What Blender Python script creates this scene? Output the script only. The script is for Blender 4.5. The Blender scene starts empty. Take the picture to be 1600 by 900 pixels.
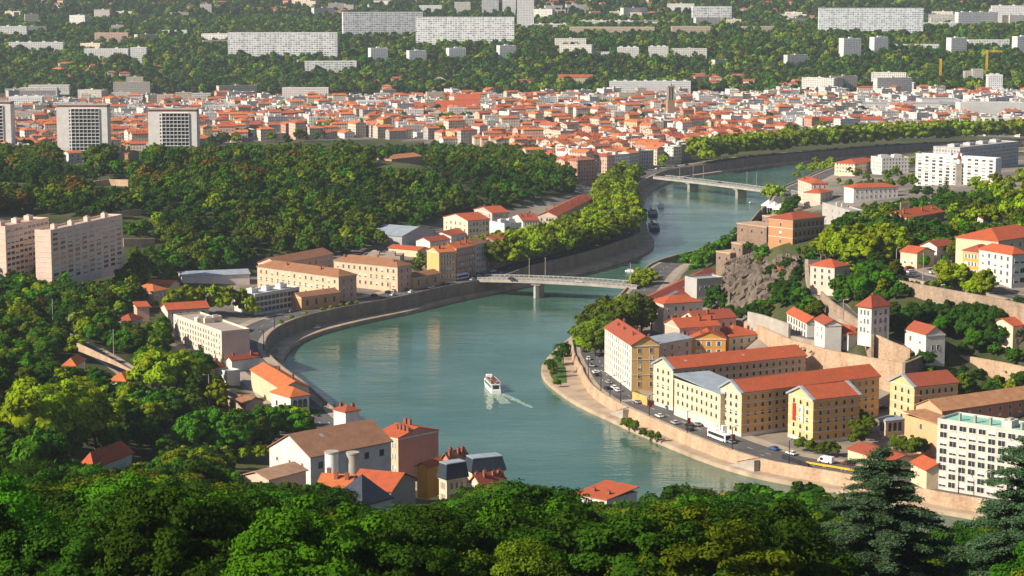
import bpy, math, random
import numpy as np
from mathutils import Vector

# ------------------------------------------------------------------ camera, light
scene = bpy.context.scene
H, F, YH = 170.0, 3300.0, -20.0
TH = math.atan((450 - YH) / F)
cam = bpy.data.objects.new('camera', bpy.data.cameras.new('camera'))
scene.collection.objects.link(cam)
cam.data.sensor_width = 36; cam.data.lens = 36 * F / 1600
cam.data.clip_start = 5; cam.data.clip_end = 20000
cam.location = (0, 0, H); cam.rotation_euler = (math.pi / 2 - TH, 0, 0)
scene.camera = cam

SUN_EL = math.radians(33)
SX, SY = -0.90, -0.436          # direction towards the sun on the ground
world = bpy.data.worlds.new('World'); scene.world = world; world.use_nodes = True
wn = world.node_tree
sky = wn.nodes.new('ShaderNodeTexSky'); sky.sky_type = 'NISHITA'; sky.sun_disc = False
sky.sun_elevation = SUN_EL; sky.sun_rotation = math.atan2(SX, SY)
sky.air_density = 1.0; sky.dust_density = 1.2; sky.ozone_density = 1.3
wn.links.new(sky.outputs[0], wn.nodes['Background'].inputs[0])
wn.nodes['Background'].inputs[1].default_value = 0.062
sl = bpy.data.lights.new('sun', 'SUN'); sl.energy = 5.0; sl.angle = math.radians(0.5); sl.color = (1.0, 0.89, 0.72)
sun = bpy.data.objects.new('sun', sl); scene.collection.objects.link(sun)
tv = Vector((SX * math.cos(SUN_EL), SY * math.cos(SUN_EL), math.sin(SUN_EL)))
sun.rotation_euler = tv.to_track_quat('Z', 'Y').to_euler(); sun.location = tv * 500
vs = scene.view_settings
vs.view_transform = 'Standard'; vs.look = 'None'; vs.gamma = 1; vs.use_curve_mapping = False
vs.exposure = 0.66
scene.render.engine = 'CYCLES'
scene.cycles.use_denoising = True
scene.cycles.max_bounces = 6; scene.cycles.diffuse_bounces = 2; scene.cycles.glossy_bounces = 2
scene.cycles.transmission_bounces = 3; scene.cycles.transparent_max_bounces = 6; scene.cycles.volume_bounces = 0
rnd = random.Random(7); nr = np.random.default_rng(7)
C = scene.collection

# ------------------------------------------------------------------ projection
ST, CT = math.sin(TH), math.cos(TH)
def ray(px, py):
    a = (px - 800) / F; b = (450 - py) / F
    return (a, CT + b * ST, -ST + b * CT)
def P(px, py, z):
    d = ray(px, py); t = (z - H) / d[2]
    return (d[0] * t, d[1] * t)
def proj(x, y, z):
    dz = z - H
    f = y * CT - dz * ST; u = y * ST + dz * CT
    f = np.maximum(f, 1.0)
    return 800 + F * x / f, 450 - F * u / f
def pxm(x, y): return F / max(y, 1)

# ------------------------------------------------------------------ materials
def mat(name, rough=0.85):
    m = bpy.data.materials.new(name); m.use_nodes = True
    b = m.node_tree.nodes['Principled BSDF']; b.inputs['Roughness'].default_value = rough
    b.inputs['Specular IOR Level'].default_value = 0.25
    return m, m.node_tree.nodes, m.node_tree.links, b
def nd(N, t, **k):
    n = N.new(t)
    for a, v in k.items(): setattr(n, a, v)
    return n
def mixc(N, L, fac, a, b, mode='MIX'):
    n = N.new('ShaderNodeMix'); n.data_type = 'RGBA'; n.blend_type = mode
    for i, v in ((0, fac), (6, a), (7, b)):
        if hasattr(v, 'links') or hasattr(v, 'is_output'): L.new(v, n.inputs[i])
        else: n.inputs[i].default_value = v if i == 0 else (tuple(v) + (1,))[:4]
    return n.outputs[2]
def noise(N, L, scale, detail=3, vec=None, rough=0.55):
    n = N.new('ShaderNodeTexNoise'); n.inputs['Scale'].default_value = scale; n.inputs['Detail'].default_value = detail
    n.inputs['Roughness'].default_value = rough
    if vec is not None: L.new(vec, n.inputs['Vector'])
    return n.outputs['Fac']
def ramp(N, L, v, a, b):
    n = N.new('ShaderNodeMapRange'); n.inputs[1].default_value = a; n.inputs[2].default_value = b
    L.new(v, n.inputs[0]); return n.outputs[0]
def math_(N, L, op, a, b=0.0):
    n = N.new('ShaderNodeMath'); n.operation = op
    for i, v in ((0, a), (1, b)):
        if hasattr(v, 'is_output'): L.new(v, n.inputs[i])
        else: n.inputs[i].default_value = v
    return n.outputs[0]
def simple(name, col, rough=0.85, var=0.25, scale=0.6, metal=0.0, spec=None):
    m, N, L, b = mat(name, rough)
    tc = nd(N, 'ShaderNodeTexCoord').outputs['Object']
    f = noise(N, L, scale, 4, tc)
    dk = tuple(c * (1 - var) for c in col); lt = tuple(min(1, c * (1 + var * .6)) for c in col)
    L.new(mixc(N, L, ramp(N, L, f, .3, .7), dk, lt), b.inputs['Base Color'])
    b.inputs['Metallic'].default_value = metal
    if spec is not None: b.inputs['Specular IOR Level'].default_value = spec
    return m
def attr_mat(name, rough, kind):
    m, N, L, b = mat(name, rough)
    at = nd(N, 'ShaderNodeAttribute', attribute_name='Col').outputs['Color']
    tc = nd(N, 'ShaderNodeTexCoord')
    ob = tc.outputs['Object']; uv = tc.outputs['UV']
    if kind == 'roof':
        sep = nd(N, 'ShaderNodeSeparateXYZ'); L.new(uv, sep.inputs[0])
        u = math_(N, L, 'SINE', math_(N, L, 'MULTIPLY', sep.outputs[0], 2 * math.pi / 0.45))
        v = math_(N, L, 'FRACT', math_(N, L, 'MULTIPLY', sep.outputs[1], 1 / 0.7))
        f = noise(N, L, 0.35, 5, ob, .65)
        g = noise(N, L, 2.6, 2, ob)
        c = mixc(N, L, ramp(N, L, f, .35, .68), at, (.16, .06, .03))
        c2 = mixc(N, L, 0.5, at, c)
        sp = noise(N, L, 1.3, 3, ob, .7); c2 = mixc(N, L, math_(N, L, 'MULTIPLY', ramp(N, L, sp, .45, .8), .55), c2, mixc(N, L, .6, c2, (.10, .06, .045)))
        c3 = mixc(N, L, ramp(N, L, g, .4, .8), c2, mixc(N, L, 0.35, c2, (.62, .26, .12)))
        hgt = math_(N, L, 'ADD', math_(N, L, 'MULTIPLY', u, .5), math_(N, L, 'MULTIPLY', v, .5))
        c4 = mixc(N, L, math_(N, L, 'MULTIPLY', ramp(N, L, hgt, .2, -.5), .35), c3, (.05, .02, .015))
        L.new(c4, b.inputs['Base Color'])
        bp = nd(N, 'ShaderNodeBump'); bp.inputs['Strength'].default_value = .35; bp.inputs['Distance'].default_value = .12
        L.new(hgt, bp.inputs['Height']); L.new(bp.outputs[0], b.inputs['Normal'])
    else:
        f = noise(N, L, 0.22, 5, ob, .6)
        g = noise(N, L, 1.7, 3, ob)
        c = mixc(N, L, ramp(N, L, f, .3, .75), at, mixc(N, L, .30, at, (.16, .12, .09)))
        c = mixc(N, L, math_(N, L, 'MULTIPLY', ramp(N, L, g, .35, .75), .16), c, (.05, .045, .04))
        if kind == 'facade':
            sep = nd(N, 'ShaderNodeSeparateXYZ'); L.new(uv, sep.inputs[0])
            au = math_(N, L, 'FRACT', math_(N, L, 'MULTIPLY', sep.outputs[0], 1 / 2.9))
            av = math_(N, L, 'FRACT', math_(N, L, 'MULTIPLY', sep.outputs[1], 1 / 3.1))
            def band(v, lo, hi):
                return math_(N, L, 'MULTIPLY', math_(N, L, 'GREATER_THAN', v, lo), math_(N, L, 'LESS_THAN', v, hi))
            w = math_(N, L, 'MULTIPLY', band(au, .32, .68), band(av, .30, .82))
            w = math_(N, L, 'MULTIPLY', w, math_(N, L, 'GREATER_THAN', sep.outputs[0], 0.0))
            cell = nd(N, 'ShaderNodeTexWhiteNoise', noise_dimensions='3D')
            cmb = nd(N, 'ShaderNodeCombineXYZ')
            L.new(math_(N, L, 'FLOOR', math_(N, L, 'MULTIPLY', sep.outputs[0], 1 / 2.9)), cmb.inputs[0])
            L.new(math_(N, L, 'FLOOR', math_(N, L, 'MULTIPLY', sep.outputs[1], 1 / 3.1)), cmb.inputs[1])
            L.new(cmb.outputs[0], cell.inputs[0])
            wc = mixc(N, L, ramp(N, L, cell.outputs[0], .2, 1.1), (.03, .035, .045), (.30, .28, .26))
            c = mixc(N, L, w, c, wc)
        L.new(c, b.inputs['Base Color'])
    return m
M = {}
M['roof'] = attr_mat('roof_tiles', .8, 'roof')
M['wall'] = attr_mat('plaster', .9, 'wall')
M['facade'] = attr_mat('far_facade', .9, 'facade')
def slab_mat():
    # long housing slab: rows of recessed balconies between white floor bands
    m, N, L, b = mat('slab_facade', .85)
    at = nd(N, 'ShaderNodeAttribute', attribute_name='Col').outputs['Color']
    sep = nd(N, 'ShaderNodeSeparateXYZ'); L.new(nd(N, 'ShaderNodeTexCoord').outputs['UV'], sep.inputs[0])
    au = math_(N, L, 'FRACT', math_(N, L, 'MULTIPLY', sep.outputs[0], 1 / 4.2))
    av = math_(N, L, 'FRACT', math_(N, L, 'MULTIPLY', sep.outputs[1], 1 / 3.3))
    w = math_(N, L, 'MULTIPLY', math_(N, L, 'GREATER_THAN', au, .22), math_(N, L, 'GREATER_THAN', av, .42))
    w = math_(N, L, 'MULTIPLY', w, math_(N, L, 'GREATER_THAN', sep.outputs[0], 0.0))
    cell = nd(N, 'ShaderNodeTexWhiteNoise', noise_dimensions='3D'); cmb = nd(N, 'ShaderNodeCombineXYZ')
    for q, (o_, st_) in enumerate(((0, 1 / 4.2), (1, 1 / 3.3))): L.new(math_(N, L, 'FLOOR', math_(N, L, 'MULTIPLY', sep.outputs[o_], st_)), cmb.inputs[q])
    L.new(cmb.outputs[0], cell.inputs[0])
    bay = math_(N, L, 'LESS_THAN', math_(N, L, 'FRACT', math_(N, L, 'MULTIPLY', sep.outputs[0], 1 / 25.2)), .06)
    wc = mixc(N, L, math_(N, L, 'MULTIPLY', cell.outputs[0], .75), (.07, .08, .11), at)
    c = mixc(N, L, w, at, wc); c = mixc(N, L, bay, c, mixc(N, L, .5, (.2, .2, .22), at))
    L.new(c, b.inputs['Base Color'])
    return m
M['slab'] = slab_mat()
M['glass'] = simple('window_glass', (.035, .04, .05), .12, .5, .4, spec=.6)
M['shade'] = simple('lowered_blind', (.62, .60, .57), .7, .2, .5)
M['frame'] = simple('window_surround', (.62, .58, .52), .8, .15)
M['framed'] = simple('window_surround_dark', (.30, .22, .16), .8, .15)
M['dark'] = simple('dark_metal', (.03, .03, .035), .5, .2)
M['white'] = simple('white_paint', (.78, .78, .76), .5, .08)
M['zinc'] = simple('zinc_sheet', (.36, .41, .46), .45, .2, .3, metal=.2)
M['slate'] = simple('slate', (.035, .045, .065), .5, .3, 1.5)
M['concrete'] = simple('concrete', (.38, .35, .31), .9, .25, .2)
M['asphalt'] = simple('asphalt', (.105, .10, .10), .9, .3, .09)
M['pave'] = simple('paving', (.36, .29, .23), .9, .25, .15)
M['quay'] = simple('quay_stone_floor', (.42, .32, .23), .9, .3, .12)
M['grass'] = simple('grass', (.06, .13, .02), .95, .4, .3)
M['brick'] = simple('chimney_brick', (.30, .10, .06), .9, .3, 1.5)
M['bark'] = simple('bark', (.10, .075, .055), .95, .35, 2)
M['yellow'] = simple('yellow_paint', (.75, .42, .03), .6, .1)
M['red'] = simple('red_cloth', (.55, .02, .03), .8, .1)
M['mark'] = simple('road_paint', (.6, .6, .58), .8, .15, .5)
M['foam'] = simple('foam', (.75, .80, .76), .9, .2, .8)
M['rust'] = simple('rust_panels', (.22, .09, .06), .9, .3, .4)
M['mint'] = simple('mint_roof', (.25, .52, .42), .8, .2, .25)
def stone_mat(name, a, b_, sx=.55, sz=1.1):
    m, N, L, b = mat(name, .95)
    ob = nd(N, 'ShaderNodeTexCoord').outputs['Object']
    mp = nd(N, 'ShaderNodeMapping'); mp.inputs['Scale'].default_value = (sx, sx, sz * 1.6); L.new(ob, mp.inputs[0])
    vo = nd(N, 'ShaderNodeTexVoronoi'); vo.inputs['Scale'].default_value = 1.0; L.new(mp.outputs[0], vo.inputs[0])
    mp2 = nd(N, 'ShaderNodeMapping'); mp2.inputs['Scale'].default_value = (1, 1, .35); L.new(ob, mp2.inputs[0])
    f = noise(N, L, .16, 6, mp2.outputs[0], .7)
    g = noise(N, L, .9, 4, ob, .7)
    c = mixc(N, L, ramp(N, L, f, .32, .68), a, b_)
    c = mixc(N, L, math_(N, L, 'MULTIPLY', ramp(N, L, g, .35, .7), .5), c, tuple(x * .35 for x in b_))
    c = mixc(N, L, .35, c, mixc(N, L, vo.outputs['Color'], c, a), 'MIX')
    L.new(c, b.inputs['Base Color'])
    bp = nd(N, 'ShaderNodeBump'); bp.inputs['Strength'].default_value = .6; bp.inputs['Distance'].default_value = .4
    L.new(g, bp.inputs['Height']); L.new(bp.outputs[0], b.inputs['Normal'])
    return m
M['wall_pink'] = stone_mat('pink_stone', (.60, .44, .30), (.34, .21, .14))
M['wall_grey'] = stone_mat('grey_stone', (.36, .29, .22), (.17, .14, .11))
M['wall_old'] = stone_mat('old_stone', (.46, .34, .25), (.20, .145, .11))
M['fort'] = stone_mat('fort_stone', (.32, .23, .17), (.19, .13, .10))
M['rock'] = stone_mat('rock', (.21, .165, .13), (.09, .075, .062), .2, .1)
def leaf_mat(name, col, sat=1.0):
    m, N, L, b = mat(name, .7)
    oi = nd(N, 'ShaderNodeObjectInfo').outputs['Random']
    ob = nd(N, 'ShaderNodeTexCoord').outputs['Object']
    f = noise(N, L, .45, 3, ob)
    r = nd(N, 'ShaderNodeNewGeometry').outputs['Random Per Island']
    c1 = tuple(x * .55 for x in col); c2 = (min(1, col[0] * 1.45), min(1, col[1] * 1.35), col[2] * 1.1)
    c = mixc(N, L, ramp(N, L, f, .33, .67), c1, c2)
    c = mixc(N, L, math_(N, L, 'MULTIPLY', r, .55), c, (col[0] * 1.4, col[1] * 1.45, col[2] * 1.2))
    hs = nd(N, 'ShaderNodeHueSaturation'); L.new(c, hs.inputs['Color'])
    L.new(math_(N, L, 'ADD', math_(N, L, 'MULTIPLY', oi, .03), .485), hs.inputs['Hue'])
    L.new(math_(N, L, 'ADD', math_(N, L, 'MULTIPLY', oi, .6), .7), hs.inputs['Value'])
    out = hs.outputs[0]
    df = nd(N, 'ShaderNodeBsdfDiffuse'); tr = nd(N, 'ShaderNodeBsdfTranslucent'); mx = nd(N, 'ShaderNodeMixShader')
    L.new(out, df.inputs[0]); L.new(out, tr.inputs[0]); mx.inputs[0].default_value = .25
    L.new(df.outputs[0], mx.inputs[1]); L.new(tr.outputs[0], mx.inputs[2])
    o = [n for n in N if n.type == 'OUTPUT_MATERIAL'][0]; L.new(mx.outputs[0], o.inputs[0])
    return m
LEAF = {'dark green': (.032, .084, .008), 'olive': (.090, .132, .009), 'yellow-green': (.195, .270, .008),
        'bright green': (.056, .155, .008), 'rusty brown': (.150, .095, .012), 'blue-green': (.075, .145, .080)}
for k, v in LEAF.items(): M['leaf ' + k] = leaf_mat('leaf_' + k.replace(' ', '_').replace('-', '_'), v)

# ------------------------------------------------------------------ mesh builder
class MB:
    def __init__(s): s.v = []; s.f = []; s.m = []; s.uv = []; s.c = []
    def face(s, pts, mi=0, col=(.5, .5, .5), uv=None):
        i = len(s.v); s.v += [tuple(p) for p in pts]; n = len(pts); s.f.append(tuple(range(i, i + n)))
        s.m.append(mi); s.uv += uv if uv else [(-5.0, -5.0)] * n; s.c += [col] * n
    def wall(s, a, b, z0, z1, mi=0, col=(.5, .5, .5), u0=0.0):
        l = math.hypot(b[0] - a[0], b[1] - a[1])
        s.face([(a[0], a[1], z0), (b[0], b[1], z0), (b[0], b[1], z1), (a[0], a[1], z1)], mi, col,
               [(u0 + .01, 0), (u0 + l, 0), (u0 + l, z1 - z0), (u0 + .01, z1 - z0)])
    def box(s, x0, x1, y0, y1, z0, z1, mi=0, col=(.5, .5, .5), bottom=True):
        c = [(x0, y0), (x1, y0), (x1, y1), (x0, y1)]
        for i in range(4): s.wall(c[i], c[(i + 1) % 4], z0, z1, mi, col)
        s.face([(x, y, z1) for x, y in c], mi, col)
        if bottom: s.face([(x, y, z0) for x, y in reversed(c)], mi, col)
    def prism(s, poly, z0, z1, mi=0, col=(.5, .5, .5), top=None):
        n = len(poly)
        for i in range(n): s.wall(poly[i], poly[(i + 1) % n], z0, z1, mi, col)
        s.face([(x, y, z1) for x, y in poly], mi if top is None else top, col)
        s.face([(x, y, z0) for x, y in reversed(poly)], mi, col)
    def cyl(s, x, y, r0, r1, z0, z1, n=10, mi=0, col=(.5, .5, .5)):
        A = [(x + r0 * math.cos(2 * math.pi * i / n), y + r0 * math.sin(2 * math.pi * i / n), z0) for i in range(n)]
        B = [(x + r1 * math.cos(2 * math.pi * i / n), y + r1 * math.sin(2 * math.pi * i / n), z1) for i in range(n)]
        for i in range(n): s.face([A[i], A[(i + 1) % n], B[(i + 1) % n], B[i]], mi, col)
        s.face(B, mi, col); s.face(A[::-1], mi, col)
    def tube(s, p, q, r0, r1, n=6, mi=0, col=(.5, .5, .5)):
        p, q = Vector(p), Vector(q); d = (q - p)
        if d.length < 1e-6: return
        d.normalize(); a = d.orthogonal().normalized(); b = d.cross(a)
        A = [p + (a * math.cos(2 * math.pi * i / n) + b * math.sin(2 * math.pi * i / n)) * r0 for i in range(n)]
        B = [q + (a * math.cos(2 * math.pi * i / n) + b * math.sin(2 * math.pi * i / n)) * r1 for i in range(n)]
        for i in range(n): s.face([A[i], A[(i + 1) % n], B[(i + 1) % n], B[i]], mi, col)
        s.face(B, mi, col); s.face(A[::-1], mi, col)
    def slabpoly(s, pts, t, mi=0, col=(.5, .5, .5), uv=None):
        # a tilted roof plane given as a polygon, with thickness t downwards
        s.face(pts, mi, col, uv)
        lo = [(p[0], p[1], p[2] - t) for p in pts]; n = len(pts)
        for i in range(n): s.face([lo[i], lo[(i + 1) % n], pts[(i + 1) % n], pts[i]], mi, col)
        s.face(lo[::-1], mi, col)
    def mesh(s, name, mats):
        me = bpy.data.meshes.new(name); me.from_pydata(s.v, [], s.f)
        for m in mats: me.materials.append(m)
        me.polygons.foreach_set('material_index', np.array(s.m, dtype=np.int32))
        u = me.uv_layers.new(name='UVMap'); u.data.foreach_set('uv', np.array(s.uv, dtype=np.float32).ravel())
        a = me.color_attributes.new('Col', 'FLOAT_COLOR', 'CORNER')
        cc = np.ones((len(s.c), 4), dtype=np.float32); cc[:, :3] = np.array(s.c, dtype=np.float32)
        a.data.foreach_set('color', cc.ravel())
        return me
    def build(s, name, mats, parent=None):
        return link(name, s.mesh(name, mats), parent)
def link(name, data, parent=None):
    o = bpy.data.objects.new(name, data); C.objects.link(o)
    if parent is not None: o.parent = parent
    return o
def tag(o, label=None, cat=None, group=None, kind=None):
    if label: o['label'] = label
    if cat: o['category'] = cat
    if group: o['group'] = group
    if kind: o['kind'] = kind
    return o
def empty(name, loc, rz=0, label=None, cat=None, group=None):
    o = link(name, None); o.location = loc; o.rotation_euler = (0, 0, rz); o.empty_display_size = 1
    return tag(o, label, cat, group)
def children(o): return [c for c in KIDS.get(o.name, [])]
KIDS = {}
def copy_tree(root, loc, rz, label, group=None, scale=None, mats=None):
    r = root.copy(); C.objects.link(r); r.location = loc; r.rotation_euler = (0, 0, rz); r['label'] = label
    if group: r['group'] = group
    if scale: r.scale = (scale, scale, scale)
    for ch in root.children:
        c = ch.copy(); C.objects.link(c); c.parent = r
        if mats and ch.name.split('.')[0] in mats: c.material_slots[0].link = 'OBJECT'; c.material_slots[0].material = mats[ch.name.split('.')[0]]
        for g in ch.children:
            d = g.copy(); C.objects.link(d); d.parent = c
    return r

# ------------------------------------------------------------------ river banks (traced at water level)
LB = [(1900, 915), (1600, 885), (1400, 862), (1150, 838), (950, 812), (800, 790), (690, 755), (600, 712), (545, 668), (500, 628), (463, 600), (446, 578),
      (445, 560), (462, 541), (500, 524), (560, 508), (640, 491), (700, 475), (760, 462), (805, 452), (860, 440), (940, 420),
      (1000, 400), (1022, 384), (1012, 362), (1008, 340), (1006, 322), (1012, 305), (1032, 292), (1060, 281), (1120, 272),
      (1180, 262), (1240, 256), (1300, 251), (1345, 247), (1420, 241), (1500, 237), (1700, 231)]
RB = [(1900, 880), (1700, 845), (1600, 826), (1450, 800), (1300, 770), (1190, 750), (1120, 730), (1060, 707), (1000, 681), (950, 658), (900, 634),
      (868, 612), (850, 595), (846, 578), (858, 560), (880, 540), (905, 520), (940, 495), (968, 470), (988, 448), (1010, 432),
      (1045, 420), (1090, 408), (1130, 390), (1155, 372), (1174, 350), (1188, 336), (1196, 322), (1215, 308), (1240, 297),
      (1270, 283), (1300, 272), (1345, 262), (1420, 253), (1500, 248), (1700, 241)]
def smooth(pts, step=6.0):
    p = np.array(pts, dtype=float); out = []
    for i in range(len(p) - 1):
        a, b, c, d = p[max(i - 1, 0)], p[i], p[i + 1], p[min(i + 2, len(p) - 1)]
        n = max(2, int(np.linalg.norm(c - b) / step))
        for k in range(n):
            t = k / n
            out.append(.5 * (2 * b + (c - a) * t + (2 * a - 5 * b + 4 * c - d) * t * t + (3 * b - a - 3 * c + d) * t ** 3))
    out.append(p[-1]); return np.array(out)
LW = smooth([P(x, y, 0) for x, y in LB]); RW = smooth([P(x, y, 0) for x, y in RB])
RIV = np.vstack([LW, RW[::-1]])
def inside(poly, X, Y):
    r = np.zeros(X.shape, bool); n = len(poly); j = n - 1
    for i in range(n):
        xi, yi = poly[i]; xj, yj = poly[j]
        c = ((yi > Y) != (yj > Y)); dy = (yj - yi) if abs(yj - yi) > 1e-9 else 1e-9
        r ^= c & (X < (xj - xi) * (Y - yi) / dy + xi); j = i
    return r
def dist_line(pl, X, Y):
    d = np.full(X.shape, 1e9)
    for i in range(len(pl) - 1):
        ax, ay = pl[i]; bx, by = pl[i + 1]; vx, vy = bx - ax, by - ay; l2 = vx * vx + vy * vy + 1e-9
        t = np.clip(((X - ax) * vx + (Y - ay) * vy) / l2, 0, 1)
        d = np.minimum(d, np.hypot(X - ax - t * vx, Y - ay - t * vy))
    return d

# ------------------------------------------------------------------ terrain
CP = []   # (px, py, z)
def cp(z, *pts):
    for p in pts: CP.append((*P(p[0], p[1], z), z))
cp(8, (660, 480), (560, 470), (470, 500), (400, 520), (800, 420), (900, 390), (985, 345), (980, 300), (1050, 262), (1200, 235), (1400, 225), (700, 440),
   (620, 440), (400, 470), (760, 400), (900, 330), (960, 280), (450, 640), (300, 560), (560, 700), (640, 740), (1010, 470), (1060, 480), (1600, 210), (0, 252), (230, 250),
   (500, 200), (800, 190), (1000, 200), (1250, 190), (1500, 190), (0, 180), (300, 170), (700, 160), (1000, 160), (1300, 160), (1600, 165), (1240, 322), (1290, 300), (1300, 280), (1450, 262))
cp(5, (930, 540), (960, 600), (1050, 640), (1200, 690), (1400, 730), (1600, 780), (1120, 560), (1150, 600), (1350, 660), (1480, 700), (1250, 640), (960, 490), (1100, 505))
cp(10, (400, 425), (520, 405), (640, 385), (700, 348), (800, 330), (890, 303), (640, 420), (330, 455))
cp(12, (250, 445), (360, 590))
# ridge of the wooded hill on the left bank
for x, D, z in ((-700, 1500, 60), (-364, 1480, 36), (-250, 1480, 36), (-150, 1500, 36), (-80, 1560, 35), (-30, 1600, 29), (10, 1680, 20), (-600, 1150, 42), (-320, 1250, 35),
                (-200, 1300, 30), (-110, 1380, 24), (-380, 1020, 26), (-260, 1130, 24), (-230, 1010, 20), (-700, 1950, 12), (-364, 1950, 9), (-100, 1950, 9)):
    CP.append((x, D, z))
# near left slope
for x, D, z in ((-230, 900, 26), (-300, 800, 38), (-215, 790, 27), (-150, 800, 18), (-110, 770, 14), (-160, 650, 33), (-250, 650, 55), (-120, 640, 22), (-80, 640, 18), (-50, 650, 14),
                (-130, 550, 43), (-60, 540, 32), (0, 560, 21), (40, 600, 12), (100, 590, 13), (160, 590, 12), (230, 600, 10), (-200, 480, 62), (-100, 450, 50), (0, 450, 43),
                (100, 450, 37), (200, 450, 36), (-100, 350, 69), (0, 350, 64), (100, 350, 60), (200, 350, 58), (-60, 250, 89), (0, 250, 87), (80, 250, 84), (0, 150, 118), (150, 200, 96),
                (-150, 250, 90), (0, 40, 150), (-300, 300, 95), (300, 300, 90), (300, 480, 30), (-500, 500, 70), (500, 500, 20)):
    CP.append((x, D, z))
# right hill
cp(23, (1300, 536), (1260, 520), (1400, 552)); cp(22, (1180, 497)); cp(30, (1335, 503)); cp(27, (1352, 528)); cp(33, (1290, 462), (1440, 500)); cp(36, (1275, 432))
cp(21.5, (1450, 562), (1500, 562)); cp(24, (1580, 550)); cp(6, (1240, 612), (1320, 638), (1420, 668), (1520, 695)); cp(10, (1560, 615), (1500, 606))
cp(43, (1405, 432), (1480, 436), (1420, 400), (1540, 452), (1600, 450), (1470, 400)); cp(31, (1500, 506), (1560, 513), (1470, 504), (1620, 522)); cp(44, (1330, 400), (1300, 400)); cp(42, (1240, 392), (1215, 392))
cp(40, (1400, 345), (1180, 385)); cp(20, (1490, 300), (1400, 305)); cp(16, (1330, 305)); cp(46, (1560, 340), (1600, 360)); cp(22, (1320, 340)); cp(10, (1210, 345)); cp(10, (1090, 450), (1110, 480))
cp(36, (1235, 452)); cp(30, (1222, 468)); cp(24, (1600, 262)); cp(40, (1650, 300)); cp(50, (1900, 400)); cp(11, (1180, 494), (1160, 494), (1140, 486)); cp(55, (2100, 500)); cp(20, (1900, 700))
# far plateau, by distance
for x in (-1500, -900, -400, 0, 400, 900, 1500):
    for D, z in ((3180, 9), (3320, 26), (3500, 62), (3900, 80), (4400, 105), (5000, 140), (6500, 225), (9000, 300)):
        CP.append((x * (D / 4000 + .3), D, z + (6 if x > 300 else 0) * (D > 3400)))
for x, D in ((-900, 2200), (-1200, 2800), (1200, 2200), (1400, 2800), (900, 1800), (700, 3000), (-800, 3000), (0, 2500), (400, 2500), (-400, 2500)): CP.append((x, D, 8))
CP = np.array(CP)
_A = np.hypot(CP[:, None, 0] - CP[None, :, 0], CP[:, None, 1] - CP[None, :, 1])
_W = np.linalg.solve(_A + np.eye(len(CP)) * 3.0, CP[:, 2] - CP[:, 2].mean())
def rbf(X, Y):
    out = np.zeros(X.shape)
    for i in range(len(CP)): out += _W[i] * np.hypot(X - CP[i, 0], Y - CP[i, 1])
    return out + CP[:, 2].mean()
def hz(X, Y):
    X = np.atleast_1d(np.asarray(X, float)); Y = np.atleast_1d(np.asarray(Y, float))
    dl, dr = dist_line(LW, X, Y), dist_line(RW, X, Y)
    lev = 7.9 - 3.0 * np.clip((dl - dr) / 30 + .5, 0, 1) * np.clip((1130 - Y) / 150, 0, 1) * (X > 0)
    z = np.maximum(rbf(X, Y), lev)
    # knolls and hollows of the wooded hill
    wob = np.sin(X * .021 + 1.3) * np.sin(Y * .017 + .4) * 4.5 + np.sin(X * .05 + Y * .03) * 2.2
    z = z + wob * np.clip((z - 16) / 14, 0, 1) * np.clip((-20 - X) / 60, 0, 1) * np.clip((Y - 1150) / 80, 0, 1) * np.clip((1900 - Y) / 100, 0, 1)
    d = np.minimum(dl, dr); ins = inside(RIV, X, Y)
    s = np.clip((d - 30) / 25, 0, 1); s = s * s * (3 - 2 * s)
    z = lev + (z - lev) * s
    t = np.clip((d - 11) / 15, 0, 1)
    z = np.where(d < 30, np.where(ins, -5, -5 + (lev + 4.7) * t), z)
    return np.where(ins, -5, z)
# fine lookup of the terrain for placing things
def G(px, py):
    d = ray(px, py); t = np.linspace(120, 9000, 3000) if d[2] < 0 else None
    X = d[0] * t; Y = d[1] * t; Z = H + d[2] * t; g = hz(X, Y); g = np.maximum(g, 0)
    i = int(np.argmax(Z < g)); i = max(i, 1)
    a = Z[i - 1] - g[i - 1]; b = Z[i] - g[i]; k = a / (a - b + 1e-9)
    tt = t[i - 1] + (t[i] - t[i - 1]) * k
    return d[0] * tt, d[1] * tt, float(np.maximum(hz(d[0] * tt, d[1] * tt), 0)[0])

# pixel regions (tested at the ground point) used for the ground colour and for planting
HILL = [(-300, 200), (250, 232), (380, 207), (600, 204), (700, 218), (790, 236), (870, 262), (905, 300), (800, 325), (700, 340), (690, 345), (620, 372), (600, 392), (410, 412),
        (330, 440), (230, 448), (190, 440), (192, 350), (60, 335), (-300, 340)]
TOWN = [(-400, 262), (-400, 168), (420, 163), (800, 158), (1000, 168), (1100, 190), (1240, 196), (1240, 218), (1180, 232), (1080, 245), (1050, 258), (1000, 268), (992, 300),
        (905, 302), (880, 268), (760, 232), (600, 216), (380, 220), (230, 246)]
IND = [(800, 158), (1700, 150), (1900, 222), (1500, 212), (1240, 218), (1240, 196), (1100, 190), (1000, 168)]
RIGHTW = [(1180, 400), (1300, 385), (1330, 330), (1700, 290), (2300, 280), (2300, 700), (1700, 640), (1500, 640), (1440, 600), (1400, 560), (1180, 500)]
LEFTW = [(-500, 440), (-500, 1200), (380, 1200), (420, 700), (500, 692), (520, 660), (470, 650), (385, 650), (350, 612), (280, 575), (262, 470), (200, 450), (110, 450), (0, 400)]
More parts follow.
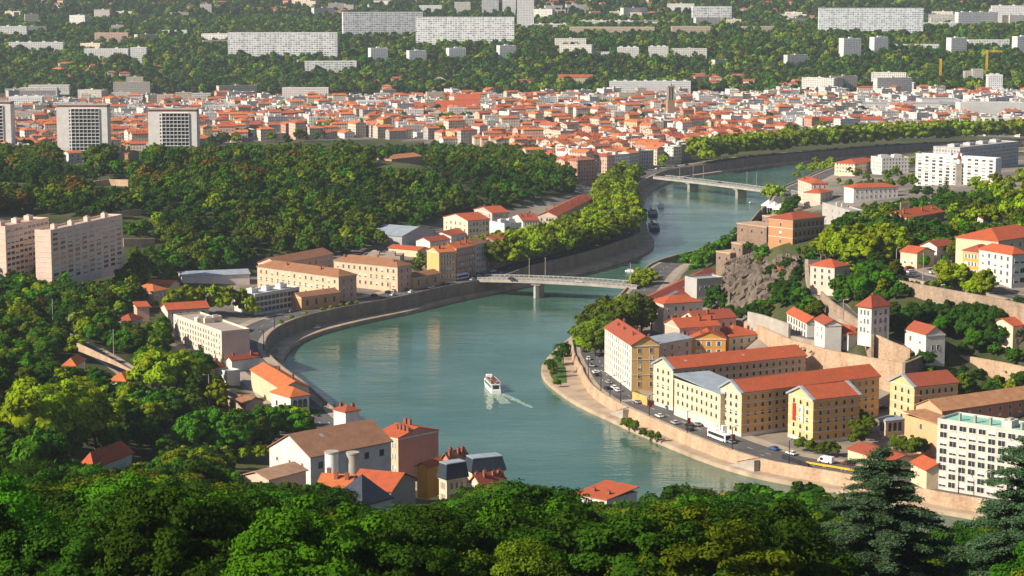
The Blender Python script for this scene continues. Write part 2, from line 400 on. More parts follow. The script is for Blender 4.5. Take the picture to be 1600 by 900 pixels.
URB = [[(330, 450), (700, 345), (905, 300), (1000, 300), (1010, 360), (800, 440), (560, 480), (420, 560), (500, 650), (640, 760), (430, 760), (400, 640), (380, 600), (260, 545), (260, 470)],
       [(890, 520), (1000, 480), (1130, 440), (1180, 490), (1240, 540), (1400, 590), (1500, 620), (1700, 700), (1700, 900), (1300, 780), (1000, 690), (850, 600)],
       TOWN, IND, [(1400, 395), (1640, 350), (1640, 460), (1400, 440)], [(1200, 280), (1330, 270), (1640, 240), (1640, 290), (1330, 330), (1220, 330)]]
nc, nrw = 300, 430
rr = np.geomspace(30, 9000, nrw); uu = np.linspace(-.62, .62, nc)
GX = uu[None, :] * (rr[:, None] + 60); GY = np.repeat(rr[:, None], nc, 1)
GZ = hz(GX.ravel(), GY.ravel()).reshape(GX.shape)
def build_terrain():
    v = np.stack([GX, GY, GZ], -1).reshape(-1, 3)
    i = np.arange((nrw - 1) * nc).reshape(nrw - 1, nc)[:, :-1].ravel()
    f = np.stack([i, i + 1, i + nc + 1, i + nc], 1)
    me = bpy.data.meshes.new('terrain'); me.from_pydata(v.tolist(), [], f.tolist())
    px, py = proj(v[:, 0], v[:, 1], v[:, 2])
    urb = np.zeros(len(v))
    for poly in URB: urb = np.maximum(urb, inside(poly, px, py))
    urb[v[:, 1] < 560] = 0
    a = me.color_attributes.new('Col', 'FLOAT_COLOR', 'POINT')
    c = np.ones((len(v), 4), np.float32); c[:, 0] = urb; c[:, 1] = urb; c[:, 2] = urb; a.data.foreach_set('color', c.ravel())
    for p in me.polygons: p.use_smooth = True
    m, N, L, b = mat('terrain', .95)
    at = nd(N, 'ShaderNodeAttribute', attribute_name='Col').outputs['Fac']
    ob = nd(N, 'ShaderNodeTexCoord').outputs['Object']
    g = mixc(N, L, ramp(N, L, noise(N, L, .02, 5, ob), .35, .65), (.028, .045, .012), (.075, .085, .025))
    g = mixc(N, L, math_(N, L, 'MULTIPLY', ramp(N, L, noise(N, L, .3, 4, ob), .45, .75), .5), g, (.12, .085, .05))
    u = mixc(N, L, ramp(N, L, noise(N, L, .03, 5, ob), .4, .6), (.13, .12, .11), (.26, .22, .18))
    L.new(mixc(N, L, at, g, u), b.inputs['Base Color'])
    me.materials.append(m)
    tag(link('terrain', me), 'wooded hills and city ground on both sides of the river', None, None, 'structure')
build_terrain()

def build_water():
    me = bpy.data.meshes.new('river_water')
    x0, x1, y0, y1 = -250, 1000, 500, 3600
    nx, ny = 60, 120
    vv = [(x0 + (x1 - x0) * i / nx, y0 + (y1 - y0) * j / ny, 0) for j in range(ny + 1) for i in range(nx + 1)]
    V = np.array(vv); keep = inside(RIV, V[:, 0], V[:, 1]) | (np.minimum(dist_line(LW, V[:, 0], V[:, 1]), dist_line(RW, V[:, 0], V[:, 1])) < 40)
    ff = []
    for j in range(ny):
        for i in range(nx):
            q = (j * (nx + 1) + i, j * (nx + 1) + i + 1, (j + 1) * (nx + 1) + i + 1, (j + 1) * (nx + 1) + i)
            if any(keep[k] for k in q): ff.append(q)
    me.from_pydata(vv, [], ff)
    m, N, L, b = mat('river_water', .12)
    b.inputs['Specular IOR Level'].default_value = .5; b.inputs['IOR'].default_value = 1.33
    ob = nd(N, 'ShaderNodeTexCoord').outputs['Object']
    big = noise(N, L, .012, 3, ob)
    L.new(mixc(N, L, ramp(N, L, big, .35, .65), (.028, .100, .072), (.072, .150, .118)), b.inputs['Base Color'])
    mp = nd(N, 'ShaderNodeMapping'); mp.inputs['Scale'].default_value = (.35, .8, 1); L.new(ob, mp.inputs[0])
    w1 = noise(N, L, .55, 3, mp.outputs[0]); w2 = noise(N, L, .11, 3, mp.outputs[0])
    h = math_(N, L, 'ADD', math_(N, L, 'MULTIPLY', w1, .35), math_(N, L, 'MULTIPLY', w2, .9))
    bp = nd(N, 'ShaderNodeBump'); bp.inputs['Strength'].default_value = .5; bp.inputs['Distance'].default_value = .8
    st = noise(N, L, .018, 4, mp.outputs[0], .7); L.new(math_(N, L, 'ADD', math_(N, L, 'MULTIPLY', ramp(N, L, st, .4, .62), .16), .05), b.inputs['Roughness'])
    L.new(math_(N, L, 'ADD', math_(N, L, 'MULTIPLY', ramp(N, L, st, .35, .7), .5), .25), bp.inputs['Strength'])
    L.new(h, bp.inputs['Height']); L.new(bp.outputs[0], b.inputs['Normal'])
    me.materials.append(m)
    tag(link('river_water', me), 'teal green river bending through the city', None, None, 'structure')
build_water()

# ------------------------------------------------------------------ quays: swept cross-sections
def normals(pl, side):
    t = np.gradient(pl, axis=0); t /= np.linalg.norm(t, axis=1)[:, None] + 1e-9
    n = np.stack([t[:, 1], -t[:, 0]], 1) * side
    for _ in range(6): n[1:-1] = (n[:-2] + n[1:-1] + n[2:]) / 3
    return n / np.linalg.norm(n, axis=1)[:, None]
def sweep(name, pl, nrm, prof, m, label=None, cat=None, kind=None, i0=0, i1=None, parent=None):
    # prof: list of (offset, z); offset may be an array along the line
    i1 = len(pl) if i1 is None else i1; b = MB()
    col = []
    for off, z in prof:
        o = off[i0:i1, None] if isinstance(off, np.ndarray) else off
        q = pl[i0:i1] + nrm[i0:i1] * o
        col.append(np.column_stack([q, (z[i0:i1] if isinstance(z, np.ndarray) else np.full(len(q), z))]))
    n = len(col[0]); side = 1
    v = np.concatenate(col); f = []
    for k in range(len(prof) - 1):
        for j in range(n - 1):
            f.append((k * n + j, k * n + j + 1, (k + 1) * n + j + 1, (k + 1) * n + j))
    me = bpy.data.meshes.new(name); me.from_pydata(v.tolist(), [], f); me.materials.append(m)
    o = link(name, me, parent); tag(o, label, cat, None, kind); return o
def near_idx(pl, px, py, z=0):
    q = P(px, py, z); return int(np.argmin(np.hypot(pl[:, 0] - q[0], pl[:, 1] - q[1])))
LN = normals(LW, -1); RN = normals(RW, 1)
# make sure the normals point away from the river
if inside(RIV, *(np.array([v]) for v in (LW[len(LW) // 2] + LN[len(LN) // 2] * 6)))[0]: LN = -LN
if inside(RIV, *(np.array([v]) for v in (RW[len(RW) // 3] + RN[len(RN) // 3] * 6)))[0]: RN = -RN
def widths(pl, keys):
    idx = [near_idx(pl, *k[0]) for k in keys]; o = np.argsort(idx)
    w = np.interp(np.arange(len(pl)), np.array(idx)[o], np.array([k[1] for k in keys])[o])
    return w
lwL = widths(LW, [((463, 600), 6), ((445, 560), 8), ((500, 524), 9), ((640, 491), 6), ((760, 462), 3.0), ((805, 452), 3.0), ((860, 440), 12), ((1000, 400), 14), ((1020, 384), 9), ((1010, 340), 7), ((1060, 281), 8), ((1300, 251), 9)])
lwR = widths(RW, [((1300, 770), 5), ((1120, 730), 5), ((950, 658), 6), ((880, 622), 11), ((850, 595), 16), ((846, 578), 15), ((870, 550), 7), ((905, 520), 5), ((1000, 440), 4), ((1300, 272), 4)])
lvL = np.full(len(LW), 7.9); lvR = 7.9 - 3.0 * np.clip((1130 - RW[:, 1]) / 150, 0, 1)
for nm, pl, n, w, wm, tl, lv, pz in (('left', LW, LN, lwL, M['wall_grey'], 'left bank', lvL, 2.0), ('right', RW, RN, lwR, M['wall_pink'], 'right bank', lvR, 1.5)):
    sweep('lower_quay_path', pl, n, [(0.0, -4), (0.0, pz - .1), (.8, pz), (w, pz)], M['quay'], 'stone towpath at the water edge of the ' + tl, None, 'structure')
    sweep('quay_wall', pl, n, [(w, pz - .5), (w + .5, lv + 1.05), (w + 1.1, lv + 1.05), (w + 1.1, lv)], wm,
          'tall ' + ('dark grey' if nm == 'left' else 'pale pink') + ' stone quay wall with parapet along the ' + tl, 'wall')
    segs = ((0, None),) if nm == 'left' else ((0, near_idx(RW, 1026, 427)), (near_idx(RW, 1186, 338), None))
    for i0_, i1_ in segs:
     sweep('pavement', pl, n, [(w + 1.1, lv + .12), (w + 4.2, lv + .12), (w + 4.2, lv - .3)], M['pave'], 'pale pavement behind the parapet on the ' + tl, None, 'structure', i0_, i1_)
     sweep('quay_road', pl, n, [(w + 4.2, lv + .02), (w + 17.5, lv + .02)], M['asphalt'], 'grey two way road along the ' + tl, None, 'structure', i0_, i1_)
     sweep('far_pavement', pl, n, [(w + 17.5, lv - .3), (w + 17.5, lv + .13), (w + 22.5, lv + .13), (w + 26, lv - .6)], M['pave'], 'pavement along the buildings of the ' + tl, None, 'structure', i0_, i1_)
    b = MB()
    for lane, gap in ((w + 10.8, 2), (w + 7.4, 4)):
        q = pl + n * lane[:, None]
        for j in range(2, len(q) - 2, gap):
            if nm == 'right' and segs[0][1] <= j + 1 and j < segs[1][0]: continue
            a, c = q[j], q[j] + (q[j + 1] - q[j]) * (.6 if gap == 2 else .35)
            nn = n[j] * .12
            b.face([(a[0] - nn[0], a[1] - nn[1], lv[j] + .026), (c[0] - nn[0], c[1] - nn[1], lv[j] + .026), (c[0] + nn[0], c[1] + nn[1], lv[j] + .026), (a[0] + nn[0], a[1] + nn[1], lv[j] + .026)])
    tag(b.build('road_marking', [M['mark']]), 'white lane dashes on the ' + tl + ' road', None, None, 'structure')
def bank_frame(pl, n, w, px, py, off, z=7.95):
    # point on the quay nearest a pixel, at its real offset behind the wall; and heading along the bank
    if pl is RW and z > 4: z0 = z; z = z - 3.0 * min(max((py - 465) / 45, 0), 1)
    i = near_idx(pl + n * (w + off)[:, None], px, py, z)
    if pl is RW and z > 4: z = z0 - 7.9 + lvR[i]
    q = pl[i] + n[i] * (w[i] + off); t = pl[min(i + 1, len(pl) - 1)] - pl[max(i - 1, 0)]
    return (q[0], q[1], z), math.atan2(t[1], t[0])
# ------------------------------------------------------------------ buildings
CREAM = (.72, .58, .39); WHITE = (.73, .71, .67); OCHRE = (.70, .42, .14); ORANGE = (.78, .36, .05); PINK = (.72, .43, .32); SALMON = (.62, .26, .17)
GREY = (.46, .44, .41); LPINK = (.76, .57, .46); BEIGE = (.60, .48, .35); BROWN = (.42, .27, .17)
RT = (.50, .085, .028); RT2 = (.62, .16, .045); RTD = (.34, .055, .030); RBR = (.30, .15, .08); RLT = (.50, .26, .13); ZN = (.42, .46, .50)
FOOT = []
_wm = {}
def window_mesh(w, h, style):
    k = (round(w, 1), round(h, 1), style)
    if k in _wm: return _wm[k]
    b = MB(); w, h = k[0], k[1]; t = .14; dp = .10
    if style[0] == 'a':
        n = 6; arc = [(w / 2 * math.cos(math.pi * i / n), h - w / 2 + w / 2 * math.sin(math.pi * i / n)) for i in range(n + 1)]
        out = [((w / 2 + t) * math.cos(math.pi * i / n), h - w / 2 + (w / 2 + t) * math.sin(math.pi * i / n)) for i in range(n + 1)]
        pane = [(-w / 2, 0), (w / 2, 0)] + arc
        b.face([(x, -.02, z) for x, z in pane], 1)
        A = [(w / 2, 0)] + arc + [(-w / 2, 0)]; B = [(w / 2 + t, 0)] + out + [(-w / 2 - t, 0)]
        for i in range(len(A) - 1):
            b.face([(A[i][0], -dp, A[i][1]), (B[i][0], -dp, B[i][1]), (B[i + 1][0], -dp, B[i + 1][1]), (A[i + 1][0], -dp, A[i + 1][1])])
            b.face([(A[i][0], -dp, A[i][1]), (A[i + 1][0], -dp, A[i + 1][1]), (A[i + 1][0], 0, A[i + 1][1]), (A[i][0], 0, A[i][1])])
        b.box(-w / 2 - t, w / 2 + t, -dp - .06, 0, -.18, 0)
    else:
        pm = 2 if style.endswith('x') else 1
        b.face([(-w / 2, -.02, 0), (w / 2, -.02, 0), (w / 2, -.02, h), (-w / 2, -.02, h)], 1)
        if pm == 2: b.face([(-w / 2, -.04, h * .35), (w / 2, -.04, h * .35), (w / 2, -.04, h), (-w / 2, -.04, h)], 2)
        b.box(-w / 2 - t, -w / 2, -dp, 0, 0, h); b.box(w / 2, w / 2 + t, -dp, 0, 0, h)
        b.box(-w / 2 - t, w / 2 + t, -dp, 0, h, h + t); b.box(-w / 2 - t, w / 2 + t, -dp - .06, 0, -.16, 0)
        b.box(-.04, .04, -.05, 0, 0, h)
        if style[0] == 's':
            b.box(-w / 2 - t - w * .5, -w / 2 - t, -.07, 0, 0, h, 2); b.box(w / 2 + t, w / 2 + t + w * .5, -.07, 0, 0, h, 2)
    me = b.mesh('window', [M['frame'] if style[0] != 'd' else M['framed'], M['glass'], M['shade']])
    _wm[k] = me; return me
def add_windows(root, length, axis, spec, h, z0=0.0, other=0.0):
    cols, rows, st = spec[:3]; opt = spec[3] if len(spec) > 3 else {}
    m = opt.get('m', .8); lo = opt.get('lo', 0.9); top = opt.get('top', .5); skip = opt.get('skip', ())
    fh = (h - lo - top) / rows; sp = (length - 2 * m) / cols
    ww = opt.get('w', min(1.2, sp * .42)); hh = opt.get('h', min(2.0, fh * .56))
    for r in range(rows):
        for c in range(cols):
            if (c, r) in skip: continue
            u = m + sp * (c + .5); z = z0 + lo + fh * (r + .2)
            s2 = st
            if (st[0] == 'b' and rnd.random() < .4) or (st[0] in 'rs' and rnd.random() < .22): s2 = st + 'x'
            o = link('window', window_mesh(ww, hh, s2), root)
            if axis == 'x': o.location = (u, 0, z)
            else: o.location = (0, length - u, z); o.rotation_euler = (0, 0, -math.pi / 2)
def roof_mesh(W, D, h, kind, rh, ov, ridge, col, mi=0, th=.28):
    b = MB(); x0, x1, y0, y1 = -ov, W + ov, -ov, D + ov
    def plane(pts):
        a = Vector(pts[0]); e = (Vector(pts[1]) - a); e.z = 0; e = e.normalized() if e.length > 0 else Vector((1, 0, 0))
        uv = [((Vector(p) - a).dot(e), (Vector(p) - a - e * (Vector(p) - a).dot(e)).length) for p in pts]
        b.slabpoly(pts, th, mi, col, uv)
    zt = h + rh + th; ze = h + th * .6
    if kind == 'gable':
        if ridge == 'x':
            ym = D / 2
            plane([(x0, y0, ze), (x1, y0, ze), (x1, ym, zt), (x0, ym, zt)]); plane([(x1, y1, ze), (x0, y1, ze), (x0, ym, zt), (x1, ym, zt)])
        else:
            xm = W / 2
            plane([(x1, y0, ze), (x1, y1, ze), (xm, y1, zt), (xm, y0, zt)]); plane([(x0, y1, ze), (x0, y0, ze), (xm, y0, zt), (xm, y1, zt)])
    elif kind == 'hip':
        if W >= D:
            k = (y1 - y0) / 2; a, c = (x0 + k, (y0 + y1) / 2, zt), (x1 - k, (y0 + y1) / 2, zt)
            if x1 - x0 - 2 * k < .5: a = c = ((x0 + x1) / 2, (y0 + y1) / 2, zt)
            plane([(x0, y0, ze), (x1, y0, ze), c, a]); plane([(x1, y1, ze), (x0, y1, ze), a, c])
            plane([(x1, y0, ze), (x1, y1, ze), c]); plane([(x0, y1, ze), (x0, y0, ze), a])
        else:
            k = (x1 - x0) / 2; a, c = ((x0 + x1) / 2, y0 + k, zt), ((x0 + x1) / 2, y1 - k, zt)
            plane([(x1, y0, ze), (x1, y1, ze), c, a]); plane([(x0, y1, ze), (x0, y0, ze), a, c])
            plane([(x0, y0, ze), (x1, y0, ze), a]); plane([(x1, y1, ze), (x0, y1, ze), c])
    elif kind == 'mono':
        plane([(x0, y0, ze), (x1, y0, ze), (x1, y1, zt), (x0, y1, zt)])
    elif kind == 'mansard':
        i = min(W, D) * .16; z2 = h + rh * .8
        A = [(x0, y0), (x1, y0), (x1, y1), (x0, y1)]; B = [(x0 + i, y0 + i), (x1 - i, y0 + i), (x1 - i, y1 - i), (x0 + i, y1 - i)]
        for q in range(4): plane([(*A[q], ze), (*A[(q + 1) % 4], ze), (*B[(q + 1) % 4], z2), (*B[q], z2)])
        b.box(x0 + i - .1, x1 - i + .1, y0 + i - .1, y1 - i + .1, z2, z2 + .3, 1, col)
    return b
def chimney_mesh(hh=1.8):
    k = ('c', hh)
    if k in _wm: return _wm[k]
    b = MB(); b.box(-.55, .55, -.35, .35, 0, hh); b.box(-.65, .65, -.45, .45, hh, hh + .18)
    for x in (-.3, .0, .3): b.cyl(x, 0, .1, .09, hh + .18, hh + .65, 6)
    _wm[k] = b.mesh('chimney', [M['brick']]); return _wm[k]
def roof_z(x, y, W, D, kind, rh, ridge):
    if kind == 'gable': return rh * (1 - abs(y - D / 2) / (D / 2)) if ridge == 'x' else rh * (1 - abs(x - W / 2) / (W / 2))
    if kind == 'hip':
        k = min(W, D) / 2; return rh * min(1, min(x, W - x, y, D - y) / k)
    return 0
def make(name, cat, label, org, rz, W, D, h, roof='gable', ridge='x', rh=3.0, wall=CREAM, wallx=None, roofc=RT, wl=None, wr=None, chim=0, group=None,
         wm='wall', corn=True, ov=.55, gutter=None, courses=0, rmat=None, boxes=0, bury=4.0, base=None):
    root = empty(name, org, rz, label, cat, group)
    b = MB(); wallx = wallx or wall
    def wl_(a, c, col): b.wall(a, c, -bury if wm == 'wall' else 0, h, 0, col, rnd.random() * 2 + .3 if wm != 'wall' else 0)
    wl_((0, 0), (W, 0), wallx); wl_((W, 0), (W, D), wall); wl_((W, D), (0, D), wallx); wl_((0, D), (0, 0), wall)
    if wm != 'wall':
        for a, c in (((0, 0), (W, 0)), ((W, 0), (W, D)), ((W, D), (0, D)), ((0, D), (0, 0))): b.wall(a, c, -bury, 0, 1, wall)
    if roof == 'gable':
        if ridge == 'x':
            b.face([(0, D, h), (0, 0, h), (0, D / 2, h + rh)], 1, wall); b.face([(W, 0, h), (W, D, h), (W, D / 2, h + rh)], 1, wall)
        else:
            b.face([(0, 0, h), (W, 0, h), (W / 2, 0, h + rh)], 1, wallx); b.face([(W, D, h), (0, D, h), (W / 2, D, h + rh)], 1, wallx)
    b.build('wall', [M[wm], M['wall']], root)
    if roof == 'flat':
        r = MB(); t = .35
        r.box(.02, W - .02, .02, D - .02, h - .3, h + .05, 0, roofc)
        for a in ((0, W, 0, t), (0, W, D - t, D), (0, t, t, D - t), (W - t, W, t, D - t)): r.box(*a, h + .01, h + .8, 1, wall)
        ro = r.build('roof', [M['wall'] if rmat is None else rmat, M['wall']], root)
        for i in range(boxes):
            q = MB(); s = min(W, D) * .18; cx = W * (i + .6) / (boxes + .2) + rnd.uniform(-1, 1); q.box(-s, s, -s * .7, s * .7, 0, 2.4, 0, wall)
            q.box(-s * .6, s * .4, -s * .3, s * .3, 2.4, 2.9, 0, GREY)
            qo = q.build('roof_housing', [M['wall']], ro); qo.location = (min(max(cx, s + .5), W - s - .5), D * rnd.uniform(.45, .6), h + .06)
    else:
        r = roof_mesh(W, D, h, roof, rh, ov, ridge, roofc)
        ro = r.build('roof', [rmat or M['roof'], M['zinc']], root)
        n = chim
        for i in range(n):
            along = (i + .5 + rnd.uniform(-.2, .2)) / n
            if ridge == 'x' : x, y = W * along, D * (.5 + rnd.choice((-.22, .18)))
            else: x, y = W * (.5 + rnd.choice((-.22, .18))), D * along
            c = link('chimney', chimney_mesh(rnd.choice((1.5, 2.0))), ro); c.location = (x, y, h + roof_z(x, y, W, D, roof, rh, ridge) - .1)
            if ridge != 'x': c.rotation_euler = (0, 0, math.pi / 2)
    if gutter is not None:     # pale raking border of a gable end facing x=0
        g = MB(); ym = D / 2
        for s in (-1, 1):
            for xx in ((-ov - .25, .55),) if gutter == 1 else ((-ov - .25, .55), (W - .55, W + ov + .25)):
                pts = [(xx[0], ym + s * (ym + ov + .15), h + .25), (xx[1], ym + s * (ym + ov + .15), h + .25), (xx[1], ym, h + rh + .55), (xx[0], ym, h + rh + .55)]
                g.slabpoly(pts if s < 0 else [pts[1], pts[0], pts[3], pts[2]], .7, 0)
        g.build('gable_coping', [M['zinc']], root)
    if corn:
        g = MB(); e = .22; z0, z1 = h - .55, h - .1
        for a in ((-e, W + e, -e, -.003), (-e, W + e, D + .003, D + e), (-e, -.003, 0, D), (W + .003, W + e, 0, D)): g.box(*a, z0, z1)
        g.build('cornice', [M['frame']], root)
    for k in range(courses):
        z = h * (k + 1) / (courses + 1) + .1; g = MB(); e = .12
        for a in ((-e, W + e, -e, -.004), (-e, -.004, 0, D)): g.box(*a, z, z + .28)
        g.build('string_course', [M['frame']], root)
    if base:
        g = MB()
        for a in ((-.1, W + .1, -.1, -.005), (-.1, -.005, 0, D)): g.box(*a, 0, base)
        g.build('plinth', [M['frame']], root)
    if wl: add_windows(root, D, 'y', wl, h)
    if wr: add_windows(root, W, 'x', wr, h)
    ca, sa = math.cos(rz), math.sin(rz)
    FOOT.append([(org[0] + x * ca - y * sa, org[1] + x * sa + y * ca) for x, y in ((-2, -2), (W + 2, -2), (W + 2, D + 2), (-2, D + 2))])
    return root
def B(name, cat, label, L, Fc, R, zb, h, main='L', **k):
    if zb is None:      # stand it on the ground found under its front corner
        zs = np.linspace(5, 75, 281); q = np.array([P(*Fc, z + h) for z in zs]); zb = float(zs[np.argmin(np.abs(hz(q[:, 0], q[:, 1] + 3) - zs))])
    ze = zb + h; f = np.array(P(*Fc, ze))
    def solve(a, e, px):
        q = P(px, Fc[1], ze); r = q[0] / q[1]
        return (r * a[1] - a[0]) / (e[0] - r * e[1])
    if main == 'L':
        l = np.array(P(*L, ze)) - f; D = np.linalg.norm(l); yd = l / D; xd = np.array((yd[1], -yd[0]))
        W = R if isinstance(R, (int, float)) else solve(f, xd, R[0])
    else:
        r = np.array(P(*R, ze)) - f; W = np.linalg.norm(r); xd = r / W; yd = np.array((-xd[1], xd[0]))
        D = L if isinstance(L, (int, float)) else solve(f, yd, L[0])
    W = k.pop('W', W); D = k.pop('D', D)
    W = min(max(abs(W), 4), 260); D = min(max(abs(D), 4), 160)
    k.pop('v', 0); g_ = hz([f[0], f[0] + xd[0] * W], [f[1], f[1] + xd[1] * W])
    if abs(g_[0] - zb) > 2.5 or abs(g_[1] - zb) > 4: print('GND', label, 'zb', round(zb, 1), 'ground', g_.round(1), 'F', Fc)
    return make(name, cat, label, (f[0], f[1], zb), math.atan2(xd[1], xd[0]), W, D, h, **k)

AW = ('a',)
# -- right bank: the former barracks by the river
B('barracks_wing', 'building', 'long orange barracks wing behind the grey roofed one, red gable roof', (1021, 569), (1052, 577), (1259, 556), 5, 16.5, 'R', rh=3.4, wall=CREAM, wallx=(.66, .40, .22),
  roofc=RT, wl=(3, 5, 'a', {'m': 1.5}), wr=(19, 5, 'a', {'m': 1.5}), gutter=1, courses=3, base=1.2, v=1)
B('barracks_wing', 'building', 'low cream barracks front with grey zinc roof and arched blue gate', (1054, 591), (1126, 616), 15.0, 5, 14.5, 'L', roof='mono', rh=1.5, wall=CREAM, roofc=ZN, rmat=M['zinc'],
  wl=(9, 4, 'a', {'m': 1.2}), courses=3, base=3.2, v=1)
B('barracks_wing', 'building', 'longest orange barracks wing with red roof reaching back to the rock', (1126, 604), (1159, 614), (1374, 588), 5, 16.5, 'R', rh=3.6, wall=CREAM, wallx=(.74, .42, .13),
  roofc=RT, wl=(3, 5, 'a', {'m': 1.5}), wr=(19, 5, 'a', {'m': 1.5}), gutter=1, courses=3, base=1.2, v=1)
pav = B('barracks_pavilion', 'building', 'square ochre pavilion with red roof and red and grey banners on its gable', (1232, 615), (1271, 625), (1343, 617), 5, 16.5, 'R', rh=3.6, wall=(.76, .52, .24), wallx=(.74, .40, .11),
  roofc=RT, wl=(3, 5, 'a', {'m': 1.5}), wr=(5, 5, 'a', {'m': 1.5}), gutter=2, courses=3, base=1.2, v=1)
for nm, y, c in (('banner', 11.5, M['red']), ('banner', 6.5, M['shade'])):
    b = MB(); b.box(-.35, -.2, -.9, .9, 0, 6.5); o = b.build(nm, [c], pav); o.location = (0, y, 7)
B('barracks_pavilion', 'building', 'yellow gabled building with red roof left of the stone retaining wall end', (1391, 594), (1429, 605), (1497, 598), 5, 15, 'R', rh=3.6, wall=(.76, .52, .24), wallx=(.74, .46, .18),
  roofc=RTD, wl=(3, 4, 'a', {'m': 1.5}), wr=(6, 4, 'a', {'m': 1.5}), gutter=1, courses=3, v=1)
B('gatehouse', 'building', 'small cream gatehouse with grey roof and arched openings', (1374, 652), (1384, 658), (1413, 655), 5, 6, 'R', roof='hip', rh=1.2, wall=CREAM, roofc=GREY, rmat=M['zinc'], wr=(3, 1, 'a', {'h': 3.4, 'w': 1.5}), wl=(2, 1, 'a', {'h': 3.4, 'w': 1.5}))
B('storehouse', 'building', 'long salmon building with worn pale tile roof behind the grey slab', (1431, 634), (1472, 643), (1650, 617), 5, 13, 'R', rh=3.2, wall=(.74, .40, .24), wallx=SALMON, roofc=RLT, wl=(1, 1, 'r', {'lo': 8}), wr=(11, 2, 'r', {'lo': 7}), corn=False, v=1)
B('storehouse', 'building', 'blank orange block in front of the salmon building', (1414, 648), (1465, 662), 9.0, 5, 12.5, 'L', roof='mono', rh=1.0, wall=(.80, .42, .22), roofc=RLT, wl=(1, 1, 'r', {'lo': 8}), corn=False)
slab = B('apartment_block', 'building', 'grey grid fronted apartment slab with mint green flat roof', (1465, 657), (1655, 685), 14.0, 5, 23, 'L', roof='flat', wall=(.62, .58, .53), rmat=M['mint'],
  wl=(12, 8, 'b', {'w': 2.5, 'h': 1.8, 'm': .6, 'lo': .5, 'top': .4}), corn=False, boxes=1, courses=7, v=1)
for i in range(7):
    b = MB(); b.box(-.5, .5, -.35, .35, 0, 2.2); b.box(-.6, .6, -.45, .45, 2.2, 2.4); o = b.build('vent_stack', [M['concrete']], slab); o.location = (4.5, 4 + i * 5.6, 23.06)
B('shed', 'building', 'low dark red roofed shed behind the quay fence', (1325, 701), (1392, 722), 12.0, 5, 4, 'L', ridge='y', rh=1.6, wall=CREAM, roofc=RTD, corn=False)
B('shed', 'building', 'cream gabled shed with red roof beside the grey slab', (1430, 726), (1448, 735), (1466, 722), 5, 6.5, 'L', ridge='y', rh=2.2, W=9, D=12, wall=CREAM, roofc=RT, corn=False)
# -- right bank: the corner block
B('corner_apartments', 'building', 'tall riverside block, white front and ochre side, red roof with chimneys', (945, 512), (987, 540), (1030, 533), 5, 19, 'L', ridge='y', rh=3.6, wall=(.80, .75, .66), wallx=(.72, .45, .16), roofc=RTD,
  wl=(12, 6, 'r', {'h': 2.1}), wr=(2, 5, 'r'), chim=6, courses=2, v=1)
B('apartment_house', 'building', 'pink house with grey glazed top floor between white block and orange gable', (1027, 533), (1031, 537), (1081, 528), 5, 16, 'R', roof='mono', rh=1.2, wall=(.70, .50, .40), roofc=ZN, rmat=M['zinc'], D=9,
  wr=(4, 4, 'r'), v=1)
B('apartment_house', 'building', 'deep orange gabled house beside the red roofed corner houses', (1079, 527), (1081, 529), (1134, 529), 5, 15.5, 'R', ridge='y', rh=3, wall=ORANGE, roofc=RT, D=16, wr=(3, 4, 's'), chim=4, v=1)
B('apartment_house', 'building', 'cream house with red hipped roof and skylights above the barracks', (1128, 523), (1139, 527), (1190, 522), 5, 14, 'R', roof='hip', rh=3.4, wall=(.76, .62, .42), roofc=RT, D=17, wr=(4, 4, 's'), chim=2, v=1)
B('apartment_house', 'building', 'red roofed house with many chimneys behind the orange gable', (1055, 508), (1062, 513), (1125, 509), 9, 15, 'R', roof='gable', rh=3.2, wall=PINK, roofc=RT, D=15, wr=(5, 4, 's'), chim=6)
B('apartment_house', 'building', 'pale red roofed house at the back of the corner block, nearest the mansion', (1080, 498), (1088, 501), (1150, 496), 10, 14, 'R', roof='gable', rh=3.0, wall=LPINK, roofc=RTD, D=13, wr=(5, 3, 's'), chim=4)
B('mansion', 'building', 'pale pink mansion with red hipped roof and two rows of windows', (1029, 472), (1037, 475), (1098, 471), 9, 11, 'R', roof='hip', rh=2.6, wall=LPINK, roofc=RT, D=14, wr=(5, 2, 'r', {'lo': 2.6}), v=1)
hall = B('market_hall', 'building', 'big dark red shed roof with long skylight strips by the near bridge', (982, 470), (1042, 480), (1135, 433), 5, 9, 'R', ridge='x', rh=4.5, wall=LPINK, roofc=(.36, .05, .035), corn=False, v=1)
B('concrete_block', 'building', 'plain grey concrete block beside the red shed roof and cliff', (1086, 436), (1089, 438), (1132, 435), 10, 13, 'R', roof='flat', wall=(.44, .44, .43), roofc=(.34, .36, .38), D=12, wr=(5, 2, 'b'), corn=False)
# -- right hillside
B('terraced_house', 'house', 'white house row with red roof and tall dark windows beside the sloping street', (1230, 489), (1261, 505), (1281, 499), None, 8, 'L', ridge='y', rh=2.4, wall=WHITE, roofc=RT, wl=(7, 2, 'd', {'h': 2.2, 'w': 1.3}), v=1)
B('house', 'house', 'white house with two stepped red roofs at the street bend', (1274, 510), (1326, 522), 9.0, None, 6, 'L', roof='hip', rh=2.4, wall=WHITE, roofc=RT, wl=(7, 1, 'r', {'lo': 2}), v=1)
B('house', 'house', 'small white annex with red roof behind the stepped roofs', (1273, 499), (1289, 508), 7.0, 25, 8, 'L', roof='gable', ridge='y', rh=2, wall=WHITE, roofc=RTD, wl=(2, 2, 'r'))
B('villa', 'house', 'tall white villa with steep red hipped roof above the sloping street', (1341, 475), (1362, 481), (1390, 477), 30, 12, 'R', roof='hip', rh=4.2, wall=WHITE, roofc=RTD, wl=(3, 3, 'r'), wr=(3, 3, 'r'), chim=1, v=1, ov=.9)
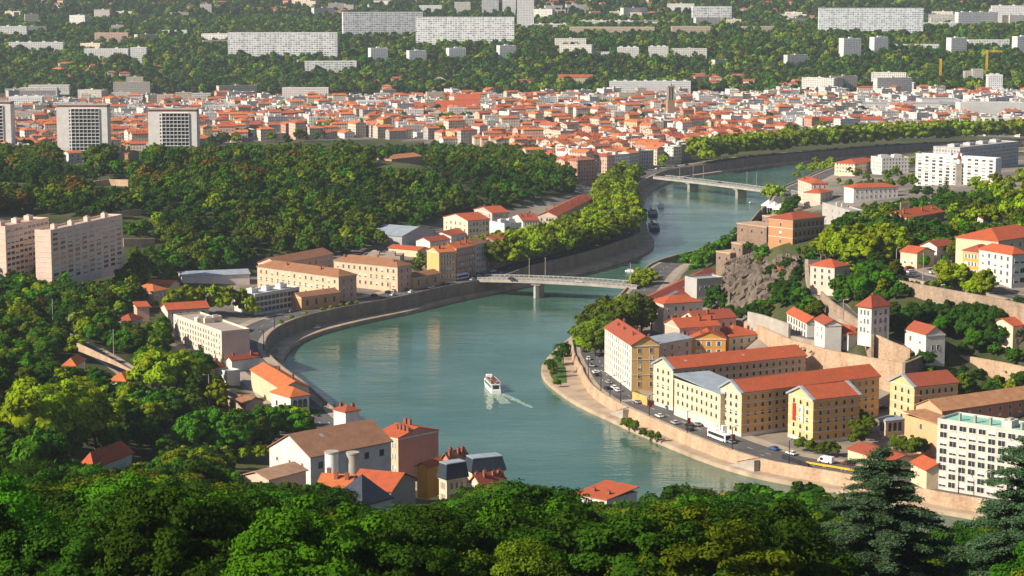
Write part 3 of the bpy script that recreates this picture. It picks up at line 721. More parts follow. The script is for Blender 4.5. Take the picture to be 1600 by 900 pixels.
B('villa', 'house', 'white villa with stepped gable and brown red roof at the road end', (1430, 517), (1447, 524), (1477, 522), 22, 10, 'R', roof='gable', ridge='y', rh=3.2, wall=WHITE, roofc=RTD, D=16, wl=(2, 2, 'r'), wr=(2, 1, 'r', {'lo': 3, 'top': 3, 'm': 2}), ov=.2, v=1)
B('house', 'house', 'pinkish house with pale shutters cut by the photo edge', (1577, 507), (1583, 510), (1640, 503), None, 9, 'R', roof='gable', rh=2.4, wall=(.76, .58, .44), roofc=RT, D=12, wr=(5, 2, 's'))
B('townhouse', 'building', 'white three storey house with red roof above the big retaining wall', (1530, 389), (1582, 398), (1605, 388), None, 14, 'L', roof='hip', rh=2.6, wall=WHITE, roofc=RT, wl=(5, 4, 'r'), wr=(2, 3, 'b', {'w': 2.2}), v=1)
B('townhouse', 'building', 'orange fronted house beside the white three storey house', (1505, 391), (1530, 394), 12.0, None, 11.5, 'L', roof='hip', rh=2.4, wall=ORANGE, roofc=RTD, wl=(4, 3, 's'))
B('townhouse', 'building', 'wide red hipped roof behind the white three storey house', (1526, 372), (1560, 377), (1640, 365), None, 14, 'R', roof='hip', rh=4, wall=CREAM, roofc=RT, D=22, wr=(6, 3, 'r'))
B('house', 'house', 'cream cottage with round bush in front and red gable roof', (1427, 393), (1433, 396), (1460, 393), None, 7, 'R', roof='gable', ridge='y', rh=2.2, wall=CREAM, roofc=RT, D=10, wr=(1, 1, 's'), wl=(2, 1, 's'))
B('house', 'house', 'white cottage with red roof beside the parked cars on the terrace', (1461, 384), (1464, 386), (1492, 382), None, 8, 'R', roof='gable', rh=2.2, wall=WHITE, roofc=RTD, D=9, wr=(2, 1, 'r'))
B('house', 'house', 'small cottage with red roof among trees above the terrace', (1520, 340), (1536, 343), (1567, 337), None, 5, 'R', roof='gable', rh=2, wall=WHITE, roofc=RTD, D=9, chim=2)
B('house', 'house', 'grey stone house with flat red roof beside the steep street', (1215, 421), (1217, 423), (1253, 423), None, 8, 'R', roof='gable', rh=1.8, wall=(.44, .36, .28), roofc=RT, D=10, wr=(3, 2, 'r'))
B('house', 'house', 'narrow pink house with red roof right of the steep street', (1294, 412), (1304, 418), (1328, 414), 37, 10, 'R', roof='hip', rh=2.6, wall=LPINK, roofc=RT, D=13, wl=(3, 3, 's'), wr=(2, 2, 's'))
B('barracks', 'building', 'brown and ochre banded barracks on the fort with red hipped roof', (1201, 340), (1239, 344), (1288, 334), 42, 14, 'L', roof='hip', rh=2.6, wall=(.52, .25, .12), wallx=(.46, .28, .17), roofc=RTD, wl=(1, 3, 'r', {'m': 6}), wr=(7, 3, 'd'), courses=2, v=1)
B('barracks', 'building', 'stone barracks with slate mansard sides and red roof behind plane trees', (1408, 337), (1416, 341), (1475, 331), 40, 8, 'R', roof='gable', rh=3.2, wall=(.50, .33, .20), roofc=RT, D=14, wr=(8, 1, 'r'), chim=4)
B('concrete_block', 'building', 'grey stepped concrete building above the fort trees', (1285, 318), (1328, 331), (1350, 322), 24, 13, 'L', roof='flat', wall=(.47, .45, .42), roofc=(.4, .38, .36), wl=(4, 3, 'b'), wr=(2, 3, 'b'), boxes=2, corn=False)
B('school', 'building', 'long white building with red roof beyond the grey concrete block', (1328, 291), (1334, 294), (1403, 292), 18, 9, 'R', roof='hip', rh=2.4, wall=WHITE, roofc=RT, D=16, wr=(9, 2, 'r'))
B('apartment_house', 'building', 'pink five storey block with red roof near the far bridge', (1247, 280), (1268, 287), (1294, 284), 9, 16, 'L', roof='hip', rh=2.4, wall=LPINK, wallx=PINK, roofc=RT, wl=(6, 5, 'b'), wr=(3, 4, 's'), chim=3, v=1)
B('apartment_house', 'building', 'low pink annex with red roof against the pink five storey block', (1268, 297), (1282, 302), (1301, 299), 9, 10, 'R', roof='hip', rh=2.2, wall=LPINK, roofc=RT, D=14, wr=(3, 3, 's'))
B('apartment_slab', 'building', 'wide white nine storey apartment block with blue balcony columns', (1431, 241), (1556, 249), (1565, 245), 16, 24.5, 'L', roof='flat', wall=(.66, .68, .71), roofc=GREY, wl=(11, 9, 'b', {'w': 2.9, 'h': 1.6, 'lo': .6}), boxes=3, corn=False, courses=8, v=1)
B('apartment_block', 'building', 'white flat roofed block left of the wide nine storey block', (1374, 246), (1378, 248), (1421, 247), 12, 12, 'R', roof='flat', wall=WHITE, roofc=GREY, D=22, wm='facade', boxes=2, corn=False)
B('house', 'building', 'cream house with red hipped roof at the far water edge', (1331, 252), (1336, 256), (1374, 251), 10, 9, 'R', roof='hip', rh=3, wall=(.76, .6, .44), roofc=RT, D=20, wm='facade', corn=False)
B('apartment_block', 'building', 'grey modern blocks at the right edge beyond the white slab', (1480, 228), (1500, 232), (1592, 222), 14, 20, 'R', roof='flat', wall=(.50, .50, .52), roofc=GREY, D=26, wm='facade', boxes=4, corn=False)
# -- left bank
B('hillside_apartments', 'building', 'pale pink ten storey slab stepping up the left hillside, right wing', (54, 357), (79, 362), (191, 337), 24, 26, 'R', roof='flat', wall=(.82, .60, .50), wallx=(.86, .64, .54), roofc=(.5, .38, .32), wr=(10, 10, 'b', {'w': 4.6, 'h': 1.35, 'm': .6, 'lo': .4}), boxes=4, corn=False, courses=9, v=1)
B('hillside_apartments', 'building', 'pale pink slab wing at the left edge with blank end wall', (-25, 352), (8, 356), (76, 342), 26, 26, 'R', roof='flat', wall=(.84, .60, .50), wallx=(.86, .64, .54), roofc=(.5, .38, .32), wr=(10, 9, 'b', {'w': 3.0, 'h': 1.35, 'm': .6, 'lo': .4}), boxes=3, corn=False, courses=8, v=1)
B('convent_wing', 'building', 'salmon courtyard building, near wing with brown red roof', (402, 416), (529, 433), (557, 427), 8, 13.5, 'L', ridge='y', roof='hip', rh=3, wall=(.76, .50, .34), wallx=(.70, .42, .32), roofc=RBR, wl=(14, 3, 'r', {'lo': 1.5}), wr=(2, 3, 'r', {'lo': 1.5}), courses=1, chim=2, v=1)
B('convent_wing', 'building', 'salmon courtyard building, far wing facing the river', (522, 407), (621, 417), (643, 411), 8, 13.5, 'L', ridge='y', roof='hip', rh=3, wall=(.76, .50, .34), wallx=(.70, .42, .32), roofc=RBR, wl=(11, 3, 'r', {'lo': 1.5}), wr=(2, 3, 'r', {'lo': 1.5}), courses=1, chim=3, v=1)
B('convent_wing', 'building', 'salmon courtyard building, linking wing at the back with small pediment', (425, 410), (436, 413), (520, 397), 8, 13.5, 'R', ridge='x', roof='gable', rh=3, wall=(.74, .48, .34), roofc=RBR, D=14, wr=(8, 3, 'r'), v=1)
B('gate_lodge', 'building', 'low brown lodge with arched gate right of the salmon wings', (640, 431), (646, 434), (688, 427), 8, 6.5, 'R', roof='gable', rh=1.8, wall=(.55, .36, .24), roofc=RBR, D=10, wr=(3, 1, 'a', {'w': 1.6, 'h': 3.2}))
B('gate_lodge', 'building', 'low orange lodge with arched portal beside the white office', (468, 462), (471, 465), (531, 457), 8, 6.5, 'R', roof='gable', rh=1.8, wall=(.70, .36, .17), roofc=RBR, D=10, wr=(4, 1, 'a', {'w': 1.6, 'h': 3.2}))
B('quay_house', 'building', 'ochre quay house with blank orange side wall, nearest of the row', (667, 391), (686, 395), (712, 389), 8, 16.5, 'L', ridge='x', rh=2.6, wall=(.80, .45, .17), wallx=(.74, .46, .20), roofc=RT2, wr=(5, 4, 's', {'lo': 1.4}), chim=2, v=1, group='row of quay houses on the left bank')
B('quay_house', 'building', 'brown quay house with dark windows, second in the row', 12.0, (713, 389), (742, 383), 8, 16.5, 'R', rh=2.6, wall=(.50, .27, .17), roofc=RT2, wr=(5, 4, 's', {'lo': 1.4}), chim=3, group='row of quay houses on the left bank')
B('quay_house', 'building', 'white fronted quay house in the middle of the row', 12.0, (743, 383), (760, 379), 8, 16, 'R', rh=2.6, wall=(.74, .72, .70), roofc=RBR, wr=(4, 4, 's', {'lo': 1.4}), chim=2, group='row of quay houses on the left bank')
B('quay_house', 'building', 'dark brown quay house right of the white fronted one', 12.0, (761, 381), (775, 377), 8, 15, 'R', rh=2.6, wall=(.38, .24, .17), roofc=RBR, wr=(3, 4, 's', {'lo': 1.4}), chim=2, group='row of quay houses on the left bank')
B('quay_house', 'building', 'grey beige quay house closing the row beside the plane trees', 12.0, (775, 378), (792, 373), 8, 15.5, 'R', rh=2.6, wall=(.46, .38, .30), roofc=RT2, wr=(4, 4, 's', {'lo': 1.4}), chim=2, group='row of quay houses on the left bank')
B('school', 'building', 'cream building with bright red roof at the foot of the wooded hill', (693, 339), (731, 345), (765, 338), 10, 13, 'L', ridge='x', rh=3.2, wall=(.78, .64, .46), roofc=RT, wl=(5, 3, 'r'), wr=(6, 3, 'r'), v=1)
B('apartment_house', 'building', 'red roofed grey house behind the cream building', (741, 327), (769, 333), (795, 326), 10, 11, 'L', ridge='x', rh=3, wall=(.50, .44, .40), roofc=RT, wl=(4, 3, 'r'), wr=(6, 3, 'r'), chim=2)
B('apartment_block', 'building', 'white flat roofed block among red roofs near plane trees', (765, 347), (788, 351), (815, 343), 9, 16, 'L', roof='flat', wall=(.80, .76, .74), roofc=(.3, .28, .26), wr=(3, 4, 'b', {'w': 3.0}), boxes=2, corn=False, v=1)
B('workshop', 'building', 'long workshop with dark red roof below the cream building', (672, 359), (705, 369), (741, 361), 9, 6, 'R', ridge='x', rh=2.4, wall=WHITE, roofc=RTD, wr=(5, 1, 'b'), corn=False)
B('workshop', 'building', 'white workshop with dark red roof left of the long one', (650, 371), (672, 378), (703, 374), 9, 6, 'R', ridge='x', rh=2.2, wall=WHITE, roofc=RTD, wr=(4, 1, 'b'), corn=False)
B('workshop', 'building', 'low workshop with bright red roof behind the salmon wing', (603, 383), (607, 387), (655, 391), 9, 4.5, 'R', ridge='x', rh=1.4, wall=CREAM, roofc=RT, D=10, corn=False)
B('workshop', 'building', 'flat grey workshop behind the bush and quay houses', (560, 397), (565, 401), (625, 402), 8, 5, 'R', roof='flat', wall=(.4, .33, .28), roofc=(.36, .30, .26), D=14, corn=False, boxes=2)
B('sports_hall', 'building', 'grey metal sports hall with curved roof at the foot of the woods', (615, 362), (628, 369), (680, 360), 10, 8, 'R', roof='gable', rh=4, ridge='y', wall=(.42, .44, .46), roofc=ZN, rmat=M['zinc'], D=26, corn=False, v=1)
B('apartment_house', 'building', 'pale house with long red roof hidden behind the plane trees', (845, 328), (870, 338), (925, 310), 9, 12, 'R', ridge='x', rh=3, wall=LPINK, roofc=RT, D=13, chim=5, wl=(3, 3, 's'), v=1)
B('apartment_house', 'building', 'white houses with red and grey roofs left of the plane trees', (801, 338), (817, 345), (842, 337), 9, 12, 'L', ridge='x', rh=3, wall=WHITE, roofc=RTD, wl=(3, 3, 'r'), wr=(5, 3, 's'), chim=3)
off = B('office', 'building', 'white three storey office with dark window bands and tall columns', 14.0, (398, 462), (468, 450), 8, 10, 'R', roof='flat', wall=(.72, .70, .66), roofc=(.62, .62, .62), wr=(11, 3, 'd', {'w': 2.0, 'h': 1.7, 'lo': .8, 'top': .4}), boxes=3, corn=False, v=1)
B('apartment_block', 'building', 'long pale pink flat roofed block among trees beside the quay', (271, 493), (346, 520), (390, 513), 9, 11.5, 'L', roof='flat', wall=(.80, .66, .54), wallx=(.74, .50, .42), roofc=(.40, .34, .29), wl=(18, 4, 'r', {'w': 1.0, 'h': 1.6, 'lo': .6}), boxes=3, corn=False, v=1)
B('apartment_house', 'building', 'pale house with red roof behind the long pale pink block', (257, 482), (262, 485), (326, 481), 10, 11, 'R', ridge='x', rh=2.4, wall=(.76, .62, .52), roofc=RT, D=12, wr=(5, 3, 'r'))
B('villa', 'house', 'white villa with arched loggia and orange red hipped roof at the quay', (440, 617), (454, 621), (483, 617), 9, 6.5, 'R', roof='hip', rh=2.6, wall=WHITE, roofc=RT2, D=14, wl=(2, 1, 'a'), wr=(3, 1, 'a', {'w': 1.9, 'h': 3.4}), v=1)
B('long_house', 'building', 'long orange red roofed house running down to the arched villa', (392, 578), (440, 608), 11.0, 9, 7, 'L', roof='gable', ridge='y', rh=2.6, wall=CREAM, roofc=RT2, chim=2, corn=False, v=1)
B('house', 'house', 'pink gabled outbuilding above the curved road', (380, 612), (384, 632), (411, 626), None, 5, 'R', ridge='y', rh=2, wall=(.66, .42, .32), roofc=RBR, D=8, corn=False)
B('house', 'house', 'dark red roofed villa in the trees left of the conifer', (184, 497), (205, 502), (222, 497), None, 5, 'R', roof='hip', rh=2.6, wall=CREAM, roofc=RTD, wr=(2, 1, 'r'))
B('house', 'house', 'pink cube house with bright red roof behind the dark red villa', (211, 478), (214, 480), (233, 479), None, 9, 'R', roof='mono', rh=1.2, wall=PINK, roofc=RT, D=8)
B('house', 'house', 'pink villa half hidden by the yellow green planes', (235, 452), (240, 456), (262, 452), None, 8, 'R', roof='hip', rh=2.6, wall=PINK, roofc=RT2, D=14, wr=(3, 2, 's'))
B('house', 'house', 'small red roof below the road wall, farther one', (98, 567), (118, 572), (133, 562), None, 4, 'R', roof='hip', rh=2.6, wall=WHITE, roofc=RT2, corn=False)
B('house', 'house', 'small red roof below the road wall, nearer one', (170, 592), (196, 596), (216, 588), None, 4, 'R', roof='hip', rh=2.6, wall=WHITE, roofc=RT2, corn=False)
B('house', 'house', 'red hipped roof with pale ridges rising out of the foreground trees', (125, 714), (146, 732), (206, 708), None, 5, 'R', roof='hip', rh=3.6, wall=(.6, .55, .5), roofc=RT, corn=False, v=1)
B('house', 'house', 'small house with red roof and skylight below the pink block', (316, 573), (326, 577), (350, 573), 10, 5, 'R', roof='hip', rh=2.6, wall=CREAM, roofc=RTD, chim=2, corn=False)
B('house', 'house', 'low grey and red roofs between the pink block and the towpath', (355, 557), (362, 564), (405, 558), 9, 4, 'R', roof='gable', rh=1.6, wall=WHITE, roofc=RTD, corn=False, chim=2)
B('house', 'house', 'flat white pool house with dark terrace by the trees', (350, 578), (355, 583), (375, 580), 10, 4, 'R', roof='flat', wall=WHITE, roofc=GREY, D=9, corn=False)
B('workshop', 'building', 'long grey workshop roof under the left hill', (280, 424), (285, 432), (390, 428), 10, 5, 'R', roof='gable', rh=1.6, wall=WHITE, roofc=(.42, .33, .27), rmat=M['zinc'], D=16, corn=False)
B('workshop', 'building', 'small orange roof beside the grey workshop', (222, 438), (228, 444), (266, 446), 11, 4, 'R', roof='gable', rh=1.8, wall=CREAM, roofc=RT2, D=10, corn=False)
B('chapel', 'building', 'long brown roofed hall on the wooded ridge with two cypresses', (588, 246), (612, 249), (660, 244), None, 5, 'R', roof='gable', rh=2.4, wall=(.50, .30, .20), roofc=(.52, .22, .10), D=20, corn=False, v=1)
B('house', 'house', 'white house with orange roof below the left white tower', (101, 237), (107, 240), (128, 239), None, 7, 'R', roof='gable', rh=1.8, wall=WHITE, roofc=RT2, D=10, wr=(2, 2, 'r'), corn=False)
B('house', 'house', 'brown house with rusty roof half hidden between the two white towers', (185, 236), (200, 240), (218, 237), None, 7, 'R', roof='gable', ridge='y', rh=2.2, wall=BROWN, roofc=RT2, D=10, corn=False)
# -- bottom centre
B('mill', 'building', 'white walled building with brown tile roof behind the two silos', (421, 693), (485, 715), (611, 690), 22, 11, 'R', ridge='x', rh=5.4, wall=WHITE, wallx=(.66, .62, .60), roofc=(.34, .19, .12), wl=(3, 1, 'r', {'lo': 7, 'w': .8, 'h': 1}), wr=(5, 1, 'd', {'lo': 6.5, 'w': 1.5, 'h': 1.8}), corn=False, v=1)  # side walls tinted greyer, with their shade painted into the wall colour
B('apartment_house', 'building', 'pink house with blank gable wall, red roof and row of chimneys', (588, 664), (622, 685), (685, 672), 10, 13, 'R', ridge='y', rh=2.2, wall=(.74, .48, .30), wallx=(.66, .27, .20), roofc=RT, wl=(8, 3, 's'), chim=6, ov=.2, v=1)
B('shed', 'building', 'brick red lean to against the pink gable wall', (655, 724), (668, 731), (695, 722), 16, 6, 'R', ridge='x', rh=1.4, wall=ORANGE, roofc=RT, corn=False)
B('slate_house', 'building', 'cream house with dark slate mansard roof and oval dormer', (686, 744), (698, 749), (729, 744), 12, 12, 'R', roof='mansard', rh=5.5, wall=CREAM, roofc=(.035, .045, .07), rmat=M['slate'], wl=(3, 3, 'r'), wr=(3, 3, 'r'), v=1)
B('slate_house', 'building', 'house with slate mansard roof and many brick chimneys near the shore', (726, 735), (738, 738), (788, 733), 9, 11, 'R', roof='mansard', rh=5.0, wall=CREAM, roofc=(.035, .045, .07), rmat=M['slate'], wr=(5, 3, 'r'), v=1)
B('apartment_house', 'building', 'red roofed houses with brick chimneys right of the slate mansards', (735, 752), (750, 758), (788, 750), 12, 10, 'R', ridge='x', rh=2.6, wall=LPINK, roofc=RTD, chim=5)
B('apartment_house', 'building', 'brown roofed house with chimneys behind the slate mansard', (694, 720), (704, 724), (732, 716), 8, 14, 'R', ridge='x', rh=3, wall=SALMON, roofc=RBR, chim=4)
B('tower_house', 'building', 'white house with dark slate pyramid roof in front of the silos', (541, 777), (566, 790), (612, 778), 26, 8, 'R', roof='hip', rh=6.5, wall=(.70, .68, .66), roofc=(.05, .07, .10), rmat=M['slate'], D=11, W=11, wl=(1, 1, 'r'), wr=(1, 1, 'r', {'lo': 3}), v=1)
B('house', 'house', 'house with wide bright red roof and skylight beside the slate pyramid', (574, 755), (611, 768), (649, 748), 22, 8, 'R', roof='gable', ridge='y', rh=3.4, wall=(.34, .30, .26), roofc=RT, D=13, corn=False, v=1)
B('house', 'house', 'orange roofs peeping out of trees left of the silos', (487, 752), (497, 759), (545, 762), 28, 6, 'R', roof='gable', rh=2.4, wall=CREAM, roofc=RT2, chim=3, D=9, corn=False)
B('house', 'house', 'low beige terrace roof left of the white mill', (383, 735), (420, 750), (478, 735), 30, 4, 'R', roof='gable', rh=1.6, wall=LPINK, roofc=(.46, .30, .20), D=10, corn=False)
B('apartment_house', 'building', 'white house with red terraces cut by foreground tree tops at the water', (878, 764), (900, 771), (948, 781), 8, 15, 'R', roof='mono', rh=1.2, wall=WHITE, roofc=RT, D=14, chim=2, wr=(5, 4, 'r'), v=1)
B('apartment_house', 'building', 'lilac white house stepping down right of the red terraces', (930, 775), (944, 781), (978, 784), 8, 13, 'R', roof='flat', wall=(.66, .62, .66), roofc=RTD, D=10, corn=False, boxes=1)
B('apartment_house', 'building', 'narrow white house with big red chimney pot at the shore', (533, 640), (540, 644), (552, 642), 8, 14, 'R', roof='hip', rh=1.6, wall=WHITE, roofc=RTD, D=7, W=6, chim=2)

def silo(px, py, zb, r, h, m, label):
    x, y = P(px, py, zb); root = empty('silo', (x, y, zb), 0, label, 'silo')
    b = MB(); b.cyl(0, 0, r, r, -6, h, 28); b.build('body', [m], root)
    b = MB(); b.cyl(0, 0, r + .15, r + .15, h + .003, h + .5, 28); b.cyl(0, 0, r * .96, r * .96, h * .52, h * .52 + .01, 28); b.build('rim', [M['concrete']], root)
    return root
silo(519, 788, 22, 1.95, 15.2, M['white'], 'smooth white cylinder silo in front of the mill')
silo(552, 786, 22, 1.8, 14.6, M['concrete'], 'beige concrete silo with rimmed top beside the white one')

# skylight strips on the market hall roof
hl = [c for c in hall.children if c.name.startswith('roof')][0]
def far_block(x0, x1, yt, yb, label, wall=(.78, .79, .80), depth=14, wm='slab', ang=0.0, cat='apartment block', name='apartment_slab', boxes=0, roofc=(.6, .6, .6), roof='flat', rh=2, zb=None, group=None):
    if zb is None: x, y, z = G((x0 + x1) / 2, yb)
    else: x, y = P((x0 + x1) / 2, yb, zb); z = zb
    W = (x1 - x0) * y / F / max(math.cos(ang), .3); h = (yb - yt) * y / F
    ca, sa = math.cos(ang), math.sin(ang)
    return make(name, cat, label, (x - W / 2 * ca, y - W / 2 * sa, z), ang, W, depth, h, roof=roof, rh=rh, wall=wall, roofc=roofc, wm=wm, corn=False, boxes=boxes, bury=25, group=group)
GB = 'long white housing slabs on the far plateau'
far_block(357, 527, 52, 97, 'widest low white slab on the plateau, leftmost of the big four', ang=.02, group=GB)
far_block(538, 660, 20, 64, 'tall white slab partly behind its darker windowed neighbour', ang=.22, group=GB)
far_block(650, 803, 28, 76, 'white framed slab with dense dark window grid above four small towers', ang=-.04, group=GB)
far_block(1280, 1441, 14, 60, 'tallest wide slab standing alone above dark woods on the right', ang=-.03, group=GB, wall=(.76, .80, .84))
far_block(1082, 1143, 11, 42, 'white slab with bluish windows above the long beige hospital', ang=.05)
far_block(441, 513, 138, 166, 'short white slab with brown balcony columns at the foot of the plateau', wm='facade', ang=0, wall=(.76, .72, .70))
for a, bb, c, d, s in ((580, 606, 76, 104, 'small white tower below the tall slab, leftmost of four'), (640, 666, 80, 104, 'small white tower, second of four below the grid slab'),
                     (702, 728, 76, 98, 'small white tower, third of four below the grid slab'), (781, 806, 72, 95, 'small white tower right below the end of the grid slab'),
                     (1317, 1346, 61, 98, 'white and brown tower below the lone wide slab'), (1365, 1388, 59, 90, 'pale tower just right of the white and brown one'),
                     (1485, 1511, 60, 91, 'white tower with balconies in front of the right hand terrace slabs'), (1588, 1612, 58, 90, 'white tower cut by the right edge of the photo')):
    far_block(a, bb, c, d, s, wm='facade', depth=16, ang=.35, name='apartment_tower', cat='tower block', group='small towers on the plateau edge', boxes=1)
far_block(1395, 1467, 70, 84, 'low long white slab right of the pale tower', ang=0)
far_block(1513, 1577, 63, 82, 'low white slab with red and dark balconies beside the terrace tower', ang=.02)
far_block(808, 834, -14, 52, 'slender rounded white skyscraper at the top edge', wm='facade', depth=16, name='skyscraper', cat='tower block')
far_block(710, 735, 4, 28, 'beige tower behind the grid slab, left of the pair', wm='facade', name='apartment_tower', cat='tower block', wall=(.6, .58, .54))
far_block(753, 779, 1, 28, 'grey tower behind the grid slab, right of the pair', wm='facade', name='apartment_tower', cat='tower block', wall=(.56, .57, .6))
far_block(785, 806, 0, 26, 'pale tower at the top edge left of the skyscraper', wm='facade', name='apartment_tower', cat='tower block')
far_block(655, 690, 9, 26, 'small white block peeping over the tall slab', wm='facade', name='apartment_tower', cat='tower block')
far_block(1495, 1560, 20, 48, 'white terraced slab at the upper right, stepped left half', wm='facade', ang=.3, boxes=4)
far_block(1550, 1640, 10, 46, 'white terraced slab at the upper right edge, taller half', wm='facade', ang=-.1, boxes=4)
far_block(1442, 1500, 36, 50, 'low white stepped flats left of the terraced slab', wm='facade', boxes=3)
far_block(14, 99, 67, 87, 'wide low white flats at the far left under the haze', wm='facade', boxes=4)
far_block(-20, 42, 42, 66, 'hazy white flats touching the left edge', wm='facade', boxes=3)
far_block(132, 200, 77, 98, 'low white flats left of the small white cube block', wm='facade', boxes=2)
far_block(204, 229, 75, 99, 'small white cube block beside the low flats', wm='facade', boxes=1)
far_block(148, 200, 52, 72, 'pink brick school blocks in the hazy trees', wm='facade', wall=(.66, .45, .38))
far_block(253, 292, 48, 60, 'white warehouse with grey roof in the hazy trees', wm='wall')
far_block(477, 557, 97, 120, 'low white school with long window bands below the widest slab', ang=.1, depth=30)
far_block(400, 490, 30, 36, 'long low white hall behind the widest slab', wm='wall')
far_block(170, 235, 21, 27, 'long white factory roof at the top left', wm='wall')
far_block(890, 1022, 43, 60, 'long beige hospital range with rows of windows', wm='facade', wall=(.55, .44, .33), depth=25, name='hospital', cat='building', ang=-.05)
far_block(1050, 1110, 42, 60, 'beige hospital block right of the long range', wm='facade', wall=(.55, .44, .33), depth=25, name='hospital', cat='building')
far_block(1160, 1212, 42, 56, 'beige hospital block nearest the lone wide slab', wm='facade', wall=(.50, .42, .33), depth=20, name='hospital', cat='building')
far_block(905, 990, 33, 46, 'group of bright white modern flats behind the hospital', wm='facade', boxes=6)
far_block(1000, 1060, 35, 46, 'white modern flats between hospital and bluish slab', wm='facade', boxes=4)
far_block(832, 893, 38, 52, 'white low flats right of the skyscraper', wm='facade', boxes=3)
far_block(848, 884, 16, 30, 'pinkish and white block right above the skyscraper flats', wm='facade', wall=(.7, .6, .55), boxes=1)
far_block(965, 998, 75, 96, 'white stepped villa flats in the dark woods, left cluster', wm='facade', boxes=3)
far_block(1014, 1044, 74, 100, 'white stepped villa flats in the dark woods, right cluster', wm='facade', boxes=3)
far_block(914, 953, 82, 93, 'pair of small white houses in the woods', wm='facade', boxes=1)
far_block(860, 893, 77, 86, 'beige villa with flat roof in the woods', wm='facade', wall=BEIGE)
far_block(873, 926, 121, 138, 'cream mansion with long red roof at the wood edge', wm='facade', wall=CREAM, roof='gable', roofc=RT, rh=4, name='mansion', cat='building')
far_block(808, 829, 126, 139, 'small pink villa with red roof left of the cream mansion', wm='facade', wall=PINK, roof='hip', roofc=RT, name='mansion', cat='building')
far_block(884, 908, 143, 155, 'white house with red roof below the cream mansion', wm='facade', roof='gable', roofc=RT, name='mansion', cat='building')
far_block(953, 1079, 128, 150, 'comb shaped white flats with eight roof boxes at the wood edge', wm='facade', boxes=8)
far_block(711, 750, 156, 174, 'white building with steep red roof and central gable', wm='facade', roof='gable', rh=7, roofc=RT, name='mansion', cat='building')
far_block(680, 748, 168, 182, 'low building with broad red roof before the steep red roofed one', wm='facade', roof='gable', rh=8, roofc=RT, depth=40, name='mansion', cat='building')
far_block(630, 668, 165, 177, 'pale building with red hipped roof left of the broad red roof', wm='facade', roof='hip', rh=4, roofc=RT, depth=20, name='mansion', cat='building')
far_block(678, 696, 125, 138, 'grey chateau in the woods under the small towers', wm='facade', wall=(.5, .48, .5), roof='hip', rh=4, roofc=GREY, name='mansion', cat='building')
far_block(14, 66, 152, 172, 'white flats with brown balconies above the left roofs', wm='facade', boxes=3, zb=12)
far_block(1341, 1372, 137, 152, 'pinkish flats above the station roofs', wm='facade', wall=LPINK, roof='hip', roofc=RT)
far_block(1270, 1306, 149, 161, 'grey modern flats above the station roofs', wm='facade', wall=(.6, .6, .62))
far_block(1395, 1422, 120, 131, 'white house with terrace above the green mound', wm='facade', boxes=1)
far_block(1514, 1547, 145, 160, 'beige building with bright orange red roof near the cranes', wm='facade', wall=CREAM, roof='gable', rh=3, roofc=RT)
far_block(1507, 1521, 112, 136, 'grey beige tower, left one by the crane', wm='facade', wall=(.5, .47, .44), name='apartment_tower', cat='tower block', depth=14)
far_block(1520, 1536, 109, 137, 'grey beige tower, right one by the crane', wm='facade', wall=(.54, .5, .47), name='apartment_tower', cat='tower block', depth=14)
far_block(1543, 1566, 118, 152, 'tapering white terraced tower beside the yellow crane', wm='facade', name='apartment_tower', cat='tower block', boxes=2)
far_block(1547, 1575, 140, 153, 'low terraces at the foot of the tapering white tower', wm='facade', boxes=2)
wl_ = far_block(1335, 1505, 121, 131, 'long brown retaining wall along the hill foot at the right', wm='wall', wall=(.26, .21, .18), depth=4, name='retaining_wall', cat='wall', boxes=0)
# white towers on the left
def tower(x0, x1, yt, label):
    zb = 8; h = 50.0; ze = zb + h; W = 0
    x, y = P((x0 + x1) / 2, yt + 6, ze); w = (x1 - x0) * y / F
    root = make('residential_tower', 'tower block', label, (x - w / 2, y, zb), 0.0, w, 17, h, roof='flat', wall=(.80, .77, .74), roofc=GREY, corn=False, boxes=2, wm='wall', group='white residential towers with dark balcony grids')
    b = MB(); b.box(.3, w - .3, .3, 16.7, h + .06, h + 2.6, 0, (.28, .10, .06)); b.box(-.3, w + .3, -.3, 17.3, h + 2.61, h + 3.2, 1); b.build('penthouse', [M['wall'], M['concrete']], root)
    b = MB(); m = w * .29; n = 15; cols = 7; fh = h / n
    b.face([(m, -.02, .5), (w - m * .55, -.02, .5), (w - m * .55, -.02, h - .5), (m, -.02, h - .5)])
    b.build('loggia', [M['glass']], root)
    b = MB(); W2 = w - m * 1.55
    for i in range(n + 1): b.box(m, m + W2, -.9, -.025, .5 + (h - 1) * i / n - .15, .5 + (h - 1) * i / n + .35)
    for i in range(cols + 1):
        q = m + W2 * i / cols; b.box(q - .15, q + .15, -1.0, -.03, .4, h - .4)
    b.build('balcony_grid', [M['white']], root)
    b = MB()
    for i in range(n): b.box(m - 2.2, m - .9, -.06, -.003, 1.2 + (h - 1) * i / n, 2.9 + (h - 1) * i / n)
    b.build('window_column', [M['glass']], root)
tower(88, 167, 163, 'white tower with dark balcony grid, middle one of three'); tower(231, 307, 170, 'white tower with dark balcony grid, nearest the wooded ridge'); tower(-60, 16, 158, 'white tower with dark windows cut by the left edge')

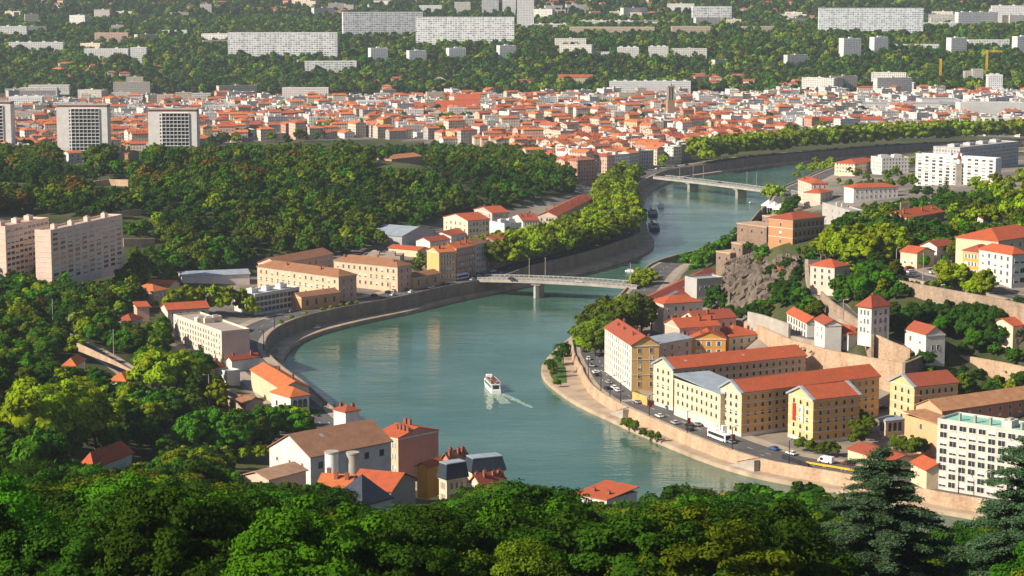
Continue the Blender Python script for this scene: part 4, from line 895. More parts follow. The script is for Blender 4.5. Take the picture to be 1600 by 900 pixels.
# brick bell tower, spire, cranes
def bell_tower():
    x, y = P(1047, 192, 8); r = empty('bell_tower', (x, y, 8), .2, 'slim square brick bell tower rising from the red roofs', 'tower'); s = 4.4; h = 45
    b = MB(); b.box(-s, s, -s, s, 0, h * .62, 0, (.40, .26, .18)); b.build('shaft', [M['wall']], r)
    b = MB()
    for i in (-1, 0, 1):
        for j in (-1, 1): b.box(i * s * .72 - .5, i * s * .72 + .5, j * s * .82 - .5, j * s * .82 + .5, h * .621, h * .95); b.box(j * s * .82 - .45, j * s * .82 + .45, i * s * .6 - .45, i * s * .6 + .45, h * .622, h * .949)
    b.box(-s * .5, s * .5, -s * .5, s * .5, h * .62, h * .95, 1)
    b.build('belfry', [M['concrete'], M['framed']], r)
    b = MB(); b.box(-s, s, -s, s, h * .951, h, 0); b.cyl(0, 0, s * .5, .2, h + .01, h + 5, 4); b.build('cap', [M['concrete']], r)
bell_tower()
def spire():
    x, y = P(1497, 291, 18); r = empty('church_spire', (x, y, 18), 0, 'slim grey church spire with red tip before the nine storey block', 'church tower')
    b = MB(); b.box(-2.2, 2.2, -2.2, 2.2, 0, 17); b.box(-2.5, 2.5, -2.5, 2.5, 17.01, 17.6); b.build('shaft', [M['concrete']], r)
    b = MB(); b.cyl(0, 0, 1.6, 1.4, 17.61, 21, 8); b.build('lantern', [M['white']], r)
    b = MB(); b.cyl(0, 0, 1.7, .05, 21.01, 27, 8, 0, RTD); b.build('spire_tip', [M['wall']], r)
spire()
def crane(px, yb, yt, jib, label, m):
    x, y, z = G(px, yb); h = (yb - yt) * y / F; r = empty('tower_crane', (x, y, z), 0, label, 'crane'); w = 1.1; b = MB()
    for a, c in ((-w, -w), (w, -w), (w, w), (-w, w)): b.tube((a, c, -20), (a, c, h), .4, .4, 4)
    n = int(h / 3)
    for i in range(n):
        z0, z1 = h * i / n, h * (i + 1) / n
        b.tube((-w, -w, z0), (w, -w, z1), .3, .3, 4); b.tube((w, w, z0), (-w, w, z1), .3, .3, 4); b.tube((-w, -w, z1), (-w, w, z0), .3, .3, 4)
    b.build('mast', [m], r)
    if jib:
        b = MB(); L_ = jib * y / F
        b.tube((-L_ * .3, 0, h + .5), (L_, 0, h + .5), .55, .45, 4); b.tube((-L_ * .1, 0, h + 3.5), (L_ * .95, 0, h + 2.2), .35, .3, 4)
        for i in range(12): u = L_ * i / 12; b.tube((u, 0, h + .5), (u + L_ / 24, 0, h + 3), .2, .2, 3)
        b.build('jib', [m], r)
        b = MB(); b.box(-L_ * .3, -L_ * .2, -1.2, 1.2, h - 1.5, h + .4); b.build('counterweight', [M['concrete']], r)
    b = MB(); b.box(-1.3, 1.3, -1.3, 1.3, h + .01, h + 2.6); b.build('cab', [m], r)
crane(1541, 126, 82, 24, 'yellow tower crane with long horizontal jib above the woods', M['yellow'])
crane(1469, 132, 95, 0, 'slim orange crane mast in front of the brown wall', M['yellow'])
# ------------------------------------------------------------------ roads, retaining walls, fort, bridges
ROADS = []
def road(pts, w, label, m='asphalt', kerb=True, lift=.16):
    pl = smooth([G(*p)[:2] for p in pts], 4); n = normals(pl, 1); ROADS.append((pl, w / 2))
    # the road bed: smoothed terrain height along the centre line
    zc = hz(pl[:, 0], pl[:, 1]); k = np.ones(7) / 7; zc = np.convolve(np.pad(zc, 3, mode='edge'), k, 'valid')
    offs = [-w / 2 - 1.6, -w / 2 - 1.6, -w / 2, -w / 2, 0, w / 2, w / 2, w / 2 + 1.6, w / 2 + 1.6]; dz = [-3, .14, .14, 0, 0, 0, .14, .14, -3]
    q = np.stack([pl + n * o for o in offs], 0); zz = np.stack([np.maximum(zc, hz(pl[:, 0] + n[:, 0] * o * .6, pl[:, 1] + n[:, 1] * o * .6)) for o in offs], 0).max(0)
    for a, nm, mm in (((3, 4, 5), 'road', M[m]), ((0, 1, 2, 3), 'kerb_pavement', M['pave']), ((5, 6, 7, 8), 'kerb_pavement', M['pave'])):
        v = np.concatenate([np.column_stack([q[i], zz + lift + dz[i]]) for i in a]); c = len(pl)
        f = [(r * c + j, r * c + j + 1, (r + 1) * c + j + 1, (r + 1) * c + j) for r in range(len(a) - 1) for j in range(c - 1)]
        me = bpy.data.meshes.new(nm); me.from_pydata(v.tolist(), [], f); me.materials.append(mm)
        tag(link(nm, me), ('pavement beside the ' if nm != 'road' else '') + label, None, None, 'structure')
    b = MB()
    for j in range(2, len(pl) - 2, 2):
        a, c = pl[j], pl[j] + (pl[j + 1] - pl[j]) * .6; nn = n[j] * .1; z0, z1 = zz[j] + lift + .01, zz[j] + (zz[j + 1] - zz[j]) * .6 + lift + .01
        b.face([(a[0] - nn[0], a[1] - nn[1], z0), (c[0] - nn[0], c[1] - nn[1], z1), (c[0] + nn[0], c[1] + nn[1], z1), (a[0] + nn[0], a[1] + nn[1], z0)])
    tag(b.build('road_marking', [M['mark']]), 'white dashes on the ' + label, None, None, 'structure')
road([(1212, 512), (1250, 530), (1290, 540)], 7, 'street in front of the white red roofed houses')
road([(1276, 415), (1279, 440), (1291, 465), (1312, 485), (1336, 506), (1366, 526), (1400, 545), (1424, 556)], 8, 'steep street curving down the right hill')
road([(1395, 412), (1418, 428), (1450, 437), (1500, 446), (1560, 460), (1640, 476)], 12, 'terrace road above the big retaining wall')
road([(60, 505), (100, 530), (140, 548), (175, 567), (208, 590)], 7, 'narrow road climbing through the left trees')
road([(322, 606), (348, 616), (368, 632), (376, 655), (370, 680)], 6, 'curved lane between the left trees')
road([(285, 560), (330, 540), (400, 545), (420, 520), (400, 500)], 7, 'lane beside the pale pink block')

def rwall(pts, zb, th, m, label, name='retaining_wall', back=0.0, cap=True):
    b = MB(); pl = [P(x, y, z) for x, y, z in pts]; n = len(pl)
    nn = []
    for i in range(n):
        a = np.array(pl[max(i - 1, 0)]); c = np.array(pl[min(i + 1, n - 1)]); t = (c - a) / np.linalg.norm(c - a); nn.append(np.array((-t[1], t[0])) * th)
    for i in range(n - 1):
        a, c = pl[i], pl[i + 1]; z0, z1 = pts[i][2], pts[i + 1][2]; a2 = np.array(a) + nn[i]; c2 = np.array(c) + nn[i + 1]
        b.face([(*a, zb), (*c, zb), (*c, z1), (*a, z0)]); b.face([(*c2, zb), (*a2, zb), (*a2, z0), (*c2, z1)])
        b.face([(*a, z0), (*c, z1), (*c2, z1), (*a2, z0)])
    for i, s in ((0, 1), (n - 1, -1)):
        a2 = np.array(pl[i]) + nn[i]; b.face([(*pl[i], zb), (*pl[i], pts[i][2]), (*a2, pts[i][2]), (*a2, zb)][::s])
    r = tag(b.build(name, [m]), label, 'wall')
    return r
rwall([(1110, 514, 18), (1150, 500, 21), (1178, 506, 23), (1235, 531, 24), (1300, 548, 24), (1360, 559, 24), (1410, 567, 24)], 4, 1.2, M['wall_pink'], 'long pink stone retaining wall behind the barracks roofs')
rwall([(1410, 567, 24), (1428, 560, 24), (1444, 552, 24)], 4, -1.2, M['wall_grey'], 'end face of the stone retaining wall by the ivy, shade in its colour')  # same wall in darker stone: its shade is put into the colour
rwall([(1475, 551, 21.8), (1520, 558, 21.8), (1570, 567, 21.8), (1640, 582, 21.8)], 6, 1.0, M['wall_pink'], 'stone garden wall with orange patch right of the white villa')
rwall([(1404, 438, 44), (1440, 445, 44), (1490, 454, 44), (1545, 464, 43.5), (1580, 471, 43), (1640, 484, 43)], 26, 1.2, M['wall_old'], 'big weathered retaining wall under the terrace road')
rwall([(1282, 455, 38), (1297, 470, 36.5), (1320, 486, 35), (1348, 506, 33), (1362, 524, 31)], 20, 1.0, M['wall_old'], 'stone wall following the steep street downhill')
rwall([(1366, 522, 31), (1395, 535, 29), (1422, 545, 27)], 16, 1.0, M['wall_pink'], 'stone and orange wall between villa and road end')
rwall([(1168, 487, 28), (1190, 492, 28), (1232, 506, 28)], 16, 1.0, M['concrete'], 'pale concrete wall left of the white house row')
rwall([(1408, 316, 44), (1440, 315, 44), (1493, 320, 44)], 20, 1.5, M['wall_grey'], 'tall grey fortress wall behind the mansard barracks')
rwall([(x, y, G(x, y)[2] + 2.2) for x, y, _ in [(148, 283, 38), (170, 280, 40), (200, 281, 42)]], 20, 1.2, M['wall_pink'], 'stone wall with lamp post high on the left hillside')
rwall([(x, y, G(x, y)[2] + 2.2) for x, y, _ in [(170, 330, 30), (200, 329, 30), (222, 329, 31)]], 10, 1.2, M['wall_pink'], 'upper pinkish wall behind the hillside slab end')
rwall([(x, y, G(x, y)[2] + 2.2) for x, y, _ in [(193, 373, 26), (220, 373, 26), (242, 372, 26)]], 10, 1.2, M['wall_pink'], 'lower pinkish wall right of the hillside slab')
rwall([(104, 529, 27.5), (140, 545, 27), (175, 562, 26), (204, 578, 25)], 24.2, .5, M['wall_pink'], 'pinkish parapet wall beside the climbing road')
rwall([(316, 604, 17), (340, 610, 17), (362, 622, 17), (378, 640, 17), (383, 655, 17)], 6, .5, M['wall_pink'], 'low curved wall outside the lane')
rwall([(345, 415, 13), (372, 410, 13), (402, 405, 13)], 6, .8, M['wall_grey'], 'dark stone wall at the foot of the woods')
rwall([(1222, 710, 6.4), (1254, 721, 6.4), (1262, 724, 6.4)], 4.9, .5, M['dark'], 'dark fence in front of the pavilion', name='fence')
rwall([(988, 612, 8.5), (1011, 620, 8.5)], 4.9, .5, simple('orange_plaster', (.70, .38, .12)), 'low orange wall at the foot of the corner block')

def fort_part(pts, z, zb, depth, label, m=None):
    A = [np.array(P(x, y, z)) for x, y in pts]; t = (A[1] - A[0]) / np.linalg.norm(A[1] - A[0]); nrm = np.array((-t[1], t[0])) * depth
    poly = [tuple(A[0]), tuple(A[1]), tuple(A[1] + nrm), tuple(A[0] + nrm)]
    r = empty('fort_bastion', (*A[0], zb), 0, label, 'fort'); L_ = np.linalg.norm(A[1] - A[0])
    b = MB(); b.prism([(p[0] - A[0][0], p[1] - A[0][1]) for p in poly], -6, z - zb); b.build('wall', [m or M['fort']], r)
    b = MB(); n = max(2, int(L_ / 6))
    for i in range(n):
        c = t * L_ * (i + .5) / n; q = [c + t * s * .5 - nrm / depth * .06 + nrm / depth * o for s, o in ((-1, 0), (1, 0), (1, .05), (-1, .05))]
        b.prism([tuple(v) for v in q], z - zb - 3.4, z - zb - 2.2)
    b.build('gun_slits', [M['glass']], r)['kind'] = 'stuff'
    b = MB(); e = [(p[0] - A[0][0], p[1] - A[0][1]) for p in poly]; c = np.mean(e, 0); e = [tuple(c + (np.array(p) - c) * 1.03) for p in e]
    b.prism(e, z - zb + .01, z - zb + .7); b.build('coping', [M['wall_pink']], r)
fort_part([(1152, 350), (1198, 356)], 46, 28, 14, 'brown stone bastion with gun ports on top of the cliff')
fort_part([(1143, 380), (1160, 383)], 38, 18, 7, 'small square stone tower below the bastion')
fort_part([(1119, 394), (1141, 397)], 33, 8, 12, 'lowest stone tower of the fort beside the trees')
fort_part([(1191, 338), (1204, 340)], 49, 30, 8, 'stone turret between bastion and brown barracks')
def cliff(top, bot, label, rows=14, amp=2.6, seed=1):
    # rock face: rough surface closed with a back, so it has real depth
    r = np.random.default_rng(seed); T = smooth([(*P(x, y, z),) for x, y, z in top], 1.6); Bt = smooth([(*P(x, y, z),) for x, y, z in bot], 1.6)
    zt = np.interp(np.linspace(0, 1, len(T)), np.linspace(0, 1, len(top)), [p[2] for p in top]); n = 60
    def rs(pl): s = np.linspace(0, len(pl) - 1, n); return np.stack([np.interp(s, np.arange(len(pl)), pl[:, k]) for k in (0, 1)], 1)
    T, Bt = rs(T), rs(Bt); zt = np.interp(np.linspace(0, 1, n), np.linspace(0, 1, len(zt)), zt); zb = np.interp(np.linspace(0, 1, n), np.linspace(0, 1, len(bot)), [p[2] for p in bot])
    V = []
    for k in range(rows + 1):
        a = k / rows; p = Bt * (1 - a) + T * a; e_ = a ** .55; z = zb * (1 - e_) + zt * e_
        j = r.normal(0, 1, (n, 2)) * amp * .45; w = np.sin(np.arange(n) * .55 + k * .2) * amp * .6 + np.sin(np.arange(n) * 1.4 + k * .5) * amp * .35
        p = p + j * (0 < k < rows) + np.array((-.5, -.85)) * w[:, None]
        V.append(np.column_stack([p, z + r.normal(0, .5, n) * (k < rows)]))
    V.append(np.column_stack([T + np.array((3, 9)), zt - 1])); V = np.concatenate(V); R = rows + 2
    f = [(k * n + j, k * n + j + 1, (k + 1) * n + j + 1, (k + 1) * n + j) for k in range(R - 1) for j in range(n - 1)]
    me = bpy.data.meshes.new('rock_cliff'); me.from_pydata(V.tolist(), [], f); me.materials.append(M['rock'])
    tag(link('rock_cliff', me), label, None, None, 'structure')
cliff([(1134, 408, 32), (1158, 394, 38), (1200, 390, 41), (1245, 400, 41)], [(1128, 484, 9), (1150, 500, 9), (1195, 508, 10), (1232, 500, 16)], 'brown rock cliff under the fort', amp=2.0, rows=20)
cliff([(1248, 538, 23), (1275, 548, 22), (1300, 560, 20), (1330, 578, 15)], [(1250, 598, 6), (1278, 608, 5), (1300, 614, 5), (1335, 622, 5)], 'dark jagged rock behind the barracks roof', seed=3, amp=2.0)

def bridge(A, Bp, z, w, piers, label, zl=None, thick=1.6, arch=0.0):
    a, c = np.array(P(*A, z)), np.array(P(*Bp, z)); L_ = np.linalg.norm(c - a); rz = math.atan2(c[1] - a[1], c[0] - a[0])
    r = empty('road_bridge', (a[0], a[1], 0), rz, label, 'bridge')
    n = 16; b = MB(); zz = lambda u: z + arch * (1 - (2 * u / L_ - 1) ** 2)
    for i in range(n):
        u0, u1 = L_ * i / n, L_ * (i + 1) / n
        for y0, y1, d0, d1 in ((-w / 2, w / 2, 0, thick),):
            b.face([(u0, y0, zz(u0)), (u1, y0, zz(u1)), (u1, y1, zz(u1)), (u0, y1, zz(u0))])
            b.face([(u0, y0, zz(u0) - d1), (u1, y0, zz(u1) - d1), (u1, y0, zz(u1)), (u0, y0, zz(u0))])
            b.face([(u1, y1, zz(u1) - d1), (u0, y1, zz(u0) - d1), (u0, y1, zz(u0)), (u1, y1, zz(u1))])
            b.face([(u0, y1 - 2, zz(u0) - d1 - .01), (u1, y1 - 2, zz(u1) - d1 - .01), (u1, y0 + 2, zz(u1) - d1 - .01), (u0, y0 + 2, zz(u0) - d1 - .01)])
    b.build('deck', [M['concrete']], r)
    b = MB()
    for i in range(n):
        u0, u1 = L_ * i / n, L_ * (i + 1) / n; b.face([(u0, -w / 2 + 2.4, zz(u0) + .02), (u1, -w / 2 + 2.4, zz(u1) + .02), (u1, w / 2 - 2.4, zz(u1) + .02), (u0, w / 2 - 2.4, zz(u0) + .02)])
    b.build('carriageway', [M['asphalt']], r)
    for s in (-1, 1):
        b = MB(); y = s * (w / 2 - .1)
        for i in range(n): u0, u1 = L_ * i / n, L_ * (i + 1) / n; b.tube((u0, y, zz(u0) + 1.1), (u1, y, zz(u1) + 1.1), .09, .09, 4); b.tube((u0, y, zz(u0) + .6), (u1, y, zz(u1) + .6), .05, .05, 4)
        for i in range(n * 2 + 1): u = L_ * i / n / 2; b.tube((u, y, zz(u)), (u, y, zz(u) + 1.15), .07, .07, 4)
        b.build('railing', [M['white']], r)
    for px_ in piers:
        q = np.array(P(px_[0], px_[1], z)); u = (q - a) @ (c - a) / L_; b = MB()
        b.prism([(u - 1.6, -w / 2 + 2), (u, -w / 2 + .6), (u + 1.6, -w / 2 + 2), (u + 1.6, w / 2 - 2), (u, w / 2 - .6), (u - 1.6, w / 2 - 2)], -5, zz(u) - thick - 1.2)
        b.box(u - 2.6, u + 2.6, -w / 2 + .8, w / 2 - .8, zz(u) - thick - 1.19, zz(u) - thick - .02); b.build('pier', [M['concrete']], r)
    return r, a, c, rz
BR1 = bridge((752, 434), (1000, 446), 9.2, 13, [(838, 440)], 'low concrete road bridge with one pier nearest the barracks', arch=.9)
BR2 = bridge((1030, 276), (1262, 305), 9.2, 13, [(1092, 282), (1173, 291)], 'far concrete road bridge with two piers', arch=.5)

# ------------------------------------------------------------------ street lamps
def lamp_proto(name, h, arm, m, label, banner=False):
    r = empty(name, (0, 0, -500), 0, label, 'street lamp')
    b = MB(); b.tube((0, 0, 0), (0, 0, h), .20, .14, 8); b.tube((0, 0, 0), (0, 0, .8), .28, .22, 8); b.build('pole', [m], r)
    b = MB(); b.tube((0, 0, h - .3), (arm, 0, h + .25), .08, .07, 6); b.build('arm', [m], r)
    b = MB(); b.box(arm - .25, arm + .75, -.2, .2, h + .12, h + .32); b.build('lamp_head', [m], r)
    if banner: b = MB(); b.box(.2, 1.2, -.04, .04, h * .45, h * .45 + 2.2); b.build('banner', [M['red']], r)
    return r
def place_first(r, loc, rz, label): r.location = loc; r.rotation_euler = (0, 0, rz); r['label'] = label; return r
LP = [lamp_proto('street_lamp', 9, 1.6, M['dark'], 'x'), lamp_proto('street_lamp', 9, 1.6, M['dark'], 'x', True), lamp_proto('street_lamp', 12, 1.8, M['concrete'], 'x')]
used = [False] * 3
def lamp(k, loc, rz, label, group):
    if used[k]: return copy_tree(LP[k], loc, rz, label, group)
    used[k] = True; LP[k]['group'] = group; return place_first(LP[k], loc, rz, label)
gR = 'black lamps along the right quay parapet'
for k, x, y, l in ((0, 890, 594, 'nearest the palm like trees at the quay corner'), (0, 912, 615, 'second from the quay corner trees'), (0, 924, 625, 'third from the quay corner trees'), (0, 937, 634, 'above the head of the quay stairs'),
                (1, 994, 657, 'beside the orange wall of the corner block'), (1, 1060, 678, 'before the arched barracks gate'), (1, 1133, 705, 'beside the white bus'), (0, 1235, 730, 'in front of the pavilion trees'),
                (0, 1463, 788, 'below the grey grid fronted slab')):
    p, a = bank_frame(RW, RN, lwR, x, y, 1.7, 8.0)
    lamp(k, p, a + math.pi / 2 + math.pi, ('black street lamp with red banner ' if k else 'slim black street lamp ') + l, gR)
for x, y, l in ((827, 438, 'tall pale lamp post left end of the near bridge, left one'), (852, 437, 'tall pale lamp post on the near bridge, second from left'), (985, 446, 'tall pale lamp post at the right end of the near bridge'), ):
    q = P(x, y, 9.9); lamp(2, (q[0], q[1], 9.6), 1.6, l, 'pale lamp posts on the bridges')
for x, y, l in ((1062, 279, 'leftmost'), (1083, 281, 'second from the left'), (1099, 283, 'third from the left'), (1167, 292, 'fourth from the left'), (1182, 293, 'rightmost')):
    q = P(x, y, 9.6); lamp(2, (q[0], q[1], 9.4), 1.6, 'pale lamp post on the far bridge, ' + l, 'pale lamp posts on the bridges')
for x, y, l in ((633, 470, 'left quay lamp before the salmon far wing'), (580, 482, 'left quay lamp by the hedge bushes'), (720, 452, 'left quay lamp beside the white bus'), (471, 515, 'left quay lamp below the orange lodge'), (423, 545, 'left quay lamp above the inner bend of the towpath')):
    p, a = bank_frame(LW, LN, lwL, x, y, 1.8, 8.0); lamp(0, p, a + math.pi / 2, 'slim dark ' + l, 'dark lamps along the left quay')
for x, y, l in ((1282, 437, 'pale lamp post at the top of the steep street'), (1317, 512, 'pale lamp post on the steep street bend'), (1384, 548, 'pale lamp post at the lower end of the steep street'), (1442, 440, 'pale lamp post on the terrace by the round bush'),
                (1485, 450, 'pale lamp post among the terrace trees'), (154, 282, 'pale lamp post on the hillside stone wall'), (109, 535, 'pale lamp post at the climbing road, upper'), (178, 562, 'pale lamp post at the climbing road, lower'),
                (83, 512, 'pale lamp post with two heads in the left trees'), (327, 634, 'pale lamp post on the curved lane'), (1400, 430, 'pale lamp post at the corner of the terrace road')):
    g = G(x, y); lamp(2, (g[0], g[1], g[2]), rnd.uniform(0, 6), l, 'lamp posts on the hills')
# quay stairs
def stairs(px, py, label, flip=1):
    p, a = bank_frame(RW, RN, lwR, px, py, -1.0, 1.5); r = empty('quay_stairs', p, a, label, 'stairs'); b = MB()
    n = 14
    for i in range(n): b.box((i - n / 2) * .9 * flip - .45, (i - n / 2) * .9 * flip + .45, -1.2, 1.2, -.5, (i + 1) * 3.9 / n)
    b.build('steps', [M['concrete']], r)
    b = MB(); b.tube((-n / 2 * .9 * flip, -1.2, 1.0), (n / 2 * .9 * flip, -1.2, 4.9), .08, .08, 5); b.build('handrail', [M['dark']], r)
stairs(948, 652, 'dark stone quay stairs below the corner block', -1); stairs(1163, 735, 'dark stone quay stairs below the pavilion', -1)

# ------------------------------------------------------------------ vehicles
def car_body():
    prof = [(-2.15, .35), (-2.2, .75), (-2.0, .95), (-1.0, 1.0), (1.1, 1.0), (1.95, .88), (2.15, .6), (2.1, .35)]
    b = MB(); w = .88
    for i in range(len(prof)):
        a, c = prof[i], prof[(i + 1) % len(prof)]; b.face([(a[0], w, a[1]), (c[0], w, c[1]), (c[0], -w, c[1]), (a[0], -w, a[1])])
    b.face([(x, -w, z) for x, z in prof][::-1]); b.face([(x, w, z) for x, z in prof]); b.box(-1.35, .35, -.68, .68, 1.4, 1.47)
    return b.mesh('body', [M['white']])
def car_glass():
    b = MB(); lo = [(-1.9, -.80), (1.15, -.80), (1.15, .80), (-1.9, .80)]; hi = [(-1.4, -.68), (.4, -.68), (.4, .68), (-1.4, .68)]
    for i in range(4): j = (i + 1) % 4; b.face([(*lo[i], 1.0), (*lo[j], 1.0), (*hi[j], 1.4), (*hi[i], 1.4)])
    b.face([(*p, 1.401) for p in hi]); return b.mesh('windows', [M['glass']])
def wheel_mesh(r=.33, t=.22):
    b = MB(); n = 12
    A = [(r * math.cos(2 * math.pi * i / n), -t / 2, r * math.sin(2 * math.pi * i / n)) for i in range(n)]; D = [(x, t / 2, z) for x, y, z in A]
    for i in range(n): b.face([A[i], A[(i + 1) % n], D[(i + 1) % n], D[i]])
    b.face(A); b.face(D[::-1]); return b.mesh('wheel', [M['dark']])
CB, CG, WH = car_body(), car_glass(), wheel_mesh()
PAINT = {'white': M['white'], 'black': simple('black_paint', (.02, .02, .025), .35), 'grey': simple('grey_paint', (.25, .26, .28), .4), 'silver': simple('silver_paint', (.5, .51, .53), .35, metal=.3),
         'red': simple('red_paint', (.45, .03, .03), .35), 'blue': simple('blue_paint', (.05, .12, .35), .35)}
car0 = empty('parked_car', (0, 0, 0), 0, 'x', 'car')
link('body', CB, car0); link('windows', CG, car0)
for sx in (-1.35, 1.35):
    for sy in (-.82, .82): w = link('wheel', WH, car0); w.location = (sx, sy, .33)
_first = [True]
def car(loc, rz, colour, label, name='parked_car', s=1.0):
    if _first[0]:
        _first[0] = False; car0.location = loc; car0.rotation_euler = (0, 0, rz); car0['label'] = label; car0['group'] = 'cars on the streets'; r = car0
        sl = car0.children[0].material_slots[0]; sl.link = 'OBJECT'; sl.material = PAINT[colour]; return
    copy_tree(car0, loc, rz, label, 'cars on the streets', s, {'body': PAINT[colour]})
def rcar(px, py, colour, label, off=None, dr=0):
    bs = min(((bank_frame(RW, RN, lwR, px, py, o, 7.95), o) for o in (6, 9, 12.5, 16, 19)), key=lambda q: abs(proj(*q[0][0])[1] - py) + .6 * abs(proj(*q[0][0])[0] - px))
    car(bs[0][0], bs[0][1] + dr, colour, label)
for a in ((900, 549, 'black', 'black car farthest up the right quay road, under the trees'), (894, 563, 'white', 'white car just below the farthest black car'), (897, 572, 'grey', 'grey blue car between white car and zebra crossing'), (917, 571, 'white', 'white car alone in the left lane beside the tree trunks'),
          (906, 585, 'white', 'white car stopped right at the zebra crossing'), (922, 587, 'black', 'black car beside the white one at the zebra crossing'), (931, 608, 'black', 'black car driving below the zebra crossing'), (946, 598, 'silver', 'silver car parked just before the camper van'),
          (956, 607, 'white', 'white car parked at the white facade, upper of two'), (963, 612, 'white', 'white car parked at the white facade, lower of two'), (993, 629, 'silver', 'silver car at the end of the parked row by the orange wall'), (1018, 652, 'white', 'white car driving past the gabled barracks front'),
          (1049, 664, 'silver', 'silver car driving before the arched gate'), (1067, 671, 'black', 'black car right behind the silver one'), (1080, 664, 'black', 'black car parked under the barracks windows'), (1092, 667, 'grey', 'grey car parked between black car and white vans'), (1140, 692, 'grey', 'grey car just in front of the white bus')):
    rcar(*a)
def van(loc, rz, label, cat='van', name='white_van', L_=5.6, h=2.5, w=2.0, body=None, roofc=None):
    r = empty(name, loc, rz, label, cat); b = MB(); x0, x1 = -L_ / 2, L_ / 2
    prof = [(x0, .4), (x0, h), (x1 - 1.3, h), (x1 - .5, h * .62), (x1, h * .5), (x1, .4)] if cat != 'bus' else [(x0, .4), (x0, h - .1), (x0 + .2, h), (x1 - .2, h), (x1, h - .2), (x1, .4)]
    for i in range(len(prof)): a, c = prof[i], prof[(i + 1) % len(prof)]; b.face([(a[0], w / 2, a[1]), (c[0], w / 2, c[1]), (c[0], -w / 2, c[1]), (a[0], -w / 2, a[1])])
    b.face([(x, -w / 2, z) for x, z in prof][::-1]); b.face([(x, w / 2, z) for x, z in prof]); b.build('body', [body or M['white']], r)
    b = MB()
    for s in (-1, 1): y = s * (w / 2 + .012); b.face([(x0 + .5 if cat == 'bus' else x1 - 2.2, y, h * .42), (x1 - .8, y, h * .42), (x1 - 1.0, y, h * .8), (x0 + .5 if cat == 'bus' else x1 - 2.2, y, h * .8)][::s])
    if cat == 'bus': b.face([(x1 + .012, -w / 2 + .2, h * .4), (x1 + .012, w / 2 - .2, h * .4), (x1 + .012, w / 2 - .2, h * .85), (x1 + .012, -w / 2 + .2, h * .85)]); b.face([(x0 - .012, w / 2 - .2, h * .45), (x0 - .012, -w / 2 + .2, h * .45), (x0 - .012, -w / 2 + .2, h * .85), (x0 - .012, w / 2 - .2, h * .85)])
    else: b.face([(x1 - .48, -w / 2 + .15, h * .63), (x1 - .48, w / 2 - .15, h * .63), (x1 - 1.27, w / 2 - .15, h * .97), (x1 - 1.27, -w / 2 + .15, h * .97)])
    b.build('windows', [M['glass']], r)
    for sx in (x0 + 1.1, x1 - 1.1) + ((x0 + 2.6,) if L_ > 9 else ()):
        for sy in (-w / 2 + .1, w / 2 - .1): q = link('wheel', WH, r); q.location = (sx, sy, .4); q.scale = (1.25,) * 3
    if cat == 'bus':
        b = MB(); b.box(-L_ * .3, -L_ * .1, -.7, .7, h + .01, h + .35); b.box(L_ * .1, L_ * .25, -.7, .7, h + .01, h + .35); b.build('roof_unit', [M['white']], r)
    return r
for x, y, off, l, L_ in ((941, 588, 15, 'white camper van parked before the white facade', 6.5), (1108, 669, 16, 'white van parked under the barracks wing, left of two', 6), (1123, 673, 16, 'white van parked under the barracks wing, right of two', 6)):
    p, a = bank_frame(RW, RN, lwR, x, y, off); van(p, a, l, L_=L_, h=2.7)
p, a = bank_frame(RW, RN, lwR, 1120, 686, 8); van(p, a + math.pi, 'white and black articulated city bus beside the quay parapet', 'bus', 'city_bus', 13, 3.2, 2.5)
p, a = bank_frame(LW, LN, lwL, 737, 438, 14); van(p, a, 'white and blue city bus before the brown quay houses', 'bus', 'city_bus', 12, 3.1, 2.5)
for i, (x, y, off, c, l) in enumerate(((648, 456, 12, 'grey', 'grey car driving before the low brown lodge'), (672, 450, 17, 'white', 'white car parked at the ochre quay house, first'), (686, 447, 17, 'silver', 'silver car parked at the ochre quay house, second'), (700, 444, 17, 'black', 'black car parked before the brown quay house'),
        (712, 442, 17, 'white', 'white car parked left of the blue white bus'), (765, 432, 12, 'silver', 'silver car turning onto the near bridge'), (790, 426, 14, 'white', 'white car under the first plane trees'), (535, 474, 12, 'black', 'black car in front of the orange lodge'),
        (560, 470, 15, 'silver', 'silver car parked before the salmon pavilion'), (605, 462, 9, 'white', 'white car driving between the two salmon wings'), (770, 428, 7, 'blue', 'blue car at the corner by the bridge'))):
    p, a = bank_frame(LW, LN, lwL, x, y, off); car(p, a, c, l)
for x, y, c, l in ((498, 514, 'white', 'white car alone on the left towpath'), (426, 551, 'silver', 'silver car on the towpath at the inner bend'), (420, 561, 'black', 'black car on the towpath at the inner bend')):
    p, a = bank_frame(LW, LN, lwL, x, y, -3.5, 2.03); car(p, a, c, l)
for x, y, c, l, rz in ((1271, 424, 'white', 'white car parked at the top of the steep street', 1.6), (1273, 435, 'white', 'second white car parked at the top of the steep street', 1.6), (1289, 474, 'black', 'black car in the bend beside the pale concrete wall', 2.2), (1285, 468, 'grey', 'grey car behind the black car in the bend', 2.1),
        (1421, 421, 'red', 'dark red car first in the terrace parking row', .5), (1424, 427, 'white', 'white car second in the terrace parking row', .5), (1427, 433, 'white', 'white car third in the terrace parking row', .5), (1476, 434, 'silver', 'silver car under the terrace canopy', .2), (1262, 529, 'black', 'black car at the foot of the white house row', 2.6),
        (1378, 640, 'black', 'dark car between gatehouse and yellow building', .4), (1460, 428, 'white', 'white car parked before the white cottage', .2), (118, 437, 'black', 'dark car at the foot of the hillside slab', .5), (140, 434, 'white', 'white car at the foot of the hillside slab', .5), (187, 537, 'blue', 'blue car beside the climbing road', .4),
        (1175, 318, 'white', 'white car on the square before the far pink block', .4), (1222, 322, 'grey', 'grey car on the square before the far pink block', .4)):
    g = G(x, y); car((g[0], g[1], g[2] + .2), rz, c, l)
rm = 0
